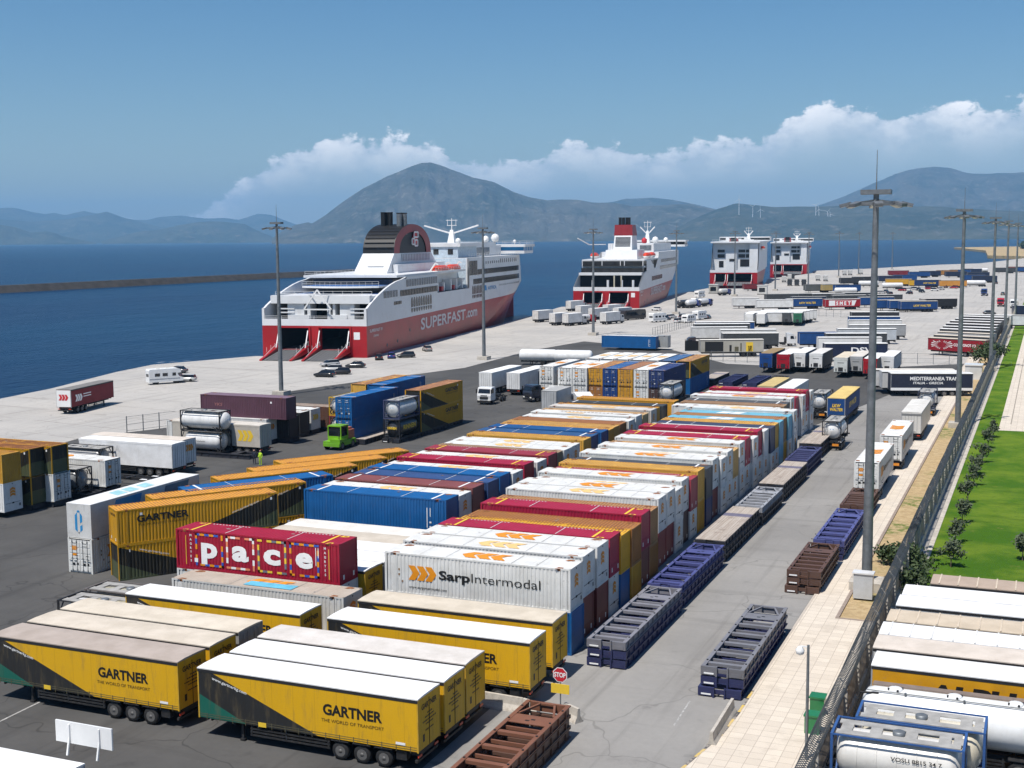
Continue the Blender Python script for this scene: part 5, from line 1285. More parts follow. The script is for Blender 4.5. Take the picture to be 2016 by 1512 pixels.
tag(trailer(c_.x, c_.y, a_, (0.022, 0.028, 0.050), (0.70, 0.70, 0.69), 'curtain', extra='med'), 'dark navy trailer lettered MEDITERRANEA TRANS, nearest the kerb', 'trailer', GM)
for k, (dx, lb) in enumerate(((-.9, 'white nosed trailer hidden behind the navy lettered one, middle of three'), (-1.5, 'white nosed trailer farthest behind the navy lettered one'))):
    q = c_ + Vector((-uy, ux, 0))*3.0*(k+1) + Vector((ux, uy, 0))*(dx)
    tag(trailer(q.x, q.y, a_, (0.55, 0.55, 0.55), (0.66, 0.62, 0.56) if k else (0.74, 0.74, 0.73), 'curtain'), lb, 'trailer', GM)
# eight trailers nose-on
ROW8 = [(-51.45, 254.5, (0.015, 0.06, 0.22), (0.30, 0.21, 0.10), 'blue nosed trailer with a tan roof'), (-47.8, 253.6, (0.34, 0.012, 0.025), (0.78, 0.78, 0.77), 'red nosed trailer beside the blue one'),
        (-45.45, 257.7, (0.72, 0.72, 0.71), (0.78, 0.78, 0.77), 'white nosed trailer right of the red one'), (-42.0, 257.2, (0.74, 0.74, 0.73), (0.66, 0.64, 0.61), 'white nosed trailer with dark curtain sides'),
        (-36.1, 250.1, (0.60, 0.61, 0.58), (0.64, 0.56, 0.44), 'pale nosed trailer with a cream hood'), (-33.7, 253.2, (0.38, 0.39, 0.40), (0.64, 0.60, 0.54), 'grey nosed trailer beside the cream hood'),
        (-30.5, 249.3, (0.36, 0.012, 0.02), (0.76, 0.76, 0.75), 'red nosed trailer with white hood'), (-28.05, 255.3, (0.70, 0.70, 0.69), (0.78, 0.78, 0.77), 'white nosed trailer at the right end')]
def nose(o, col, top=4.0, dark=None):
    """front wall of another colour: bulkhead, its cable panel and king-pin plate"""
    mb = MB(); L = 13.6
    mb.box(-L/2-.05, -L/2-.006, -TW+.02, TW-.02, 1.2, top-.55, 0)
    mb.box(-L/2-.10, -L/2-.05, -.45, .45, 1.35, 2.1, 1); mb.box(-L/2-.12, -L/2-.05, .75, .95, 1.4, 1.9, 1); mb.box(-L/2-.12, -L/2-.05, -.95, -.8, 1.4, 1.8, 1)
    mb.quad((-L/2-.055, .6, 2.9), (-L/2-.055, -.6, 2.9), (-L/2-.055, -.6, 3.02), (-L/2-.055, .6, 3.02), 1)
    mb.box(-L/2-.02, -L/2+.75, -TW-.03, TW+.03, top-.52, top-.02, 2)
    return mb.build('front_wall', [GLOSS, DARK, TARP], o, col=col)
G8 = 'trailers parked nose-on in the middle distance'
for i, (x, y, c, rc, lb) in enumerate(ROW8):
    side = (0.05, 0.05, 0.05) if i in (3,) else ((0.12, 0.11, 0.10) if i in (1, 4, 5, 6) else tuple(q*.8 for q in c))
    o = trailer(x, y+6.8, R(90), side, rc, 'curtain'); nose(o, c); tag(o, lb + f', {["first","second","third","fourth","fifth","sixth","seventh","eighth"][i]} in the row of eight', 'trailer', G8)
# trailers beyond the fence at lower right
GN = 'trailers side by side beyond the fence at lower right'
RT = [(-8.0, 89.6, (0.42, 0.33, 0.26), 'brown ribbed roof'), (-8.0, 86.2, WHT, 'white roof, far one of the white pair'), (-8.1, 83.5, WHT, 'white roof, near one of the white pair'), (-8.3, 79.9, (0.56, 0.47, 0.36), 'tan roof between white ones'), (-8.4, 77.0, WHT, 'white roof with faint panel seams'), (-8.4, 74.3, (0.62, 0.55, 0.48), 'stained beige roof')]
for i, (x, y, rc, lb) in enumerate(RT):
    if i == 0: x = -6.5
    o = trailer(x+6.8, y+.1, 0, (0.6, 0.6, 0.58), rc, 'curtain'); tag(o, f'trailer beyond the fence at lower right, {lb}', 'trailer', GN)
    if i in (0, 3, 4):
        mb = MB()
        for k in range(11): xx = -6.3+k*1.2; mb.box(xx, xx+.09, -TW-.01, TW+.01, 4.0, 4.02)
        mb.build('roof_battens', mat('roof_batten', (0.62, 0.52, 0.40) if i != 4 else (0.70, 0.70, 0.69), .6) if i != 4 else TARP, o, col=(0.7, 0.7, 0.69))
EXTRA['alpha'] = lambda mb, L, z0, z1: [mb.text('ALPHA', (-1.0 if s < 0 else 1.0, s*TW, z0+1.15), (-s, 0, 0), (0, 0, 1), 1.0, 4, .05, 5.8, 'C', shear=.15) for s in (-1, 1)]
tag(trailer(-8.1+6.8, 70.0+1.27, 0, (0.62, 0.30, 0.01), WHT, 'curtain', extra='alpha'), 'orange curtain trailer with a white roof and black letters beyond the fence', 'trailer', GN)
# long white silo trailer
def silo_trailer(x, y, rz, L=12.5, r=1.25, col=(0.78, 0.79, 0.79), zc=2.35, name='tank_trailer', clutter=True):
    t = thing(name, (x, y, 0), rz); e = L/2
    def tk():
        mb = MB(); prof = [(.05, -e), (r*.6, -e+.06), (r*.9, -e+.28), (r, -e+.6), (r, e-.6), (r*.9, e-.28), (r*.6, e-.06), (.05, e)]
        return mb.lathe(prof, (0, 0, zc), 'X', 30, 0).mesh('tank', [TANKM])
    link_obj('tank', cached(('silo', L, r, zc), tk), t, col=col)
    if clutter:
        def wk():
            mb = MB(); zt = zc+r
            mb.box(-e+.5, e-.4, .25, .75, zt-.02, zt+.06, 0)
            mb.tube((-e+.3, -.55, zt-.02), (e-.3, -.55, zt-.02), .035, None, 6, 1)
            for k in range(4): mb.box(-e+2.2+k*2.9, -e+2.3+k*2.9, -.62, -.48, zt-.12, zt+.03, 1)
            return mb.mesh('walkway', [mat('brown_grating', (0.22, 0.17, 0.14), .8), GALV])
        link_obj('walkway', cached(('silow', L, r), wk), t)
        def ht():
            mb = MB(); zt = zc+r
            mb.lathe([(.36, zt-.08), (.36, zt+.06), (.30, zt+.10), (.02, zt+.12)], (0, -.1, 0), 'Z', 16, 0)
            for k in range(4): a = k*math.pi/2+.4; mb.box(math.cos(a)*.36-.05, math.cos(a)*.36+.05, -.1+math.sin(a)*.36-.05, -.1+math.sin(a)*.36+.05, zt, zt+.09, 1)
            return mb.mesh('hatch', [WHITE, DARK])
        for k in range(4): link_obj('hatch', cached(('siloh', r, zc), ht), t, (-e+1.7+k*2.95, 0, 0))
        def hs():
            mb = MB(); pts = [(-e+.9, -.6, zc+r*.9)] + [(-e-.05-.25*math.sin(k*.5), -.6-.2*math.sin(k*.6), zc+r*(.85-.32*k)) for k in range(6)]
            return mb.path(pts, .06, 6).mesh('hose', [BLACK])
        link_obj('hose', cached(('silohs', L), hs), t)
    link_obj('chassis', cached(('tc', L, clutter), lambda: chassis_mesh(L, 1.05, clutter).mesh('chassis', [DARK])), t)
    if clutter:
        for xx in (e-4.65, e-3.35, e-2.05):
            for yy in (-1.05, 1.05): add_wheel(t, xx, yy)
    else: link_obj('axle_wheels', cached(('tw', 13.6), lambda: None) if ('tw', 13.6) in MESH else cached(('tw', L), lambda: MB().tube((e-3, -1.2, .5), (e-3, 1.2, .5), .5, None, 12).mesh('axle_wheels', [BLACK])), t)
    return t
tag(silo_trailer(-8.6+6.6, 67.6, 0), 'long white tank trailer with three hatches beyond the fence', 'tank trailer')
p = at(1745, 1410, 4.0)
tag(tank_container(-8.2+3.3, 63.6, 1.2, 0, (0.035, 0.10, 0.28), (0.66, 0.60, 0.47), logo='num'), 'cream tank in a blue frame with brown walkway, rear one at lower right corner', 'tank container')
tag(tank_container(-9.0+3.3, 61.0, 1.2, 0, (0.035, 0.10, 0.28), (0.66, 0.64, 0.60), logo='num'), 'cream tank in a blue frame with brown walkway, front one at lower right corner', 'tank container')
for y in (63.6, 61.0): tag(skel_chassis(-5.0 if y > 62 else -5.8, y, 0, 8.6, rear_board=False), f'blue road chassis under the {"rear" if y > 62 else "front"} blue framed tank', 'chassis')
# ------------------------------------------------------------------ the ferries
HRED = mat('hull_red', (0.40, 0.012, 0.018), 0.35, var=0.25, scale=0.12, dirt=(0.22, 0.03, 0.03), dirt_amt=0.4)
HWHT = mat('ship_white', (0.68, 0.69, 0.70), 0.4, var=0.08, scale=0.15, dirt=(0.45, 0.40, 0.33), dirt_amt=0.25)
HBLK = mat('funnel_black', (0.012, 0.012, 0.013), 0.5, var=0.3, scale=1)
HMAR = mat('funnel_red', (0.25, 0.018, 0.022), 0.45, var=0.15, scale=0.4)
DECKB = mat('deck_blue', (0.05, 0.13, 0.34), 0.6, var=0.2, scale=0.5)
DECKG = mat('ramp_grey', (0.15, 0.155, 0.16), 0.7, var=0.4, scale=1.2)
HOLD_SHADE = mat('hold_shade_black', (0.010, 0.010, 0.011), 0.9)  # near-black colour stands in for shade inside holds and openings
GLZ = mat('ship_glazing', (0.030, 0.030, 0.030), 0.18, var=0.4, scale=0.6)
GLZL = mat('pale_glazing', (0.16, 0.18, 0.20), 0.25, var=0.4, scale=0.8)
BOAT = mat('lifeboat_orange', (0.62, 0.055, 0.02), 0.4, var=0.15, scale=1)
CREAM = mat('ship_cream', (0.60, 0.55, 0.42), 0.5)
PINKT = mat('hull_lettering', (0.66, 0.60, 0.60), 0.5, var=0.05)
AXR = math.atan2(0.987, -0.162)

def ferry(B, rz, label, length=200.0, beam=26.0, zr=7.2, big=True, text=True, fullend=150.0):
    t = thing('ferry', (B[0], B[1], 0), rz); hb0 = beam/2
    def brd(x, z):
        k = min(max((z-SEA_Z)/14.6, 0), 1); tf = fullend-50*(1-k); te = length*0.93+length*0.08*k
        if x <= tf: return hb0
        q = min((x-tf)/(te-tf), 1.0); return hb0*max(0.0, (1-q**1.7))
    xs = [0, 20, 40, 60, 80, 90, 100, 112, 124, 136, 148, 158, 168, 176, 184, 190, 195, 199, 202]
    xs = [x*length/200 for x in xs]
    def yst(x, z): return hb0 - brd(x, z)                 # starboard side, local y
    def ypt(x, z): return hb0 + brd(x, z)
    def shell(z0f, z1f, nz, m, name, cap=True):
        mb = MB(); rows = []
        for x in xs:
            ring = []
            for j in range(nz+1): z = z0f(x)+(z1f(x)-z0f(x))*j/nz; ring.append((x, yst(x, z), z))
            rows.append(ring)
        for i in range(len(xs)-1):
            for j in range(nz):
                a, b_, c, d = rows[i][j], rows[i+1][j], rows[i+1][j+1], rows[i][j+1]
                mb.quad(a, b_, c, d); mb.quad(*[(q[0], 2*hb0-q[1], q[2]) for q in (d, c, b_, a)])
        return mb
    zred = lambda x: zr + 1.1*x/150 + max(0, (x-150)/50)*1.5
    mb = shell(lambda x: SEA_Z-1, zred, 5, HRED, 'hull')
    # stern frame with two vehicle doors
    d1, d2 = (4.2, 11.6), (14.4, 21.8); zd0, zd1 = 1.7, zr-.5
    if not big: d1, d2 = (3.0, 16.5), (17.6, 23.5)
    for y0, y1 in ((0, d1[0]), (d1[1], d2[0]), (d2[1], beam)): mb.box(-.25, 1.2, y0+.004, y1-.004, SEA_Z-1, zr, 0)
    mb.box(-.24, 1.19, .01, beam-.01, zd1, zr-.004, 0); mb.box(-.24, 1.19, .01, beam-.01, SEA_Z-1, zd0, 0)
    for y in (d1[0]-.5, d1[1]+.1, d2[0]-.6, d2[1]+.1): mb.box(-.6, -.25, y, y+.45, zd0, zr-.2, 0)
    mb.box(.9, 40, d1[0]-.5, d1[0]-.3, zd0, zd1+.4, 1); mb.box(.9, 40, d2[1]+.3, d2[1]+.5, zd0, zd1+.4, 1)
    mb.box(39.8, 40, d1[0]-.4, d2[1]+.4, zd0, zd1+.4, 1); mb.box(1.2, 40, d1[0]-.4, d2[1]+.4, zd1+.01, zd1+.3, 1); mb.box(1.2, 40, d1[0]-.4, d2[1]+.4, zd0-.2, zd0-.005, 2)  # hold walls and ceiling coloured black for the shade within
    X, Z = Vector((1, 0, 0)), Vector((0, 0, 1))
    if text:
        kx = length/200
        mb.text('SUPERFAST', (41*kx, -.02, 3.6), X, (0.02, 0, 1), 3.1, 3, .02, 44*kx, 'L', shear=.06, lift=.06)
        mb.text('.com', (86*kx, -.02, 4.0), X, (0.02, 0, 1), 2.9, 3, .03, 12.5*kx, 'L', lift=.06)
        if big: mb.text('SUPERFAST IV', (1.6, -.02, 5.7), X, Z, .75, 4, .01, 9.0, 'L', shear=.12, lift=.06); mb.text('CHANIA', (4.2, -.02, 4.5), X, Z, .55, 4, .01, 3.6, 'L', lift=.06)
        for q, z in ((22, 2.2), (32, 4.2), (14, 1.8)): mb.tube((q, -.04, z), (q, .02, z), .45, None, 10, 2)
    if big: mb.quad((-.27, 3.2, 5.9), (-.27, 1.7, 5.9), (-.27, 1.7, 4.2), (-.27, 3.2, 4.2), 4)
    mb.build('hull', [HRED, HOLD_SHADE, DECKG, PINKT, WINK], t)
    # ramps lowered to the quay
    def ramp(y0, y1, L=10.5):
        m = MB(); m.quad((-.3, y0, zd0), (-L, y0, .12), (-L, y1, .12), (-.3, y1, zd0), 0); m.quad((-.3, y1, zd0-.35), (-L, y1, .02), (-L, y0, .02), (-.3, y0, zd0-.35), 0)
        for k in range(9): y = y0+(y1-y0)*k/8; m.bar((-.4, y, zd0+.04), (-L, y, .16), .08, .06, 1)
        for y in (y0-.35, y1+.35):
            m.add([(-.3, y-.3, zd0-.5), (-.3, y+.3, zd0-.5), (-.3, y+.3, zd0+1.0), (-.3, y-.3, zd0+1.0), (-L-.6, y-.3, .03), (-L-.6, y+.3, .03), (-L-.6, y+.3, .3), (-L-.6, y-.3, .3)],
                  [(0, 1, 2, 3), (4, 7, 6, 5), (3, 2, 6, 7), (0, 4, 5, 1), (0, 3, 7, 4), (1, 5, 6, 2)], 2)
            m.bar((-2.2, y, zd0+.6), (-.5, y, zd1-.6), .22, .22, 3)
            for q in range(4): a = q/4; m.tube((-.5-a*L*.9, y, zd0+.9-a*1.2), (-.5-a*L*.9, y, zd0+2.0-a*1.2), .04, None, 5, 3)
            m.bar((-.5, y, zd0+1.95), (-L*.85, y, .9), .06, .06, 3)
        return m.build('ramp', [DECKG, HBLK, HRED, WINK], t)
    ramp(d1[0]+.4, d1[1]-.4); ramp(d2[0]+.4, d2[1]-.4)
    return t, brd, yst, xs, zred, shell, hb0
def rail(mb, pts, h=1.1, mi=0, n=1.8):
    for a, b in zip(pts, pts[1:]):
        a, b = Vector(a), Vector(b); L = (b-a).length; k = max(1, int(L/n))
        for z in (h, h*.5): mb.bar(a+Vector((0, 0, z)), b+Vector((0, 0, z)), .06, .06, mi)
        for i in range(k+1): q = a.lerp(b, i/k); mb.box(q.x-.03, q.x+.03, q.y-.03, q.y+.03, q.z, q.z+h, mi)
def lifeboat(t, x, y, z, L=9.0):
    rt = []
    prof = [(-.5, .15, .3), (-.42, .7, .8), (-.2, 1.0, 1.0), (.2, 1.0, 1.0), (.42, .7, .85), (.5, .15, .4)]
    mb = MB(); up, lo = [], []
    for u, w, h in prof:
        up.append([(x+u*L, y-1.5*w, z+.2), (x+u*L, y-1.35*w, z+.9*h), (x+u*L, y-.6*w, z+1.6*h), (x+u*L, y+.6*w, z+1.6*h), (x+u*L, y+1.35*w, z+.9*h), (x+u*L, y+1.5*w, z+.2)])
        lo.append([(x+u*L, y-1.5*w, z+.2), (x+u*L, y+1.5*w, z+.2), (x+u*L, y+1.0*w, z-.7*h), (x+u*L, y-1.0*w, z-.7*h)])
    mb.rings(up, 0); mb.rings(lo, 1)
    return mb.build('lifeboat', [BOAT, WINK], t)
def ship_mast(t, x, y, z, h=7.5, wing=7.0):
    mb = MB()
    mb.rings([[(x-1.6, y-1.2, z), (x+1.6, y-1.2, z), (x+1.6, y+1.2, z), (x-1.6, y+1.2, z)], [(x-.4, y-.5, z+h*.55), (x+.5, y-.5, z+h*.55), (x+.5, y+.5, z+h*.55), (x-.4, y+.5, z+h*.55)]], 0, True, False)
    for s in (-1, 1): mb.bar((x, y+s*.5, z+h*.42), (x-.6, y+s*wing, z+h*.72), .5, .45)
    mb.tube((x, y, z+h*.5), (x, y, z+h), .18, .10, 6)
    for q, w in ((.72, 1.6), (.92, 1.9)): mb.bar((x, y-w, z+h*q), (x, y+w, z+h*q), .16, .16)
    for s in (-1, 1): mb.bar((x, y+s*1.4, z+h*.72), (x, y+s*1.4, z+h*.95), .12, .12)
    return mb.build('mast', WHITE, t)

# --- the near ferry
B1 = (-144.7, 258.7)
t, brd, yst, xs, zred, shell, hb0 = ferry(B1, AXR, '', 200, 26, 7.3)
tag(t, 'large red and white ferry with a black domed funnel, nearest at the quay, lettered SUPERFAST', 'ferry', 'ferries berthed stern-to along the quay')
def ztop(x):
    if x < 30: return 11.2 + 6.2*math.sin(min(1, (x/30))*math.pi/2)**.9
    if x < 57: return 17.8
    if x < 90: return 12.6
    if x < 160: return 21.6
    return max(12.5, 21.6-(x-160)*.9) if x < 170 else 12.6+ (x-170)*.05
mb = MB(); st = [0, 2, 4, 7, 10, 14, 18, 22, 26, 30, 40, 50, 57, 57.01, 66, 75, 83, 90, 90.01, 100, 112, 124, 136, 148, 154, 160, 165, 170, 176, 184, 190, 195, 199, 202]
for x0, x1 in zip(st, st[1:]):
    n = 6
    for j in range(n):
        def P(x, f, e): z = zred(x)+(ztop(x+e)-zred(x))*f; return (x, yst(x, min(z, 12.6)), z)
        a, b_, c, d = P(x0, j/n, .003), P(x1, j/n, -.003), P(x1, (j+1)/n, -.003), P(x0, (j+1)/n, .003)
        mb.quad(a, b_, c, d); mb.quad(*[(q[0], 26-q[1], q[2]) for q in (d, c, b_, a)])
        if x1 <= 30: mb.quad(*[(q[0], q[1]+.5, q[2]) for q in (d, c, b_, a)]); mb.quad(*[(q[0], 25.5-q[1], q[2]) for q in (a, b_, c, d)])
    if x1 <= 30:
        for e in (0, 25.5): mb.quad((x0, e, ztop(x0)), (x0, e+.5, ztop(x0)), (x1, e+.5, ztop(x1)), (x1, e, ztop(x1)))
for e in (0, 25.4): mb.box(-.24, .4, e, e+.6, 7.31, 11.4); mb.box(-.2, .3, e if e else 0, e+.6, 7.31, 11.3)
X, Z = Vector((1, 0, 0)), Vector((0, 0, 1))
mb.text('ATTICA', (112, -.01, 11.2), X, Z, 1.1, 1, .02, 11, 'L', lift=.08); mb.poly([(107, -.09, 11.1), (110.6, -.09, 11.1), (110.0, -.09, 12.6), (108, -.09, 12.8)], 1)
mb.build('upper_hull', [HWHT, BINK], t)
def band(name, x0, x1, z0, z1, m=GLZ, mull=2.2, off=.07):
    b = MB(); n = max(1, int((x1-x0)/4))
    for i in range(n):
        a, c = x0+(x1-x0)*i/n, x0+(x1-x0)*(i+1)/n
        b.quad((a, yst(a, 12)-off, z0), (c, yst(c, 12)-off, z0), (c, yst(c, 12)-off, z1), (a, yst(a, 12)-off, z1))
    k = int((x1-x0)/mull)
    for i in range(1, k): a = x0+(x1-x0)*i/k; b.box(a-.07, a+.07, yst(a, 12)-off-.05, yst(a, 12)-off+.02, z0, z1, 1)
    return b.build(name, [m, HBLK if m is GLZ else HWHT], t)
band('window_band', 99.5, 157, 16.3, 17.9); band('window_band', 94.5, 158, 13.5, 15.1); band('window_band', 24.5, 57, 13.1, 14.6)
band('window_band', 29.5, 56.5, 15.3, 17.1, GLZL, 2.0); band('large_window', 90.3, 99.4, 16.3, 20.6, GLZ, 3.0)
band('window_band', 12, 22.5, 13.2, 14.8, GLZL, 2.0); band('window_band', 19.5, 25.5, 11.2, 12.0, GLZ, 2.0, .08)
b = MB()
for i in range(16): a = 110+i*2.75; w = .35 if i < 7 else .5; b.box(a-w, a+w, yst(a, 12)-.08, yst(a, 12)-.03, 19.4, 20.2 if i < 7 else 20.7)
for i in range(12): a = 128+i*2.6; b.box(a-.3, a+.3, yst(a, 12)-.08, yst(a, 12)-.03, 11.9, 12.4)
b.build('porthole_row', GLZ, t)
def ovals(x0, x1, n, z0, z1, zb0, zb1):
    b = MB(); w = (x1-x0)/n*.36
    for i in range(n):
        a = x0+(x1-x0)*(i+.5)/n
        pts = [(a-w, z0), (a+w, z0)] + [(a+w*math.cos(q*math.pi/6), z1-w*1.2+w*1.6*math.sin(q*math.pi/6)) for q in range(7)]
        b.poly([(x, -.07, z) for x, z in pts])
        pts = [(a-w, zb1), (a-w, zb1-.2)] + [(a-w*math.cos(q*math.pi/6), zb0+w*1.4-w*1.4*math.sin(q*math.pi/6)) for q in range(7)] + [(a+w, zb1)]
        b.poly([(x, -.07, z) for x, z in pts])
    return b.build('oval_windows', GLZ, t)
ovals(33, 51.5, 9, 9.9, 12.2, 8.5, 9.6); ovals(93, 107, 8, 10.6, 12.9, 9.2, 10.3)
# decks and stern houses
mb = MB()
mb.box(.3, 60, .6, 25.4, 7.9, 8.0, 1)                                 # mooring deck floor
mb.box(-.22, .1, .6, 25.4, 7.32, 8.9, 0)                              # stern bulwark
mb.box(5.5, 60, .55, 25.45, 13.4, 14.0, 0)                            # deck over the mooring space
mb.box(3.6, 5.5, .55, 25.45, 12.3, 14.2, 0)
for y0, y1 in ((4.6, 8.2), (9.4, 10.0), (15.6, 16.4), (17.2, 21.4), (10.6, 11.4)): mb.box(4.2, 8, y0, y1, 8.0, 12.3, 0)
mb.box(3.9, 5.0, 6.4, 11.0, 8.0, 9.6, 0); mb.box(3.9, 5, 15.8, 20.6, 8.0, 9.6, 0)
for y in (3.4, 21.8): mb.box(4.0, 4.3, y-2.2, y+2.2, 10.0, 10.3, 0); mb.box(4.0, 4.3, y-2.2, y+2.2, 10.9, 11.2, 0)
mb.box(13, 13.4, .6, 25.4, 8.0, 13.4, 2)                              # black sheet painted for the shade inside
mb.box(16, 30, 2, 24, 14.0, 14.06, 3)
mb.box(26, 58, 2.4, 23.6, 14.0, 17.3, 4)                              # glazed lounge behind the terrace
mb.box(13, 60, 1.2, 24.8, 16.2, 16.4, 3) if False else None
mb.box(24, 88, .6, 25.4, 17.75, 18.35, 0)                             # boat deck
mb.box(58, 90, 3.6, 22.4, 12.5, 17.75, 0)                             # recessed house
mb.box(58, 90, .5, 25.5, 12.4, 12.62, 1)
mb.build('stern_decks', [HWHT, DECKG, HOLD_SHADE, DECKB, mat('lounge_glass', (0.035, 0.055, 0.10), .2)], t)
mb = MB()                                                             # curved terrace
arc = [(14.0+3.2*(1-math.sin(math.pi*i/14)), 3.0+20.0*i/14) for i in range(15)]
top = [(x, y, 15.95) for x, y in arc]+[(27, 23, 15.95), (27, 3, 15.95)]; bot = [(x, y, 15.5) for x, y, z in top]
mb.poly(top[::-1] if False else top, 1); mb.poly(bot[::-1])
for i in range(len(top)): j = (i+1) % len(top); mb.quad(bot[i], bot[j], top[j], top[i])
rail(mb, [(x, y, 15.95) for x, y in arc], 1.1, 0, 2.2)
mb.build('terrace', [HWHT, DECKB], t)
mb = MB()
rail(mb, [(6, .8, 14), (6, 25.2, 14)], 1.1, 0, 2.4); rail(mb, [(-.1, .8, 8.9), (-.1, 25.2, 8.9)], .7, 0, 4)
rail(mb, [(57, .4, 18.35), (90, .4, 18.35)], 1.1, 0, 2.5); rail(mb, [(92, .5, 21.6), (156, .5, 21.6)], 1.1, 0, 3); rail(mb, [(33, 25.6, 17.8), (90, 25.6, 17.8)], 1.1, 0, 3)
rail(mb, [(24, 1, 18.35), (24, 25, 18.35)], 1.0, 0, 2.5)
for y in (9.0, 17): mb.bar((5, y, 14.2), (1.5, 13, 17.2 if False else 14.6), .2, .2)
mb.bar((2.2, 9.6, 11.0), (2.2, 13, 15.6), .3, .3); mb.bar((2.2, 16.4, 11.0), (2.2, 13, 15.6), .3, .3); mb.bar((2.2, 9.6, 11.0), (2.2, 16.4, 11.0), .3, .3)
mb.build('railings', WHITE, t)
# funnel with its casing
mb = MB()
mb.rings([[(39, 8.4, 18.3), (88, 8.4, 18.3), (88, 17.6, 18.3), (39, 17.6, 18.3)], [(46, 8.6, 23.5), (79.5, 8.6, 23.5), (79.5, 17.4, 23.5), (46, 17.4, 23.5)]], 0, True, False)
mb.box(52, 77.5, 8.40, 8.5, 21.4, 23.2, 1)
for k in range(18): mb.box(52.2+k*1.42, 52.5+k*1.42, 8.30, 8.42, 21.4, 23.2, 0)
mb.box(44.0, 44.5, 10.0, 12.2, 22.2, 23.1, 1) if False else None
for y in (12.9, 15.0): mb.add([(44.55, y, 22.1), (44.55, y+1.7, 22.1), (45.6, y+1.7, 23.1), (45.6, y, 23.1)], [(0, 3, 2, 1)], 1)
mb.add([(39.8, 10.0, 18.7), (39.8, 14.5, 18.7), (41.5, 14.5, 20.2), (41.5, 10.0, 20.2)], [(0, 3, 2, 1)], 2)
mb.box(44, 88, 7.0, 8.3, 18.36, 20.6, 0)
mb.build('funnel_casing', [HWHT, mat('grey_louvre', (0.30, 0.30, 0.33), .5), GLZL], t)
mb = MB(); n = 20; xm, hw, z0, zh = 62.7, 16.7, 23.5, 7.9
def arch(k, y, ins=0.0): a = math.pi*k/n; return (xm-(hw-ins)*math.cos(a)+ (2.2 if k in (0,) else 0)*0, y, z0+(zh-ins*.46)*math.sin(a)**.86)
ringA, ringB = [arch(k, 8.6) for k in range(n+1)], [arch(k, 17.4) for k in range(n+1)]
for k in range(n): mb.quad(ringA[k], ringA[k+1], ringB[k+1], ringB[k], 0)
inn = [arch(k, 8.6, 4.6) for k in range(n+1)]
for ring, y, fl in ((ringA, 8.6, False), (ringB, 17.4, True)):
    iA = [(x, y, z) for x, _, z in inn]
    for k in range(n):
        q = [ring[k], iA[k], iA[k+1], ring[k+1]]; mb.quad(*(q if fl else q[::-1]), mi=1)
    mb.poly([(x, y+(.25 if not fl else -.25), z) for x, _, z in (iA if fl else iA[::-1])], 0)
for k in range(1, 12): z = z0+.2+k*.62; mb.box(45.8+.0*k, 48, 8.8, 17.2, z, z+.1, 0) if False else None
for k in range(1, n//2): p, q = arch(k, 8.9), arch(k, 17.1); mb.bar((p[0]-.15, p[1], p[2]), (q[0]-.15, q[1], q[2]), .35, .12, 2)
for k in range(9): zz = z0+.8+k*.55; mb.box(52.5+k*k*.06, 73-k*k*.06, 8.72, 8.80, zz, zz+.10, 2)
mb.tube((64.3, 8.62, 27.4), (64.3, 8.50, 27.4), 2.0, None, 18, 3)
for pts in (((61.2, 25.8), (63.2, 25.8), (63.2, 27.4), (61.2, 27.4)), ((63.6, 25.4), (66.0, 25.4), (66.0, 27.0), (63.6, 27.0)), ((62.8, 27.8), (66.6, 27.8), (66.6, 29.2), (63.2, 29.2))):
    for (a, b_), (c, d) in zip(pts, pts[1:]+pts[:1]): mb.bar((a, 8.38, b_), (c, 8.38, d), .12, .42, 4)
mb.build('funnel', [HBLK, HMAR, mat('black_slat', (0.03, 0.03, 0.032), .6), RINK, WINK], t)
for (x, y, r, h, m) in ((57, 15.2, .75, 34.4, HBLK), (58.6, 14.2, .9, 34.4, HBLK), (57.5, 13.4, .7, 34.4, HBLK), (56.2, 10.4, .75, 34.2, GALV), (57.6, 9.4, .75, 34.2, GALV)):
    mb = MB(); mb.tube((x, y, 28.5), (x, y, h), r, r, 14, 0, False); mb.tube((x, y, h), (x, y, h+.25), r*1.08, r*1.08, 14, 1); mb.build('exhaust_pipe', [m, HBLK], t)
# forward superstructure
mb = MB()
mb.box(90, 158, .6, 25.4, 12.6, 21.55, 0)
mb.box(89.98, 90.0, 1, 25, 12.7, 21.4, 3)
mb.box(90.2, 112, 3.5, 25.0, 21.6, 24.9, 3); mb.box(89.8, 112.4, 2.6, 25.4, 24.9, 25.9, 0)
for y in (5, 9.5): mb.box(90.1, 90.22, y, y+1.6, 22.6, 24.2, 1)
for k in range(6): mb.box(90.1, 90.22, 14+k*1.6, 14.8+k*1.6, 22.5, 24.3, 2)
mb.box(112, 150, 5, 21, 21.6, 25.0, 0); mb.box(112, 134, 4.92, 5.0, 22.0, 24.4, 4)
mb.box(100, 146, 6, 20, 25.0, 26.0, 0)
mb.build('superstructure', [HWHT, GLZ, BINK, mat('pale_blue_paint', (0.52, 0.62, 0.70), .5), GLZL], t)
mb = MB()
mb.rings([[(150, -2.6, 23.0), (165, -2.6, 23.0), (167, -2.0, 23.6), (150, -2.0, 23.6)], [(150, 28.6, 23.0), (165, 28.6, 23.0), (167, 28, 23.6), (150, 28, 23.6)]], 0, True, False) if False else None
mb.box(152, 166, -2.8, 28.8, 22.0, 23.0, 0); mb.box(152.4, 165.8, -2.6, 28.6, 23.0, 24.3, 1); mb.box(151.5, 167, -3.2, 29.2, 24.3, 25.2, 0)
for y in (-2.7, 1, 5, 9, 13, 17, 21, 25): mb.box(165.7, 166, y, y+.3, 23, 24.3, 0)
for k in range(6): mb.box(152.3+k*2.7, 152.7+k*2.7, -2.72, -2.58, 23, 24.3, 0)
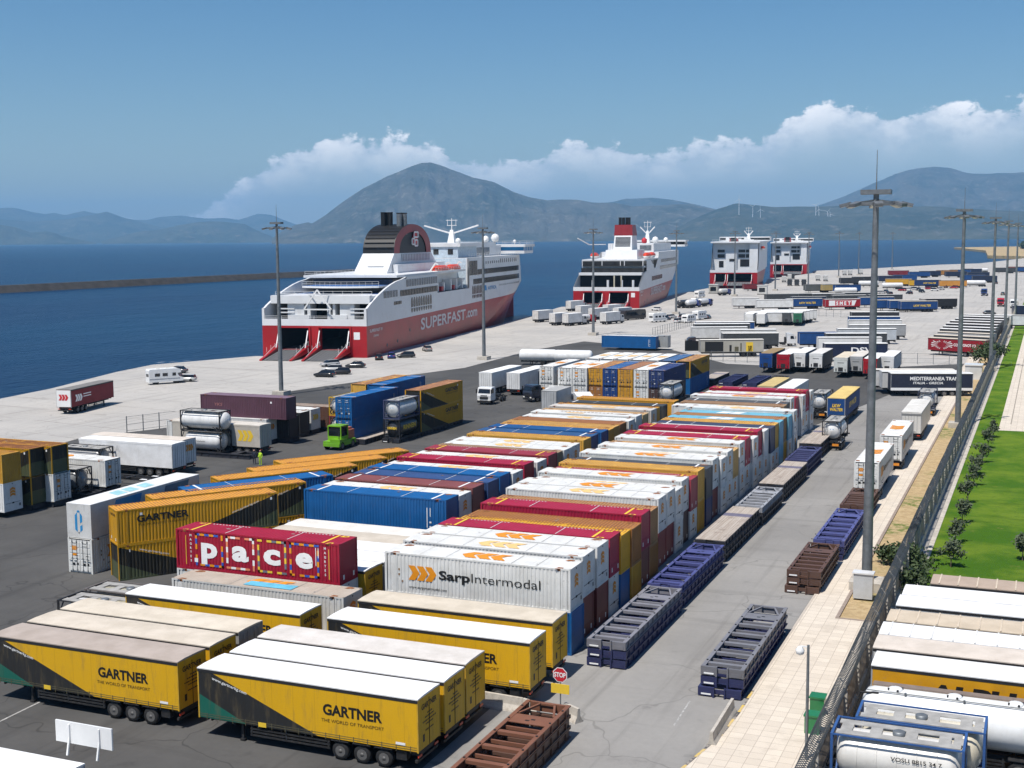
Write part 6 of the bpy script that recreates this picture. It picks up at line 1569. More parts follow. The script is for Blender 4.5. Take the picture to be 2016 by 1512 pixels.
rail(mb, [(140, 2, 25.2), (152, -3, 25.2), (167, -3, 25.2), (167, 29, 25.2)], 1.1, 0, 2.5)
mb.build('bridge', [HWHT, BINK], t)
ship_mast(t, 117, 13, 25.6, 8.2, 9)
for (x, y, z, r) in ((96, 5, 26.6, .9), (141, 8, 27, 1.2), (146, 6, 27.4, 1.5), (132, 6, 26.6, .8), (158, 2, 26.2, .6)):
    mb = MB(); mb.lathe([(.05, z-r), (r*.7, z-r*.7), (r, z), (r*.7, z+r*.7), (.05, z+r)], (x, y, 0), 'Z', 12); mb.tube((x, y, 25), (x, y, z-r*.7), .2, None, 6); mb.build('radome', WHITE, t)
lifeboat(t, 66, 1.8, 18.3, 12); lifeboat(t, 78.5, 1.8, 18.3, 12); lifeboat(t, 70, 24.4, 18.3, 12)
mb = MB()
for x in (60, 72, 84): mb.bar((x, 3.4, 17.9), (x, 1.4, 20.6), .35, .35); mb.bar((x, 1.4, 20.6), (x, .6, 20.2), .3, .3)
for x in (61, 67, 74, 80, 86): mb.box(x-.5, x+.5, 1.0, 3.4, 12.7, 14.5+(x % 3)*.6, 0)
mb.bar((84, 2, 13), (88, .9, 15.6), .4, .4); mb.box(64, 66, .9, 2.4, 12.7, 14.0, 1); mb.box(76, 77.4, .9, 2.4, 12.7, 14.0, 1)
mb.build('davits', [WHITE, RINK], t)

# --- the other ferries: same line, seen from astern
def ferry_small(B, rz, label, kind, length, zs):
    t, brd, yst, xs, zred, shell, hb0 = ferry(B, rz, '', length, 26.0 if kind != 3 else 26.5, 6.6 if kind == 2 else 7.0, kind == 2, kind == 2, length*.74)
    tag(t, label, 'ferry', 'ferries berthed stern-to along the quay'); W_ = 2*hb0
    top = zs['top']
    def zt(x):
        if x < 18: return 8.4 + (13.6-8.4)*math.sin(x/18*math.pi/2) if kind == 2 else 8.6 + (top-8.6)*max(0, min(1, (x-5)/10))
        if x < length*.80: return top
        return max(11.5, top-(x-length*.80)*.55)
    mb = MB(); st = [0, 2, 4, 6, 8, 10, 12, 15, 18, 18.01]+[q for q in xs if q > 19]
    if kind == 2:
        def zt(x):
            if x < 20: return 8.2+5.6*math.sin(x/20*math.pi/2)
            if x < 46: return 18.0 if x > 20.005 else 13.8
            if x < 62: return 14.0
            if x < length*.80: return 21.0
            return max(11.5, 21.0-(x-length*.80)*.6)
        st = [0, 2, 4, 7, 10, 13, 16, 20, 20.01, 33, 46, 46.01, 62, 62.01]+[q for q in xs if q > 63]
    for x0, x1 in zip(st, st[1:]):
        for j in range(5):
            def P(x, f): z = zred(x)+(zt(x)-zred(x))*f; return (x, yst(x, min(z, 12)), z)
            a, b_, c, d = P(x0, j/5), P(x1, j/5), P(x1, (j+1)/5), P(x0, (j+1)/5)
            mb.quad(a, b_, c, d); mb.quad(*[(q[0], W_-q[1], q[2]) for q in (d, c, b_, a)])
            if x1 <= 20: mb.quad(*[(q[0], q[1]+.45, q[2]) for q in (d, c, b_, a)]); mb.quad(*[(q[0], W_-.45-q[1], q[2]) for q in (a, b_, c, d)])
    mb.box(-.24, .3, 0, W_, zred(0)+.01, zred(0)+1.5, 0)
    mb.build('upper_hull', HWHT, t)
    def sband(x0, x1, z0, z1):
        b = MB(); n = max(1, int((x1-x0)/4))
        for i in range(n):
            a, c = x0+(x1-x0)*i/n, x0+(x1-x0)*(i+1)/n
            b.quad((a, yst(a, 12)-.07, z0), (c, yst(c, 12)-.07, z0), (c, yst(c, 12)-.07, z1), (a, yst(a, 12)-.07, z1))
        b.build('window_band', GLZ, t)
    if kind == 2:
        sband(66, 140, 16.4, 17.8); sband(62.5, 140, 13.4, 15.0); sband(36, 70, 9.4, 11.2)
        mb = MB()
        mb.box(.3, 60, .5, W_-.5, 7.0, 7.1, 1)
        mb.box(9, 60, .46, W_-.46, 12.4, 13.4, 0); mb.box(16, 46, .5, W_-.5, 15.2, 16.0, 0); mb.box(16, 62, .4, W_-.4, 17.9, 18.5, 0)
        mb.box(12, 12.3, .5, W_-.5, 7.1, 12.4, 2); mb.box(13.5, 46, .6, W_-.6, 13.4, 15.2, 3); mb.box(14.5, 46, .6, W_-.6, 16.0, 17.9, 3)  # first box: black sheet in place of the mooring deck's shade
        for y in (.6, 8, 9.6, 17, W_-1): mb.box(14.4, 14.6, y, y+.25, 16, 17.9, 0)
        for y in (3, 7.5, 13, 19): mb.box(6, 7.2, y, y+.8, 7.1, 10.6, 0)
        for y in (7.8, 10.6): mb.box(6, 6.4, y, y+.5, 7.1, 12.4, 4)
        mb.build('stern_decks', [HWHT, DECKG, HOLD_SHADE, GLZ, CREAM], t)
        mb = MB()
        mb.rings([[(24, 4.4, 18.5), (48, 4.4, 18.5), (48, 17.6, 18.5), (24, 17.6, 18.5)], [(25, 4.6, 22.2), (46, 4.6, 22.2), (46, 17.4, 22.2), (25, 17.4, 22.2)]], 0, True, False)
        mb.rings([[(28, 7.2, 22.2), (44, 7.2, 22.2), (44, 14.8, 22.2), (28, 14.8, 22.2)], [(30, 7.4, 28), (43, 7.4, 28), (43, 14.6, 28), (30, 14.6, 28)]], 0, True, False)
        for k in range(8): zz = 23.6+k*.5; mb.box(27.9+(zz-22.2)*.34, 28.4+(zz-22.2)*.34, 7.9, 14.1, zz, zz+.26, 1)
        mb.build('funnel_casing', [HWHT, HBLK], t)
        mb = MB(); mb.rings([[(30, 7.2, 28), (43.5, 7.2, 28), (43.5, 14.8, 28), (30, 14.8, 28)], [(30.6, 7.4, 32.4), (40, 7.4, 32.4), (40, 14.6, 32.4), (30.6, 14.6, 32.4)]], 0, True, False); mb.build('funnel', HMAR, t)
        for (x, y) in ((32, 12.6), (33, 11.4), (33, 10.0), (32.5, 9.0)): mb = MB(); mb.tube((x, y, 29.6), (x, y, 35.4), .65, None, 10); mb.build('exhaust_pipe', HBLK, t)
        mb = MB(); mb.box(62, 138, .5, W_-.5, 14, 20.95, 0); mb.box(64, 128, 3, W_-3, 20.95, 24.6, 0); mb.box(63.9, 64.0, 4, 9, 21.6, 23.8, 1); mb.box(63.9, 64.0, 15, 20, 21.6, 23.8, 1); mb.box(46, 62, 3, W_-3, 14, 18, 0); mb.build('superstructure', [HWHT, GLZL], t)
        mb = MB(); mb.box(138, 152, -2.6, W_+2.6, 22.6, 23.6, 0); mb.box(138.4, 151.6, -2.4, W_+2.4, 23.6, 25.0, 1); mb.box(137.6, 152.4, -3, W_+3, 25.0, 25.8, 0); mb.build('bridge', [HWHT, GLZ], t)
        ship_mast(t, 118, 13, 24.6, 10.5, 3.5)
        mb = MB(); mb.bar((40, 20, 24.4), (34, 26, 24.4), .4, .4); mb.bar((34, 26, 24.4), (30, 30, 27), .4, .4); mb.tube((38, 17, 22), (38, 17, 24.6), .4, None, 6); mb.build('crane', WHITE, t)
        lifeboat(t, 36, 2.0, 19.4, 11); lifeboat(t, 50, 2.0, 19.4, 11); lifeboat(t, 36, W_-2, 19.4, 11)
        for (x, y, z, r) in ((108, 8, 26, 1.6), (124, 5, 26, 1.2)): mb = MB(); mb.lathe([(.05, z-r), (r*.8, z-r*.6), (r, z), (r*.7, z+r*.7), (.05, z+r)], (x, y, 0), 'Z', 12); mb.build('radome', WHITE, t)
        mb = MB(); mb.lathe([(.05, 24), (1.2, 25), (1.2, 26.4), (.05, 27.2)], (78, 9, 0), 'Z', 10); mb.build('red_drum', RINK, t)
    else:
        mb = MB(); x0 = 12.0
        mb.box(.3, 40, .5, W_-.5, 8.0, 8.1, 1)
        mb.box(x0, length*.8, .5, W_-.5, 8.1, top-.05, 0); mb.box(x0-2.5, x0, .5, 5.2, 8.1, top-.8, 0) if kind == 3 else mb.box(x0-2.5, x0, .5, 4.6, 8.1, top-.8, 0)
        for (ya, yb, za, zb) in ((1.2, 10.6, 10.2, 14.2), (20, 22.6, 9.8, 13.4)) : mb.box(x0-.15, x0+.2, ya+4.2 if ya < 2 else ya, yb, za, zb, 2)  # black panels on the wall stand in for shaded openings
        for k, (za, zb) in enumerate(((15.2, 17.2), (18.2, 19.8))):
            for (ya, yb) in ((5.6, 7.4), (7.8, 11.6), (19.4, 23.4)): mb.box(x0-.12, x0+.2, ya, yb, za, zb, 3)
        mb.box(x0-1.4, x0+.3, 12.6, 18.6, 8.1, 18.5, 0); mb.box(x0-1.6, x0-1.3, 13.2, 16.6, 13.2, 14.6, 3)
        mb.box(x0-4, length*.8, -.6 if kind == 3 else -.9, W_+.6, top-.9, top-.1, 0)
        mb.build('superstructure', [HWHT, DECKG, HOLD_SHADE, GLZ], t)
        mb = MB(); mb.rings([[(12, 11.8, 18.6), (20, 11.8, 18.6), (20, 17.2, 18.6), (12, 17.2, 18.6)], [(13, 12.2, 26.2), (18, 12.2, 26.2), (18, 16.8, 26.2), (13, 16.8, 26.2)]], 0, True, False); mb.box(12.2, 13.4, 13.0, 16.0, 21, 26.6, 1); mb.build('funnel', [HMAR, HBLK], t)
        mb = MB(); mb.box(length*.66, length*.8, -2.4, W_+2.4, top-.1, top+2.6, 0); mb.box(length*.66-.1, length*.66, -2, W_+2, top+.6, top+1.9, 1); mb.build('bridge', [HWHT, GLZ], t)
        ship_mast(t, 60, 9.5, top, 8.5, 2.6)
        lifeboat(t, 30, -.8, top-4.5, 9)
        mb = MB(); rail(mb, [(-.1, .5, 8.5), (-.1, W_-.5, 8.5)], 1.1, 0, 2.5); rail(mb, [(x0-4, .4, top), (x0-4, W_-.4, top)], 1.1, 0, 2.5)
        for q in range(9): mb.box(x0+q*4, x0+1.2+q*4, 3+q*2.1 % 18, 5+q*2.1 % 18, top, top+1.0+.5*(q % 3), 0)
        mb.build('railings', WHITE, t)
    return t
ferry_small((-145.2, 474.5), math.atan2(.988, -.155), 'red and white ferry with a slim maroon funnel, second berth, seen from astern', 2, 165.0, dict(top=21))
ferry_small((-150.2, 716), math.atan2(.99, -.14), 'distant white and red ferry with open stern, left of the farthest pair', 3, 120.0, dict(top=24.5))
ferry_small((-160.6, 936), math.atan2(.99, -.14), 'distant white ferry at the farthest berth, right of the other far one', 4, 120.0, dict(top=23.0))
# ------------------------------------------------------------------ road vehicles
def car(x, y, rz, col, label, kind='saloon', grp='cars waiting on the quay'):
    t = thing('parked_car', (x, y, 0), rz)
    def bd():
        mb = MB(); L = 2.15
        H = {'saloon': 0, 'hatch': 1, 'suv': 1}[kind]
        rows = []
        for xx, w, z0, z1 in ((-L, .72, .42, .72), (-L+.12, .84, .25, .86), (-1.2, .88, .20, .90), (.9, .88, .20, .88), (L-.45, .85, .22, .76), (L-.08, .74, .30, .62), (L, .62, .40, .55)):
            rows.append([(xx, -w, z0), (xx, w, z0), (xx, w+.01, (z0+z1)/2), (xx, w-.06, z1), (xx, -w+.06, z1), (xx, -w-.01, (z0+z1)/2)])
        mb.rings(rows, 0)
        zr = 1.46 if kind != 'suv' else 1.68
        rf = [(-1.25, zr-.06), (.1, zr), (.35, zr-.05)] if kind == 'saloon' else [(-1.85, zr-.05), (.1, zr), (.4, zr-.06)]
        rs = [[(xx, -.62, z-.05), (xx, .62, z-.05), (xx, .55, z), (xx, -.55, z)] for xx, z in rf]; mb.rings(rs, 0)
        return mb.mesh('body', [GLOSS])
    link_obj('body', cached(('carb', kind), bd), t, col=col)
    def gl():
        mb = MB(); zr = 1.40 if kind != 'suv' else 1.62; b = -1.75 if kind == 'saloon' else -2.0
        mb.rings([[(b, -.78, .86), (1.15, -.78, .86), (1.15, .78, .86), (b, .78, .86)], [(-1.2 if kind == 'saloon' else -1.8, -.60, zr), (.33, -.60, zr), (.33, .60, zr), (-1.2 if kind == 'saloon' else -1.8, .60, zr)]], 0, True, False)
        return mb.mesh('windows', [GLASS])
    link_obj('windows', cached(('carg', kind), gl), t)
    for xx in (-1.3, 1.3):
        for yy in (-.78, .78): add_wheel(t, xx, yy, .32, .22, rim=False)
    for s in (-1, 1):
        link_obj('headlight', cached('chl', lambda: MB().box(0, .06, -.17, .17, 0, .13).mesh('headlight', [LAMPW])), t, (2.06, s*.58, .60))
        link_obj('tail_light', cached('ctl', lambda: MB().box(-.06, 0, -.16, .16, 0, .14).mesh('tail_light', [LAMPR])), t, (-2.10, s*.6, .68))
    return tag(t, label, 'car', grp)
def cab_mesh(style=0):
    mb = MB()
    pr = [(0.05, .75), (0.0, 1.5), (.12, 2.0), (.42, 2.95), (.9, 3.25), (2.2, 3.3), (2.25, .75)] if style == 0 else [(0.05, .75), (0, 1.5), (.1, 1.9), (.40, 2.75), (.7, 2.85), (2.0, 2.85), (2.05, .75)]
    mb.extr([(x, z) for x, z in pr], 'Y', -1.22, 1.22, 0)
    top = 2.75 if style == 0 else 2.6
    mb.quad((.075, 1.08, 1.92), (.075, -1.08, 1.92), (.34, -1.02, top), (.34, 1.02, top), 1)
    for s in (-1, 1):
        q = [(.35, s*1.232, 1.9), (1.35, s*1.232, 1.9), (1.35, s*1.232, 2.65), (.62, s*1.232, 2.65)]; mb.poly(q if s < 0 else q[::-1], 1)
        mb.box(-.02, .12, *sorted((s*1.25, s*1.42)), 1.9, 2.6, 2)
        mb.box(-.02, .02, *sorted((s*.7, s*1.1)), .72, .92, 3)
    mb.box(-.02, .1, -1.2, 1.2, .35, .72, 2); mb.box(-.01, .03, -.75, .75, .95, 1.35, 2); mb.box(-.015, .01, -.6, .6, 1.45, 1.6, 2)
    return mb
def tractor(x, y, rz, col, label, style=0, chassis=6.0, name='lorry_tractor', grp=None):
    """cab at local -X"""
    t = thing(name, (x, y, 0), rz)
    link_obj('cab', cached(('cab', style), lambda: cab_mesh(style).mesh('cab', [GLOSS, GLASS, BLACK, LAMPW])), t, (-chassis/2, 0, 0), col=col)
    def ch():
        mb = MB(); e = chassis/2
        for s in (-.42, .42): mb.box(-e+.3, e, s-.07, s+.07, .7, .98)
        mb.box(-e+2.5, -e+3.6, -1.15, -.6, .4, .95); mb.box(-e+2.5, -e+3.4, .6, 1.15, .4, .95); mb.tube((e-1.3, 0, 1.0), (e-1.3, 0, 1.15), .45, None, 12)
        mb.box(-e+2.35, -e+2.6, -.9, .9, 1.0, 2.3); mb.box(e-.1, e, -1.1, 1.1, .6, .8)
        return mb.mesh('chassis', [DARK])
    link_obj('chassis', cached(('tch', chassis), ch), t)
    for xx in (-chassis/2+1.3, chassis/2-1.2) + ((chassis/2-2.4,) if chassis > 7 else ()):
        for yy in (-1.02, 1.02): add_wheel(t, xx, yy, .5, .32)
    return tag(t, label, 'lorry', grp)
def box_lorry(x, y, rz, label, col=(.72, .72, .71), cabcol=(.6, .6, .6), L=9.5, h=3.7, grp='box lorries queueing beside the second ferry', roof=(.78, .78, .77), tanker=False):
    """rear at local +X, cab at -X"""
    t = thing('box_lorry' if not tanker else 'tank_lorry', (x, y, 0), rz); e = L/2
    link_obj('cab', cached(('cab', 1), lambda: cab_mesh(1).mesh('cab', [GLOSS, GLASS, BLACK, LAMPW])), t, (-e, 0, 0), col=cabcol)
    if tanker:
        def tk():
            r = 1.05; a, b_ = -e+2.4, e; mb = MB()
            return mb.lathe([(.05, a), (r*.9, a+.2), (r, a+.5), (r, b_-.5), (r*.9, b_-.2), (.05, b_)], (0, 0, 2.1), 'X', 18).mesh('tank', [TANKM])
        link_obj('tank', cached(('lt', L), tk), t, col=col)
    else:
        def bx():
            mb = MB(); mb.box(-e+2.3, e, -1.25, 1.25, 1.05, h-.03, 0); door_lines(mb, e, 1.05, h, 1)
            for s in (-1, 1): mb.box(e-.02, e+.03, *sorted((s*1.27, s*1.19)), 1.0, h, 1)
            return mb.mesh('cargo_box', [TARP, GALV])
        link_obj('cargo_box', cached(('lb', L, h), bx), t, col=col)
        link_obj('roof', cached(('lr', L, h), lambda: MB().box(-e+2.28, e+.03, -1.27, 1.27, h-.03, h+.04).mesh('roof', [TARP])), t, col=roof)
    def ch():
        mb = MB(); mb.box(-e+.4, e-.1, -.5, .5, .65, 1.04); mb.box(e-.2, e-.05, -1.2, 1.2, .5, .95); mb.box(-e+3.5, e-3, -1.15, 1.15, .5, .95)
        return mb.mesh('chassis', [DARK])
    link_obj('chassis', cached(('lch', L), ch), t)
    for xx in (-e+1.2, e-1.5, e-2.7):
        for yy in (-1.02, 1.02): add_wheel(t, xx, yy, .5, .34, rim=False)
    return tag(t, label, 'lorry', grp)
def camper(x, y, rz, label, L=6.4, van=True, grp='campers and caravans on the quay'):
    """front at local -X"""
    t = thing('motorhome' if van else 'caravan', (x, y, 0), rz); e = L/2
    def bd():
        mb = MB()
        pr = [(-e, .5), (-e-.02, 1.15), (-e+.8, 1.45), (-e+1.1, 2.0), (-e+.35, 2.15), (-e+.45, 2.75), (-e+1.0, 2.95), (e-.2, 2.95), (e, 2.7), (e, .45)] if van else [(-e+.15, .5), (-e, 1.4), (-e+.35, 2.4), (-e+.9, 2.6), (e-.6, 2.6), (e-.05, 2.1), (e, .5)]
        mb.extr(pr, 'Y', -1.12, 1.12, 0)
        if van: mb.quad((-e+.78, .95, 1.47), (-e+.78, -.95, 1.47), (-e+1.06, -.9, 1.97), (-e+1.06, .9, 1.97), 1)
        for s in (-1, 1):
            for a, b_ in ((-.3, .7), (1.2, 2.2), (-e+1.4, -e+2.1)):
                q = [(a, s*1.13, 1.55), (b_, s*1.13, 1.55), (b_, s*1.13, 2.15), (a, s*1.13, 2.15)]; mb.poly(q if s < 0 else q[::-1], 1)
            q = [(-e+.6, s*1.128, .95), (e-.1, s*1.128, .95), (e-.1, s*1.128, 1.12), (-e+.6, s*1.128, 1.12)]; mb.poly(q if s < 0 else q[::-1], 2)
        mb.quad((e+.012 if van else e-.03, -.8, 1.5), (e+.012 if van else e-.03, .8, 1.5), (e+.012 if van else e-.04, .8, 2.05), (e+.012 if van else e-.04, -.8, 2.05), 1)
        return mb.mesh('body', [WHITE, GLASS, mat('grey_stripe', (.3, .32, .36), .5)])
    link_obj('body', cached(('cmp', L, van), bd), t)
    def rf():
        mb = MB(); z = 2.95 if van else 2.6
        for a in (-.8, 1.0): mb.box(a, a+.6, -.35, .35, z, z+.12)
        return mb.mesh('roof_hatches', [LAMPW])
    link_obj('roof_hatches', cached(('cmr', L, van), rf), t)
    for xx in ((-e+1.1, e-1.5) if van else (.2,)):
        for yy in (-.95, .95): add_wheel(t, xx, yy, .34, .24, rim=False)
    return tag(t, label, 'camper' if van else 'caravan', grp)

# cars and campers by the near ferry
def hd(p, q): d = at(*q)-at(*p); return math.atan2(d.y, d.x)
for (px, py), rz, c, lb, k in (((349, 734), 190, (.10, .10, .11), 'dark grey saloon car behind the motorhome by the water', 'saloon'), ((337, 745), 195, (.03, .045, .07), 'dark blue car between the motorhome and a silver car', 'hatch'), ((365, 751), 200, (.45, .46, .45), 'silver hatchback beside the motorhome by the water', 'hatch'),
        ((649, 721), 240, (.34, .35, .36), 'silver car with black roof nearest the ferry ramp', 'hatch'), ((700, 724), 200, (.03, .033, .036), 'black estate car before the ferry quay, rightmost of its cluster', 'saloon'), ((670, 737), 210, (.022, .02, .02), 'black car with its tail lights towards the yard, middle of the cluster', 'hatch'),
        ((655, 731), 205, (.45, .46, .47), 'white car half hidden behind black cars', 'hatch'), ((639, 742), 185, (.018, .018, .02), 'black hatchback at the front left of the cluster', 'hatch'), ((746, 708), 120, (.03, .03, .032), 'black car close to the red hull, left of a blue car', 'hatch'), ((771, 705), 115, (.02, .05, .22), 'bright blue car close to the red hull', 'hatch'),
        ((799, 704), 215, (.035, .038, .04), 'dark grey car right of the blue car by the hull', 'hatch'), ((841, 691), 130, (.33, .33, .32), 'silver car alone beside the hull lettering', 'saloon')):
    p = at(px, py); car(p.x, p.y, R(rz), c, lb, k)
p = at(303, 757); camper(p.x+1, p.y+2, R(235), 'white motorhome parked on the quay at left beside three cars', 6.6)
EXTRA['arrow'] = lambda mb, L, z0, z1: [q for s in (-1, 1) for q in ([chevrons(mb, (2.4 if s < 0 else 2.4, s*TW, z0+1.3), (-s, 0, 0), (0, 0, 1), 1.7, .95, 5)] + [mb.text('EUROPART', (-.6 if s < 0 else .2, s*TW, z0+1.2), (-s, 0, 0), (0, 0, 1), .5, 5, .03, 3.4, 'C', shear=.2)])] + [chevrons(mb, (L/2+.035, 0, z0+1.5), (0, 1, 0), (0, 0, 1), 1.7, .85, 8)]
EXTRA['arrow'] = lambda mb, L, z0, z1: [chevrons(mb, (4.4, s*TW, z0+1.3), (-s, 0, 0), (0, 0, 1), 2.2, 1.1, 5) for s in (-1, 1)] + [mb.box(.6, 3.0, *sorted((s*TW, s*(TW+.012))), z0+1.25+.4*q, z0+1.4+.4*q, 5) for s in (-1, 1) for q in (0, 1)] + [chevrons(mb, (L/2+.035, 0, z0+1.5), (0, 1, 0), (0, 0, 1), 1.7, .85, 8)]
a, b_ = at(139, 767, 4), at(229, 747, 4); ang = math.atan2(b_.y-a.y, b_.x-a.x)
c_ = a+(b_-a).normalized()*6.8+Vector((-math.sin(ang), math.cos(ang), 0))*1.27
o = trailer(c_.x, c_.y, ang+math.pi, (0.20, 0.022, 0.028), (0.20, 0.19, 0.18), 'curtain', extra='arrow')
mb = MB(); mb.box(6.81, 6.86, -1.2, 1.2, 1.2, 3.85); o2 = mb.build('rear_door', [WHITE], o); mb = MB(); chevrons(mb, (6.87, 0, 2.7), (0, 1, 0), (0, 0, 1), 1.7, .95, 0); mb.build('rear_emblem', RINK, o)
tag(o, 'dark red curtain trailer with a white arrow emblem standing alone on the quay', 'trailer')

# lorries at centre
p = at(966, 797); tractor(p.x-1.0, p.y+3.2, R(90), (.74, .74, .74), 'white tractor unit facing the camera at the centre of the yard', 1, 7.4, grp='lorries parked at the centre of the yard')
for i, (px, py) in enumerate(((975, 735), (1030, 736))):
    p = at(px-12, py, 3.9); tag(trailer(p.x-.9, p.y+7.2, R(-90), (.70, .70, .69), (.80, .80, .79), 'reefer', body_mat=REEFER), f'white refrigerated trailer with rear doors to the yard, {["left","right"][i]} of a pair', 'trailer', 'lorries parked at the centre of the yard')
p = at(1030, 775); tractor(p.x, p.y+3.0, R(70), (.74, .74, .74), 'white tractor unit behind the first, beside black panelled trailer', 0, 6.2, grp='lorries parked at the centre of the yard')
p = at(1052, 772); o = trailer(p.x+1.2, p.y+9.5, R(68), (.03, .03, .032), (.78, .78, .77), 'reefer', top=3.6, body_mat=TARP); tag(o, 'black sided trailer with a white roof leading towards the container block', 'trailer', 'lorries parked at the centre of the yard')
p = at(1062, 764); tractor(p.x+1.4, p.y+2, R(80), (.02, .045, .2), 'blue tractor unit tucked before the container block', 0, 6.0, grp='lorries parked at the centre of the yard')
p = at(1050, 792); tractor(p.x+.4, p.y+2.6, R(60), (.03, .035, .055), 'dark navy tractor unit beside the grey box lorry', 1, 6.0, grp='lorries parked at the centre of the yard')
p = at(1065, 769.5, 4.0); box_lorry(p.x+1.25, p.y+4.6, R(-90), 'grey box lorry with rear shutter facing the camera at centre', (.42, .43, .44), (.7, .7, .7), 9.0, 4.0, 'lorries parked at the centre of the yard', (.40, .40, .39))
p = at(1125, 778, 3.4); box_lorry(p.x+.6, p.y+3.5, R(-65), 'white lorry with a rounded white cab beside the yellow container', (.72, .72, .71), (.76, .76, .75), 8.0, 3.3, 'lorries parked at the centre of the yard')
p = at(1043, 803); box_lorry(p.x+2, p.y+6, R(-80), 'small white flat-nosed van behind the left container row', (.70, .70, .69), (.74, .74, .73), 5.5, 2.6, 'lorries parked at the centre of the yard')
# green terminal tug
p = at(656, 886); t = thing('terminal_tug', (p.x, p.y+2.6, 0), R(90))
mb = MB(); mb.box(-3.0, 1.2, -1.25, 1.25, .55, 1.15, 0); mb.box(-3.0, -1.0, -1.25, .2, 1.15, 1.45, 1); mb.box(-3.1, -2.9, -1.2, 1.2, .5, .9, 0); mb.build('body', [STEEL, GLOSS], t, col=(.16, .40, .02))
mb = MB(); mb.box(-2.2, -.3, -1.0, 1.0, 3.0, 3.15, 0); mb.box(-.5, -.3, -1, 1, 1.4, 3.0, 0)
for x in (-2.15, -.45):
    for y in (-.95, .95): mb.box(x-.06, x+.06, y-.06, y+.06, 1.4, 3.0, 0)
mb.box(-2.2, -.4, -1.0, 1.0, 1.15, 1.75, 0); mb.box(-2.1, -.5, -.92, .92, 1.75, 2.99, 1); mb.build('cab', [GLOSS, GLASS], t, col=(.20, .44, .02))
mb = MB(); mb.box(-.2, 1.6, -.8, .6, 1.1, 2.3, 0); mb.box(.2, 1.3, -.6, .4, 2.3, 2.6, 0); mb.build('gooseneck', mat('primer_salmon', (.50, .16, .10), .6), t)
mb = MB(); mb.tube((-2.9, -1.1, 1.1), (-2.9, -1.1, 2.6), .05, None, 6); mb.tube((.1, 1.05, 1.1), (.1, 1.05, 3.3), .07, None, 6); mb.build('exhaust', DARK, t)
for xx in (-2.3, .4):
    for yy in (-1.05, 1.05): add_wheel(t, xx, yy, .55, .4)
tag(t, 'lime green terminal tug with a boxy cab before the blue container pair', 'tug')
tag(cassette(t.location.x+.6, t.location.y+9.2, 0, R(90), CASS_DK, deck=True, L=13.6, h=.7), 'flat planked cassette hitched behind the green tug', 'cassette', 'low cassettes under the stacks')
# silo trailers lying beyond
for i, (px, py) in enumerate(((1056, 712), (1125, 714))):
    p = at(px, py, .8); tag(silo_trailer(p.x, p.y+1.2, R(8), 8.4, 1.3, (.74, .74, .73), 2.1, clutter=False), f'white cylinder tank trailer lying along the fence, {["left with cream bands", "right one half hidden"][i]}', 'tank trailer')

# queue beside the second ferry, sterns towards us
Q = [(1054, 635, 10, 'white box lorry standing apart at the left of the queue', 0), (1087, 641, 9, 'cream white box lorry without visible doors, second from left', 0), (1113, 642, 9.5, 'white box lorry with double doors left of the tanker', 0), (1119, 613, 10, 'white box lorry at the far side by the ferry ramp', 0),
     (1138, 624, 9, 'white box lorry just beyond the tanker', 0), (1138, 639, 8, 'small white tank lorry with red cab in the queue', 1), (1164, 630, 10, 'white box lorry directly left of the slim mast', 0), (1187, 639, 10, 'white box lorry with double doors right of the slim mast', 0), (1192, 622, 10, 'white box lorry behind the mast near the ramp', 0), (1212, 629, 10, 'white box lorry beside the dark coach', 0)]
for px, py, L, lb, tk in Q:
    p = at(px, py); v = Vector((.30, .954, 0)); c_ = p+v*L/2
    box_lorry(c_.x, c_.y, math.atan2(-v.y, -v.x), lb, (.70, .69, .68), (.6, .6, .6) if not tk else (.45, .02, .03), L, 3.8, tanker=bool(tk))
p = at(1228, 631); t = thing('coach', (p.x+1.5, p.y+5, 0), R(72)); mb = MB(); mb.extr([(-6, .4), (-6, 2.6), (-5.6, 3.3), (5.6, 3.3), (6, 2.5), (6, .4)], 'Y', -1.25, 1.25); mb.build('body', GLOSS, t, col=(.035, .03, .03))
mb = MB()
for s in (-1, 1): mb.box(-5.2, 5.2, *sorted((s*1.25, s*1.262)), 1.5, 2.7)
mb.build('windows', GLASS, t)
for xx in (-4, 3.5, 4.8):
    for yy in (-1, 1): add_wheel(t, xx, yy, .5, .3, rim=False)
tag(t, 'dark brown coach at the right end of the lorry queue', 'coach')
for px, py, rz, van, lb in ((1291, 635, 60, True, 'white motorhome left of the dark car beyond the block'), (1352, 636, 75, False, 'white caravan with a dark rear window'), (1374, 630, 75, True, 'white motorhome right of the caravan'), (1369, 602, 75, True, 'white motorhome behind the tank lorries'), (1375, 586, 75, True, 'white alcove motorhome on the second berth quay')):
    p = at(px, py); camper(p.x, p.y+2.5, R(rz+180), lb, 6.2 if van else 5.6, van)
for px, py, rz, c, lb, k in ((1308, 631, 70, (.06, .07, .09), 'dark car between motorhome and white car', 'suv'), (1320, 627, 70, (.5, .5, .5), 'pale car beyond the dark car, left of the tall mast', 'hatch'), (1334, 636, 75, (.6, .6, .6), 'white car at the foot of the tall slim mast', 'suv'), (1345, 628, 60, (.08, .08, .09), 'dark hatchback beside the caravan', 'suv'), (1290, 612, 150, (.68, .68, .67), 'white car alone on the open quay by the second ferry', 'saloon'), (1391, 628, 90, (.05, .05, .05), 'small dark car by the grey palisade', 'hatch')):
    p = at(px, py); car(p.x, p.y+1.5, R(rz), c, lb, k, 'cars beyond the container block')
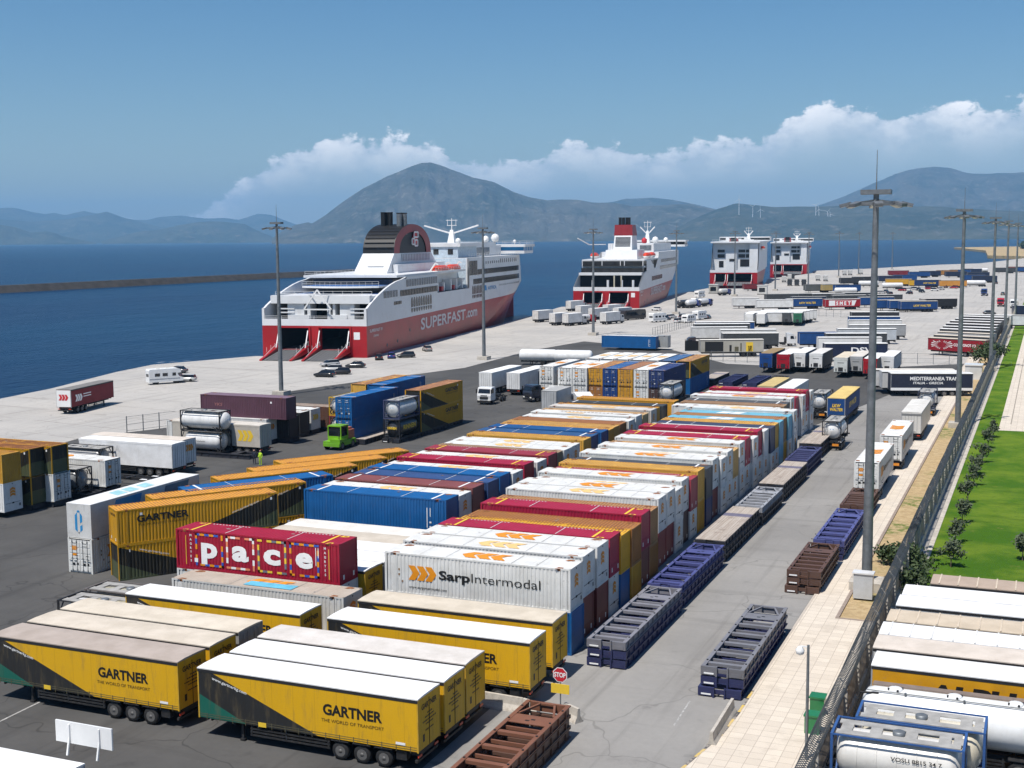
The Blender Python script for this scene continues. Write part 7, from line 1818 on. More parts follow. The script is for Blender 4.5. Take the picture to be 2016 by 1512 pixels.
for px, py, c, lb in ((1336, 607, (.05, .05, .055), 'black tank lorry at the second berth quay'), (1352, 607, (.70, .70, .70), 'tank lorry with a round white end, middle of three'), (1376, 604, (.66, .66, .66), 'tank lorry with a white end, right of three'), (1417, 582, (.62, .61, .58), 'tank lorry with blue cab on the open quay')):
    p = at(px, py); v = Vector((.25, .968, 0)); c_ = p+v*4.5; box_lorry(c_.x, c_.y, math.atan2(-v.y, -v.x), lb, c, (.03, .05, .2), 9.0, 3.8, 'tank lorries on the quay', tanker=True)
# small booths on the quay
for px, py, c, lb in ((1404, 578, (.40, .40, .38), 'grey booth on the quay left of the third ferry'), (1500, 580, (.60, .60, .58), 'white open-framed booth on the quay')):
    p = at(px, py); t = thing('quay_booth', (p.x, p.y+1.5, 0)); mb = MB(); mb.box(-2.2, 2.2, -1.5, 1.5, .3, 4.2); mb.build('body', GLOSS, t, col=c)
    mb = MB(); mb.box(-2.4, 2.4, -1.7, 1.7, 4.2, 4.5); mb.build('roof', GLOSS, t, col=(.68, .68, .67)); mb = MB(); mb.box(-1.4, 1.4, -1.56, -1.5, 1.2, 3.2); mb.build('window', GLASS, t); mb = MB(); mb.box(-2.3, 2.3, -1.6, 1.6, 0, .3); mb.build('base', DARK, t); tag(t, lb, 'booth')

# --- distant trailer ranks
NV, BL2, DG, WB, RD = (.018, .028, .06), (.012, .06, .20), (.05, .055, .06), (.66, .66, .65), (.30, .012, .022)
def FT(px, py, ang, body, roof, label, grp, L=13.6, extra=None, flip=0, z=4.0, detail=False, kind='curtain'):
    """near top edge starts at a pixel (left end) and runs at an angle to +X"""
    p = at(px, py, z); d = Vector((math.cos(R(ang)), math.sin(R(ang)), 0)); n = Vector((-d.y, d.x, 0))
    c = p + d*L/2 + n*1.27
    return tag(trailer(c.x, c.y, R(ang)+(math.pi if flip else 0), body, roof, kind, L=L, top=z, detail=detail, extra=extra, body_mat=TARP), label, 'trailer', grp)
GH = 'white roofed trailers side by side in the far yard'
for i in range(6):
    p = at(1466, 615, 4.0); q = p+Vector((math.cos(R(80)), math.sin(R(80)), 0))*3.3*i
    d = Vector((math.cos(R(22)), math.sin(R(22)), 0)); c_ = q+d*8.2
    tag(trailer(c_.x, c_.y, R(22), WB, (.80, .80, .79), 'curtain', L=16.4, detail=False, body_mat=TARP), f'white roofed trailer beyond the green one, {["nearest","second","third","fourth","fifth","farthest"][i]} of six abreast', 'trailer', GH)
GJ = 'trailers in the angled rank behind the burnt wreck'
FT(1423, 656, 22, DG, (.72, .70, .67), 'white roofed trailer with a dark flank nearest the burnt wreck', GJ, 13.6)
FT(1419, 649, 22, WB, (.78, .78, .77), 'white roofed trailer with an orange red end wall', GJ, 14.0)
FT(1362, 644, 22, (.55, .55, .54), (.80, .80, .79), 'long white roofed trailer with pale grey sides left of the wreck', GJ, 14.5)
FT(1367, 637.5, 22, DG, (.80, .80, .79), 'white roofed trailer second behind the wreck', GJ, 15)
FT(1371, 634, 22, BL2, (.80, .80, .79), 'white roofed trailer with a blue flank behind the wreck', GJ, 16)
p = at(1517, 668, 2.0); tractor(p.x+2.2, p.y+4.5, R(200), (.70, .71, .72), 'pale tractor unit at the right end of the burnt trailer', 0, 6.0)
EXTRA['burnt'] = lambda mb, L, z0, z1: [mb.quad(*[(xa+dx*(1 if s < 0 else -1), s*(TW+.012), z0+dz) for dx, dz in ((0, .1), (w, .1), (w, h), (0, h))], m) for s in (-1, 1) for xa, w, h, m in ((-6.2, 4.2, 2.4, 4), (3.2, 1.6, 2.2, 7), (3.7, .9, 1.4, 4), (-.6, .5, 1.6, 4), (.6, .9, 1.2, 6), (1.9, .3, 2.0, 6))]
o = FT(1379, 669, 24, (.40, .38, .33), (.66, .63, .58), 'burnt out grey trailer with charred panels and a yellow patch', GJ, 14.5, 'burnt')
p = at(1368, 692); t = tractor(p.x, p.y+3.2, R(24), (.055, .045, .05), 'burnt dark brown tractor unit left of the charred trailer', 0, 6.0)
for px, py, c, lb in ((1515, 640, (.035, .05, .035), 'dark green trailer end, left of three by the white rank'), (1537, 641, (.07, .075, .08), 'dark grey trailer end, middle of three by the white rank'), (1559, 642, (.02, .13, .07), 'green trailer end, right of three by the white rank')):
    p = at(px, py); c_ = p+Vector((.12, .99, 0))*6.8; o = trailer(c_.x, c_.y, R(97), tuple(q*.5 for q in c), (.62, .63, .60), 'curtain', detail=False); nose(o, c); tag(o, lb, 'trailer', 'trailers facing the camera before the far white rank')
for i, px in enumerate((1464, 1487)):
    p = at(px, 618, 4.0); c_ = p+Vector((.12, .99, 0))*6.8; tag(trailer(c_.x, c_.y, R(97), WB, (.80, .80, .79), 'curtain', detail=False), f'white trailer left of the dark green end, {["first","second"][i]} from left', 'trailer', 'trailers facing the camera before the far white rank')
# white articulated lorry
o = FT(1490, 590, 24, (.70, .70, .69), (.80, .80, .79), 'long white trailer of the articulated lorry in the far yard', 'articulated lorries in the far yard', 13.6)
p = at(1478, 604); tractor(p.x+1.2, p.y+2.6, R(24), (.72, .72, .71), 'white tractor unit coupled to the long white trailer', 0, 6.0, grp='articulated lorries in the far yard')
FT(1443, 587, 24, (.66, .66, .65), (.80, .80, .79), 'white trailer just behind the white tractor unit', 'articulated lorries in the far yard', 10)
# right of centre rank
GKK = 'trailers in the rank left of the tall mast'
EXTRA['dsv'] = lambda mb, L, z0, z1: [mb.text('DSV', (1.2 if s < 0 else -1.2, s*TW, z0+.75), (-s, 0, 0), (0, 0, 1), 1.25, 5, .02, 4.6, 'C') for s in (-1, 1)]
FT(1624, 676, 20, (.014, .022, .055), (.78, .78, .77), 'navy trailer lettered DSV with a white roof', GKK, 13.6, 'dsv')
for px, py, c, rc, lb in ((1611, 664, WB, (.80, .80, .79), 'white trailer just behind the DSV one'), (1626, 656, DG, (.80, .80, .79), 'white roofed trailer second behind the DSV one'), (1650, 647, (.44, .47, .50), (.80, .80, .79), 'white roofed trailer with a pale blue-grey rear'), (1673, 639.5, (.30, .31, .32), (.78, .78, .77), 'grey sided trailer with a white roof in the right rank'), (1671, 630, WB, (.80, .80, .79), 'white roofed trailer before the blue rear one'), (1672, 623, BL2, (.78, .78, .77), 'white roofed trailer with a blue rear'), (1676, 614, (.03, .03, .035), (.78, .78, .77), 'white roofed trailer with a black left end, farthest in the rank')):
    FT(px, py, 18, c, rc, lb, GKK, 14.5)
p = at(1590, 690); o = trailer(p.x+1, p.y+7, R(20), BL2, BL2, 'curtain', L=9, detail=False); tag(o, 'blue trailer end peeping out left of the DSV trailer', 'trailer', GKK)
# rank by the fence
GLL = 'trailers in the fanned rank by the fence'
def starburst(mb, L, z0, z1):
    for s in (-1, 1):
        u = 1 if s < 0 else -1
        for k in range(9):
            a = -1.2+k*.30; c0 = (-3.4*u, z0+1.3); r0, r1 = .9, 2.6 if abs(a) < .6 else 1.8
            for sg in (-1, 1) if k < 9 else (1,):
                p0 = (c0[0]+sg*u*math.cos(a)*r0, c0[1]+math.sin(a)*r0*.7); p1 = (c0[0]+sg*u*math.cos(a-.06)*r1, c0[1]+math.sin(a-.06)*r1*.55); p2 = (c0[0]+sg*u*math.cos(a+.06)*r1, c0[1]+math.sin(a+.06)*r1*.55)
                q = [(x, s*(TW+.012), max(z0+.05, min(z1-.2, z))) for x, z in (p0, p1, p2)]; mb.poly(q, 5)
        mb.text('CODOGNOTTO', (2.0*u, s*TW, z0+1.15), (-s, 0, 0), (0, 0, 1), .62, 5, .02, 5.2, 'C')
EXTRA['star'] = starburst
FT(1827, 664, -22, (.24, .010, .018), (.62, .54, .44), 'dark red trailer with a white starburst lettered CODOGNOTTO', GLL, 13.6, 'star', detail=True)
for i, (px, py, c) in enumerate(((1838, 658.5, DG), (1846, 652.5, (.4, .4, .4)), (1850, 646.5, DG), (1856, 641.5, (.03, .03, .035)), (1862, 636, (.03, .03, .035)), (1870, 631, (.06, .05, .05)), (1880, 626.5, (.05, .05, .055)), (1888, 622, (.03, .03, .035)), (1897, 618.5, WB))):
    FT(px, py, -20+i*1.2, c, (.64, .57, .48) if i < 2 else (.80, .79, .78), f'pale roofed trailer in the fanned rank, {["first","second","third","fourth","fifth","sixth","seventh","eighth","ninth"][i]} behind the starburst one', GLL, 13.4)
# SMET row and its neighbours
GMM = 'trailers in the long row across the far yard'
EXTRA['smet'] = lambda mb, L, z0, z1: [q for s in (-1, 1) for q in ([mb.quad(*[(dx*(1 if s < 0 else -1)-.2*(1 if s < 0 else -1), s*(TW+.008), z0+dz) for dx, dz in ((-5.2, .35), (4.6, .35), (5.4, 2.3), (-5.2, 2.3))], 5)] + [mb.quad(*[(dx*(1 if s < 0 else -1), s*(TW+.016), z0+dz) for dx, dz in ((-3.0, .45), (3.4, .45), (3.4, 2.2), (-3.0, 2.2))], 8)] + [mb.text('S', (-2.2*(1 if s < 0 else -1), s*(TW+.02), z0+.7), (-s, 0, 0), (0, 0, 1), 1.25, 5, .05, None, 'C')] + [mb.text(ch, ((-2.2+1.55*(k+1))*(1 if s < 0 else -1), s*(TW+.02), z0+.7), (-s, 0, 0), (0, 0, 1), 1.25, 5, .05, None, 'C') for k, ch in enumerate('MET')])]
EXTRA['lkw2'] = lambda mb, L, z0, z1: [mb.text('LKW WALTER', (1.0 if s < 0 else -1.0, s*TW, z0+.85), (-s, 0, 0), (0, 0, 1), .75, 7, .03, 6.4, 'C', shear=.2) for s in (-1, 1)]
FT(1625, 589, 30, RD, (.70, .66, .64), 'red trailer lettered SMET in large white letters', GMM, 13.6, 'smet')
for px, py, c, rc, lb, ex in ((1550, 588, BL2, (.60, .60, .58), 'blue trailer left of the SMET one, nearer', 'lkw2'), (1560, 584, NV, (.40, .40, .40), 'dark blue trailer left of the SMET one, farther', None), (1693, 585, BL2, (.62, .60, .58), 'blue trailer right of the SMET one', None), (1725, 590.5, BL2, (.60, .55, .50), 'blue trailer end with yellow letters behind the tall mast', 'lkw2'), (1752, 591.5, BL2, (.62, .57, .52), 'blue trailer second right of the tall mast', None), (1774, 593, (.012, .05, .17), (.60, .56, .50), 'blue trailer with yellow letters, frontmost right of the mast', 'lkw2'), (1815, 588, (.02, .02, .022), (.55, .52, .50), 'black trailer with pale letters at the row\'s right end', None), (1712, 580, DG, (.55, .55, .54), 'grey trailer peeping over the blue ones, by the mast', None), (1640, 581, DG, (.72, .71, .69), 'pale roofed trailer behind the SMET one, nearer', None), (1600, 578, DG, (.72, .71, .70), 'pale roofed trailer behind the SMET one, farther left', None), (1660, 576, DG, (.66, .66, .65), 'pale roofed trailer behind the SMET one, farthest', None), (1555, 578, DG, (.42, .42, .41), 'dull roofed trailer behind the white articulated lorry', None), (1508, 579, DG, (.25, .26, .26), 'dark flat trailer left of the dull roofed one', None)):
    FT(px, py, 28, c, rc, lb, GMM, 13.6, ex)
p = at(1448, 573, 0); tag(trailer(p.x+8, p.y+3, R(30), (.17, .02, .025), (.16, .03, .03), 'curtain', L=10, top=3.6, detail=False), 'short dark red trailer alone on the quay before the third ferry', 'trailer')
GN2 = 'trailers and tanks at the far end of the yard'
for px, py, c, rc, lb, ex, ang in ((1586, 560, (.10, .105, .10), (.16, .16, .16), 'grey tarpaulin trailer facing the third ferry', None, 34), (1620, 560, (.40, .30, .12), (.34, .33, .30), 'trailer with a yellow flank behind the grey one', None, 34), (1645, 561, BL2, (.03, .05, .12), 'blue trailer right of the grey tarpaulin one', None, 38), (1655, 547, (.035, .037, .04), (.05, .05, .055), 'black trailer at the far end, left', None, 30), (1680, 545, (.035, .037, .04), (.05, .05, .055), 'black trailer at the far end, right', None, 30), (1744, 549, (.55, .30, .03), (.60, .50, .36), 'orange yellow trailer in the distance', None, 14), (1790, 551, (.55, .32, .02), (.10, .11, .12), 'yellow trailer end right of the orange one', None, 14), (1800, 551, (.015, .04, .12), (.10, .11, .12), 'blue trailer beside the yellow end in the distance', 'lkw2', 14), (1850, 552, (.55, .25, .05), (.4, .3, .2), 'orange trailer end beside the white tank', None, 14),
        (1730, 543, NV, (.05, .06, .10), 'navy trailer behind the orange yellow one, left', None, 20), (1760, 541, BL2, (.05, .08, .14), 'navy trailer behind the orange yellow one, right', None, 20), (1750, 532.5, (.18, .02, .03), (.35, .3, .3), 'dark red trailer near the far water edge', None, 24), (1790, 535, BL2, (.06, .08, .12), 'blue trailer near the far water edge, left', None, 24), (1812, 533.5, NV, (.07, .08, .12), 'navy trailer near the far water edge', None, 24), (1845, 532, (.34, .16, .04), (.3, .2, .12), 'rust coloured trailer near the far water edge', None, 20), (1862, 534.5, NV, (.10, .11, .14), 'navy trailer near the right end by the water', None, 24), (1872, 531, BL2, (.06, .07, .1), 'blue trailer near the right end by the water', None, 24), (1895, 529, NV, (.12, .12, .14), 'dark trailer under the far mast', None, 24), (1905, 536, NV, (.08, .09, .12), 'dark blue trailer beside the white silo, nearer', None, 20), (1892, 541, BL2, (.10, .11, .14), 'blue trailer right of the orange end', None, 16), (1915, 543, NV, (.08, .09, .12), 'navy trailer end at the edge of the far lane', None, 16), (1960, 527, DG, (.10, .10, .12), 'dark trailer beyond the slim masts', None, 10), (1985, 525, (.25, .06, .03), (.20, .10, .08), 'rusty red container trailer beyond the slim masts', None, 10), (2000, 526, BL2, (.08, .1, .16), 'blue trailer beyond the slim masts at the right', None, 10)):
    FT(px, py, ang, c, rc, lb, GN2, 13.6, ex)
for px, py, ang, lb in ((1710, 557, 20, 'white tank trailer left of the tall mast, far off'), (1757, 561, 20, 'grey tank trailer right of the tall mast, far off'), (1875, 556, 12, 'long white tank trailer in the distance, left'), (1920, 556, 10, 'long white tank trailer in the distance, right'), (1665, 571, 25, 'white cylinder lying behind the SMET row'), (1930, 531, 14, 'white silo trailer by the far lane')):
    p = at(px, py, 2.2); tag(silo_trailer(p.x, p.y, R(ang), 10.5, 1.15, (.74, .74, .74), 2.2, clutter=False), lb, 'tank trailer', GN2)
for px, py, lb in ((1608, 553, 'white tractor unit facing away, left of a pair'), (1623, 554, 'white tractor unit facing away, right of a pair'), (1661, 542, 'pale box on the quay edge, left'), (1672, 542, 'pale box on the quay edge, right'), (1693, 540, 'white tipper lorry alone on the far quay'), (1552, 552, 'dark lorry with a white hood beside the fourth ferry'), (1541, 556, 'round white drum trailer beside the fourth ferry')):
    p = at(px, py); box_lorry(p.x, p.y+4, R(-80), lb, (.55, .55, .54), (.5, .5, .5), 7.5, 3.6, 'lorries near the far berths')
for i, (px, py) in enumerate(((1552, 563), (1566, 563), (1580, 563), (1558, 550))):
    p = at(px, py); box_lorry(p.x, p.y+4, R(-80), f'black lorry in the cluster before the fourth ferry, {["left","middle","right","rear"][i]}', (.03, .032, .036), (.04, .04, .04), 9, 3.5, 'lorries near the far berths', (.12, .12, .12))
cc = [(.5, .5, .5), (.04, .04, .045), (.02, .02, .022), (.3, .02, .03), (.6, .6, .6)]
CN = ['silver', 'dark grey', 'black', 'red', 'white']
for i, (px, py) in enumerate(((1735, 578), (1745, 577), (1752, 580), (1776, 573), (1787, 572), (1797, 571), (1808, 572), (1815, 576), (1830, 570), (1840, 573), (1852, 571), (1862, 567), (1790, 579), (1878, 568))):
    p = at(px, py); k = i % 5; car(p.x, p.y, R(40+37*i), cc[k], f'{CN[k]} car in the far car park, number {i+1} counting from the left' if False else f'{CN[k]} car in the far car park, {["first","second","third","fourth","fifth","sixth","seventh","eighth","ninth","tenth","eleventh","twelfth","thirteenth","last"][i]} from left', 'suv' if i % 2 else 'hatch', 'cars in the far car park')
# lane traffic at far right
p = at(1938, 583); tractor(p.x, p.y+3, R(85), (.02, .045, .16), 'blue tractor unit driving along the far lane', 0, 6.0)
p = at(1970, 604); tractor(p.x, p.y+3, R(88), (.42, .015, .03), 'red tractor unit parked between the slim masts', 0, 6.0)
p = at(1996, 607); tractor(p.x, p.y+3, R(88), (.72, .72, .72), 'white tractor unit at the right edge beyond the masts', 0, 6.2)
p = at(1961, 559); car(p.x, p.y, R(95), (.05, .05, .05), 'dark car driving on the far lane', 'suv', 'cars on the far lane')
p = at(1974, 581); car(p.x, p.y, R(95), (.12, .14, .12), 'dark green car behind the red tractor unit', 'hatch', 'cars on the far lane')
p = at(1948, 619); car(p.x, p.y, R(10), (.06, .06, .06), 'dark low car behind the fanned trailers', 'saloon', 'cars on the far lane')
EXTRA['prima'] = lambda mb, L, z0, z1: [mb.text('PIM', (1.5*(1 if s < 0 else -1), s*TW, z0+.9), (-s, 0, 0), (0, 0, 1), 1.1, 9, .05, 4.2, 'C', shear=.2) for s in (-1, 1)]
FT(1975, 620, 4, (.60, .62, .64), (.62, .62, .60), 'pale trailer with slanting blue letters at the right edge', 'trailers at the right edge', 13.6, 'prima')
FT(1994, 601, 8, (.02, .03, .07), (.60, .6, .6), 'dark blue flanked trailer behind the pale lettered one', 'trailers at the right edge', 13.6)
# ------------------------------------------------------------------ masts, fence, signs, people, plants
def mast(x, y, h, label, r=.42, base=True):
    t = thing('light_mast', (x, y, 0)); mb = MB(); mb.tube((0, 0, 0), (0, 0, h), r, r*.5, 14); mb.build('pole', GALV, t)
    mb = MB(); mb.box(-1.1, 1.1, -.5, .5, h-.1, h+.25); mb.tube((0, 0, h-.9), (0, 0, h-.7), 2.0, None, 16, 0, False)
    for k in range(8): a = k*math.pi/4; mb.bar((0, 0, h-.5), (2.1*math.cos(a), 2.1*math.sin(a), h-.8), .1, .1)
    mb.build('head_frame', GALV, t)
    def fl(): return MB().box(-.42, .42, -.3, .3, -.12, .12, 0).box(-.36, .36, -.25, .25, -.16, -.121, 1).mesh('floodlight', [GALV, LAMPW])
    for k in range(8): a = k*math.pi/4+.2; o = link_obj('floodlight', cached('fl', fl), t, (2.25*math.cos(a), 2.25*math.sin(a), h-.85), a); o.rotation_euler.y = .25
    mb = MB(); mb.tube((0, 0, h), (0, 0, h+3.2), .05, .02, 6); mb.build('lightning_rod', GALV, t)
    if base: mb = MB(); mb.box(-1.2, 1.2, -1.2, 1.2, 0, .8); mb.build('plinth', CONC, t)
    return tag(t, label, 'light mast', 'tall floodlight masts')
for (px, py, tp), lb in zip(((1706, 1160, 380), (1885, 842, 415), (1950, 730, 430), (1978, 665, 436), (1998, 625, 440), (554, 778, 440), (953, 708, 450), (1168, 660, 452), (1331, 618, 455), (1446, 583, 456), (1526, 572, 457), (1591, 566, 458), (1651, 546, 457), (1690, 542, 458), (1756, 531, 458)),
        ('nearest tall floodlight mast, beside the fence', 'second floodlight mast along the fence', 'third floodlight mast along the fence', 'fourth floodlight mast along the fence', 'fifth floodlight mast along the fence', 'floodlight mast before the stern of the near ferry', 'floodlight mast in front of the near ferry bow', 'floodlight mast left of the second ferry', 'floodlight mast right of the second ferry', 'floodlight mast before the third ferry', 'floodlight mast between the two far ferries', 'floodlight mast right of the fourth ferry', 'distant floodlight mast right of the fourth ferry, first', 'distant floodlight mast right of the fourth ferry, second', 'distant floodlight mast far right of the ferries by the water')):
    g = at(px, py); lo, hi = 5, 60
    for _ in range(40):
        m = (lo+hi)/2; d = Vector((g.x, g.y, m-CAM_H)); lo, hi = ((m, hi) if 756-FPX*d.dot(AX_U)/d.dot(AX_F) > tp else (lo, m))
    mast(g.x, g.y, lo, lb)
t = thing('electric_cabinet', (-11.9, 96.6, .1)); mb = MB(); mb.box(-.7, .7, -.4, .4, .1, 2.0); mb.build('body', GLOSS, t, col=(.5, .52, .54)); mb = MB(); mb.box(-.78, .78, -.48, .48, 2.0, 2.1); mb.build('roof', GLOSS, t, col=(.7, .7, .7)); tag(t, 'grey electric cabinet at the foot of the nearest mast', 'cabinet')
# boundary fence with coiled razor wire
FX = -9.45; t = thing('boundary_fence', (FX, 50, 0))
mb = MB(); mb.box(-.18, .18, 0, 460, 0, .75); mb.build('concrete_base', CONC, t)
mb = MB()
for k in range(1500): mb.box(-.02, .02, k*.3, k*.3+.19, .78, 2.55)
mb.box(.021, .07, 0, 455, 1.0, 1.08); mb.box(.021, .07, 0, 455, 2.3, 2.38); mb.build('slat_panel', mat('weathered_slats', (.36, .30, .24), .8, scale=.6), t)
def post(): return MB().box(-.1, .1, -.08, .08, .7, 2.9).bar((0, 0, 2.85), (-.35, 0, 3.3), .06, .06).mesh('post', [CONC])
for k in range(95): link_obj('post', cached('fpost', post), t, (.12, k*4.8, 0))
mb = MB(); prev = None
for k in range(9000):
    a = k*.9; p = (-.1+.36*math.cos(a), k*.035, 2.95+.36*math.sin(a))
    if prev and k < 9000: mb.bar(prev, p, .035, .035)
    prev = p
mb.build('razor_wire', mat('razor_wire_steel', (.10, .115, .13), .5, .4), t); tag(t, 'slatted boundary fence on a concrete base topped with coiled razor wire', 'fence')
# stop sign, barriers, camera pole, fences
p = at(1103, 1415); t = thing('stop_sign', (p.x, p.y, 0)); mb = MB(); mb.tube((0, .05, 0), (0, .05, 2.9), .04); mb.build('pole', GALV, t)
mb = MB(); O8 = [(.46*math.cos(math.pi/8+k*math.pi/4), .46*math.sin(math.pi/8+k*math.pi/4)) for k in range(8)]
mb.poly([(x, -.01, 2.6+z) for x, z in O8], 1); mb.poly([(x*.9, -.02, 2.6+z*.9) for x, z in O8], 0); mb.text('STOP', (0, -.02, 2.47), (1, 0, 0), (0, 0, 1), .28, 1, .03, .7, 'C'); mb.build('octagon_plate', [RINK, WINK], t)
mb = MB(); mb.box(-.55, .55, -.02, .02, 1.5, 2.05); mb.build('yellow_plate', YINK, t); tag(t, 'red octagonal STOP sign with a yellow plate beside the rusty cassette', 'sign')
def jersey(a, b, label):
    d = b-a; L = d.length; t = thing('concrete_barrier', ((a+b)/2), math.atan2(d.y, d.x)); mb = MB()
    mb.extr([(-.3, 0), (.3, 0), (.27, .12), (.12, .4), (.08, .85), (-.08, .85), (-.12, .4), (-.27, .12)], 'X', -L/2+.02, L/2-.02); mb.build('body', CONC, t); tag(t, label, 'barrier', 'concrete road barriers')
a, b_ = at(950, 1388), at(1030, 1402); jersey(a, b_, 'pale concrete barrier behind the near yellow trailers'); jersey(b_, at(1060, 1412), 'short concrete barrier left of the rusty cassette'); jersey(at(1112, 1411), at(1140, 1424), 'concrete barrier right of the rusty cassette'); jersey(at(1400, 1472), at(1442, 1402), 'concrete barrier at the kerb, lower right')
p = at(1587, 1500); t = thing('camera_pole', (p.x, p.y, .1)); mb = MB(); mb.tube((0, 0, 0), (0, 0, 6.2), .09, .07); mb.build('pole', GALV, t); mb = MB(); mb.bar((0, 0, 6.1), (-.4, 0, 6.1), .06, .06); mb.lathe([(.02, 5.6), (.2, 5.7), (.24, 5.9), (.1, 6.08)], (-.42, 0, 0), 'Z', 12); mb.build('dome_camera', WHITE, t); tag(t, 'slim pole with a white dome camera on the pavement', 'camera pole')
for k, (px, py) in enumerate(((1610, 1408), (1600, 1445))):
    p = at(px, py); t = tag(MB().box(-.4, .4, -.4, .4, 0, 1.1).box(-.45, .45, -.45, .45, 1.1, 1.2).build('waste_bin', GLOSS, None, p, (.02, .18, .06)), f'green bin by the razor wire, {["farther","nearer"][k]}', 'bin')
def run_fence(pts, label, h=2.4):
    t = thing('palisade_fence', pts[0]); mb = MB()
    for a, b in zip(pts, pts[1:]):
        n = int((b-a).length/2.6)
        for k in range(n): q = a.lerp(b, k/n)-pts[0]; mb.box(q.x-.05, q.x+.05, q.y-.05, q.y+.05, 0, h)
        for z in (.3, h*.5, h-.1): mb.bar(a-pts[0]+Vector((0, 0, z)), b-pts[0]+Vector((0, 0, z)), .04, .04)
    mb.build('mesh_panel', GALV, t); tag(t, label, 'fence', 'wire fences in the yard')
run_fence([at(1285, 662), at(1365, 640)], 'grey palisade behind the lone blue container'); run_fence([at(1400, 712), at(1495, 715)], 'wire fence with an orange strip left of the nose-on row'); run_fence([at(1775, 717), at(1900, 718)], 'wire fence right of the nose-on row'); run_fence([at(1598, 622), at(1670, 625)], 'wire fence before the SMET row'); run_fence([at(250, 852), at(345, 840)], 'wire fence behind the white KOTRA trailer')
p = at(1830, 747); t = thing('booth', (-12.2, 256.5, 0)); mb = MB(); mb.box(-1.5, 1.5, -1.6, 1.6, 0, 2.7); mb.build('body', GLOSS, t, col=(.6, .61, .6)); mb = MB(); mb.box(-1.65, 1.65, -1.75, 1.75, 2.7, 2.9); mb.build('roof', GLOSS, t, col=(.72, .72, .71)); tag(t, 'white booth at the end of the pavement by the fence', 'booth')
# two yard workers
SKIN = mat('skin', (.45, .26, .18), .6)
for (px, py), top, lb in (((501, 914), (.03, .035, .05), 'person standing in dark clothes on the asphalt'), ((513, 915), (.50, .75, .05), 'person standing in a yellow-green safety vest')):
    p = at(px, py); me = bpy.data.meshes.new('person')
    V = [(0, 0, .95), (0, 0, 1.2), (0, 0, 1.42), (0, 0, 1.52), (0, 0, 1.70), (.1, 0, .9), (.12, .02, .5), (.12, 0, .06), (.13, -.14, .04), (-.1, 0, .9), (-.12, -.04, .5), (-.12, 0, .06), (-.13, -.14, .04), (.2, 0, 1.4), (.27, .02, 1.12), (.24, -.12, .9), (-.2, 0, 1.4), (-.27, .02, 1.12), (-.2, -.16, .95)]
    me.from_pydata(V, [(0, 1), (1, 2), (2, 3), (3, 4), (0, 5), (5, 6), (6, 7), (7, 8), (0, 9), (9, 10), (10, 11), (11, 12), (2, 13), (13, 14), (14, 15), (2, 16), (16, 17), (17, 18)], [])
    o = bpy.data.objects.new('person', me); COL.objects.link(o); o.location = p; me.materials.append(GLOSS); o.color = (*top, 1)
    sm = o.modifiers.new('skin', 'SKIN'); o.modifiers.new('sub', 'SUBSURF').levels = 1
    for k, r in enumerate((.14, .15, .16, .06, .11, .09, .07, .05, .04, .09, .07, .05, .04, .06, .045, .035, .06, .045, .035)): me.skin_vertices[0].data[k].radius = (r, r)
    me.skin_vertices[0].data[0].use_root = True
    mb = MB(); mb.lathe([(.01, 1.58), (.10, 1.63), (.115, 1.70), (.10, 1.78), (.01, 1.82)], (0, 0, 0), 'Z', 10); mb.build('head', SKIN, o)
    tag(o, lb, 'person', 'yard workers')
# young olive trees, shrubs
LEAF, BARK = mat('olive_leaf', (.075, .10, .05), .7, var=.5, scale=3), mat('bark', (.12, .09, .07), .9)
DLEAF = mat('shrub_leaf', (.045, .075, .02), .7, var=.5, scale=3)
def plant(x, y, r, h, label, seed, name='olive_tree', leaf=None, n=420, ls=.11, cat='tree', grp='young trees on the lawn'):
    rnd = random.Random(seed); t = thing(name, (x, y, .05)); mb = MB(); mb.tube((0, 0, 0), (0, 0, h*.55), .06, .03, 7)
    for k in range(6): a = rnd.uniform(0, 6.3); mb.tube((0, 0, h*.35), (r*.6*math.cos(a), r*.6*math.sin(a), h*rnd.uniform(.6, .9)), .03, .01, 5)
    mb.build('trunk', BARK, t); mb = MB()
    cl = [(rnd.gauss(0, r*.45), rnd.gauss(0, r*.45), h*rnd.uniform(.45, .95)) for _ in range(9)]
    for k in range(n):
        c = cl[k % 9]; q = Vector((c[0]+rnd.gauss(0, r*.25), c[1]+rnd.gauss(0, r*.25), max(.1, c[2]+rnd.gauss(0, r*.25)))); u = Vector((rnd.gauss(0, 1), rnd.gauss(0, 1), rnd.gauss(0, 1))).normalized(); w = u.orthogonal().normalized()
        mb.quad(q-u*ls-w*ls*.5, q+u*ls-w*ls*.5, q+u*ls+w*ls*.5, q-u*ls+w*ls*.5)
    mb.build('crown', leaf or LEAF, t); return tag(t, label, cat, grp)
for k, (px, py) in enumerate(((1872, 1118), (1881, 1070), (1894, 1030), (1905, 992), (1917, 957), (1921, 935), (1934, 912), (1945, 883), (1955, 862), (2013, 1105))):
    p = at(px, py); plant(p.x, p.y, .75, 2.2, f'young olive tree on the lawn, {ORD[k]} from the near end' if k < 9 else 'dark young tree at the right edge of the lawn', 40+k)
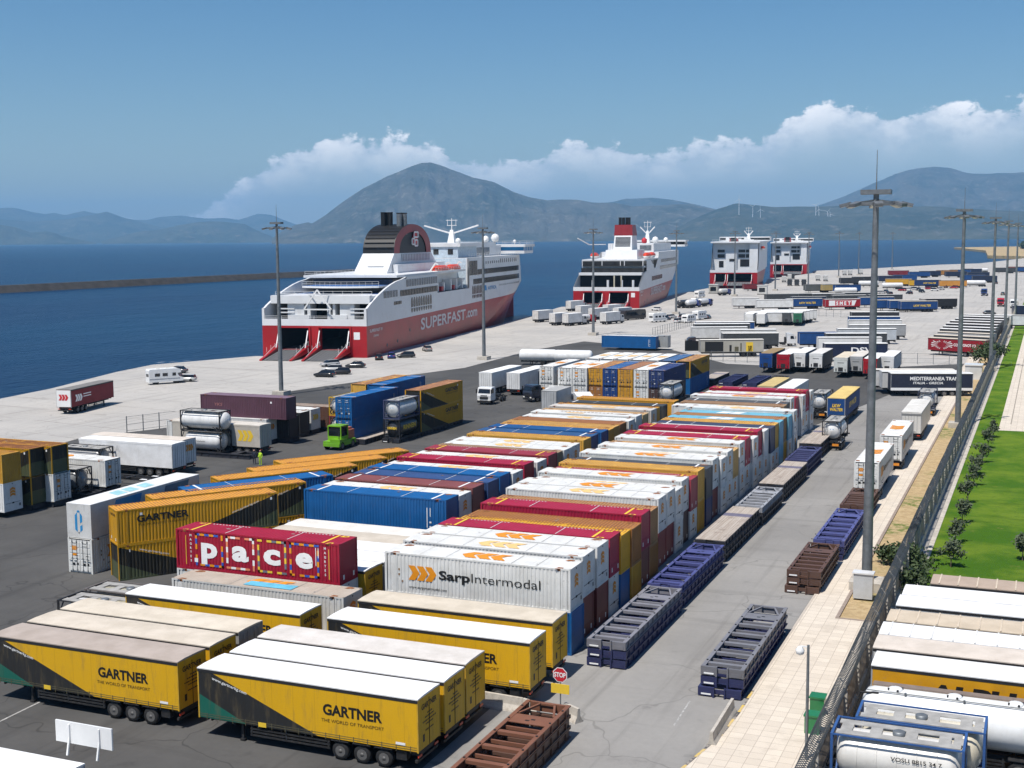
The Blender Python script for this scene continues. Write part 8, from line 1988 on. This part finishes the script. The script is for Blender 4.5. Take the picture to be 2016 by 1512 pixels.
plant(-9.0, 104, 1.5, 2.8, 'straggly shrub growing through the fence beside the lawn', 60, 'fence_shrub', DLEAF, 900, .13, 'shrub', 'shrubs along the fence'); plant(-8.6, 98.5, 1.3, 2.4, 'dark shrub between the lawn and the parked trailers', 61, 'fence_shrub', DLEAF, 800, .13, 'shrub', 'shrubs along the fence'); plant(-10.9, 108, 1.1, 1.5, 'green shrub on the dry strip beside the pavement', 62, 'fence_shrub', DLEAF, 700, .13, 'shrub', 'shrubs along the fence'); plant(-10.9, 285, 2.6, 3.6, 'leafy bush at the foot of the third fence mast', 63, 'fence_shrub', DLEAF, 1200, .25, 'shrub', 'shrubs along the fence')
# breakwater, far shore, wind turbines
mb = MB(); pa, pb = at(-300, 592, SEA_Z), at(690, 540, SEA_Z); d = (pb-pa).normalized(); n = Vector((-d.y, d.x, 0))
mb.rings([[q-n*7, q+n*7, q+n*3+Vector((0, 0, 4.2)), q-n*3+Vector((0, 0, 4.2))] for q in (pa, pa.lerp(pb, .5), pb)], 0, True, False); setting(mb.build('breakwater_land', mat('breakwater_rock', (.055, .05, .046), .95, var=.5, scale=.2)))
mb = MB(); P_ = [Vector((-180, 2800, 0)), Vector((-95, 2250, 0)), Vector((-70, 1720, 0)), Vector((60, 1500, 0)), Vector((700, 1500, 0)), Vector((900, 3400, 0)), Vector((100, 3200, 0))]
mb.extr([(q.x, q.y) for q in P_], 'Z', SEA_Z-3, 1.2); setting(mb.build('far_shore_land', dry))
rnd = random.Random(3)
for k in range(16): plant(rnd.uniform(-80, 60)+40, rnd.uniform(1750, 2600), 9, rnd.uniform(9, 16), f'dark tree on the far shore, {ORD[k]} of the shore trees', 80+k, 'shore_tree', DLEAF, 420, 1.5, 'tree', 'trees on the far shore')
for k, (px, py) in enumerate(((1455, 408), (1482, 422), (1497, 428), (1606, 420), (1612, 428), (1629, 432), (1635, 438))):
    q = az_point(px, py, 9300); t = thing('wind_turbine', q); mb = MB(); mb.tube((0, 0, -60), (0, 0, 55), 3, 1.6, 8); mb.build('tower', WHITE, t); mb = MB()
    for j in range(3): a = j*2.094+k; mb.tube((0, -3, 55), (34*math.sin(a), -3, 55+34*math.cos(a)), 1.6, .4, 6)
    mb.build('rotor', WHITE, t); tag(t, f'white wind turbine on the hills, {ORD[k]} from the left' if k else 'white wind turbine on the hills, leftmost', 'wind turbine', 'wind turbines on the hills')
# roof sign frame at the lower left corner
q = at(100, 1497, 4.0); t = tag(trailer(q.x-5.2, q.y-.9, 0, (.6, .6, .6), WHT, 'curtain'), 'white roof cut off by the lower left corner', 'trailer')
q = at(160, 1490, 4.2); t = thing('folded_panel', (q.x, q.y, 4.15)); mb = MB(); mb.box(-1.6, 1.6, .2, .28, .5, 1.5); mb.build('panel', WHITE, t); mb = MB()
for s in (-.8, .9): mb.bar((s, 0, 0), (s, .18, .8), .08, .08); mb.bar((s, .18, .8), (s, .18, 1.4), .08, .08)
mb.build('bracket', WHITE, t); tag(t, 'white folded panel on brackets above the corner roof', 'panel')
# ------------------------------------------------------------------ the air between here and the mountains
hz = bpy.data.materials.new('sea_haze'); hz.use_nodes = True; t = hz.node_tree
for n in list(t.nodes): t.nodes.remove(n)
pvn = N(t, 'ShaderNodeVolumePrincipled'); pvn.inputs['Color'].default_value = (0.30, 0.62, 1.0, 1); pvn.inputs['Density'].default_value = 6.0e-5
pvn.inputs['Anisotropy'].default_value = 0.0
ou = N(t, 'ShaderNodeOutputMaterial'); t.links.new(pvn.outputs[0], ou.inputs['Volume'])
mb = MB(); mb.box(-26000, 22000, -400, 25500, SEA_Z-8, 960)
setting(mb.build('haze', hz), 'stuff')
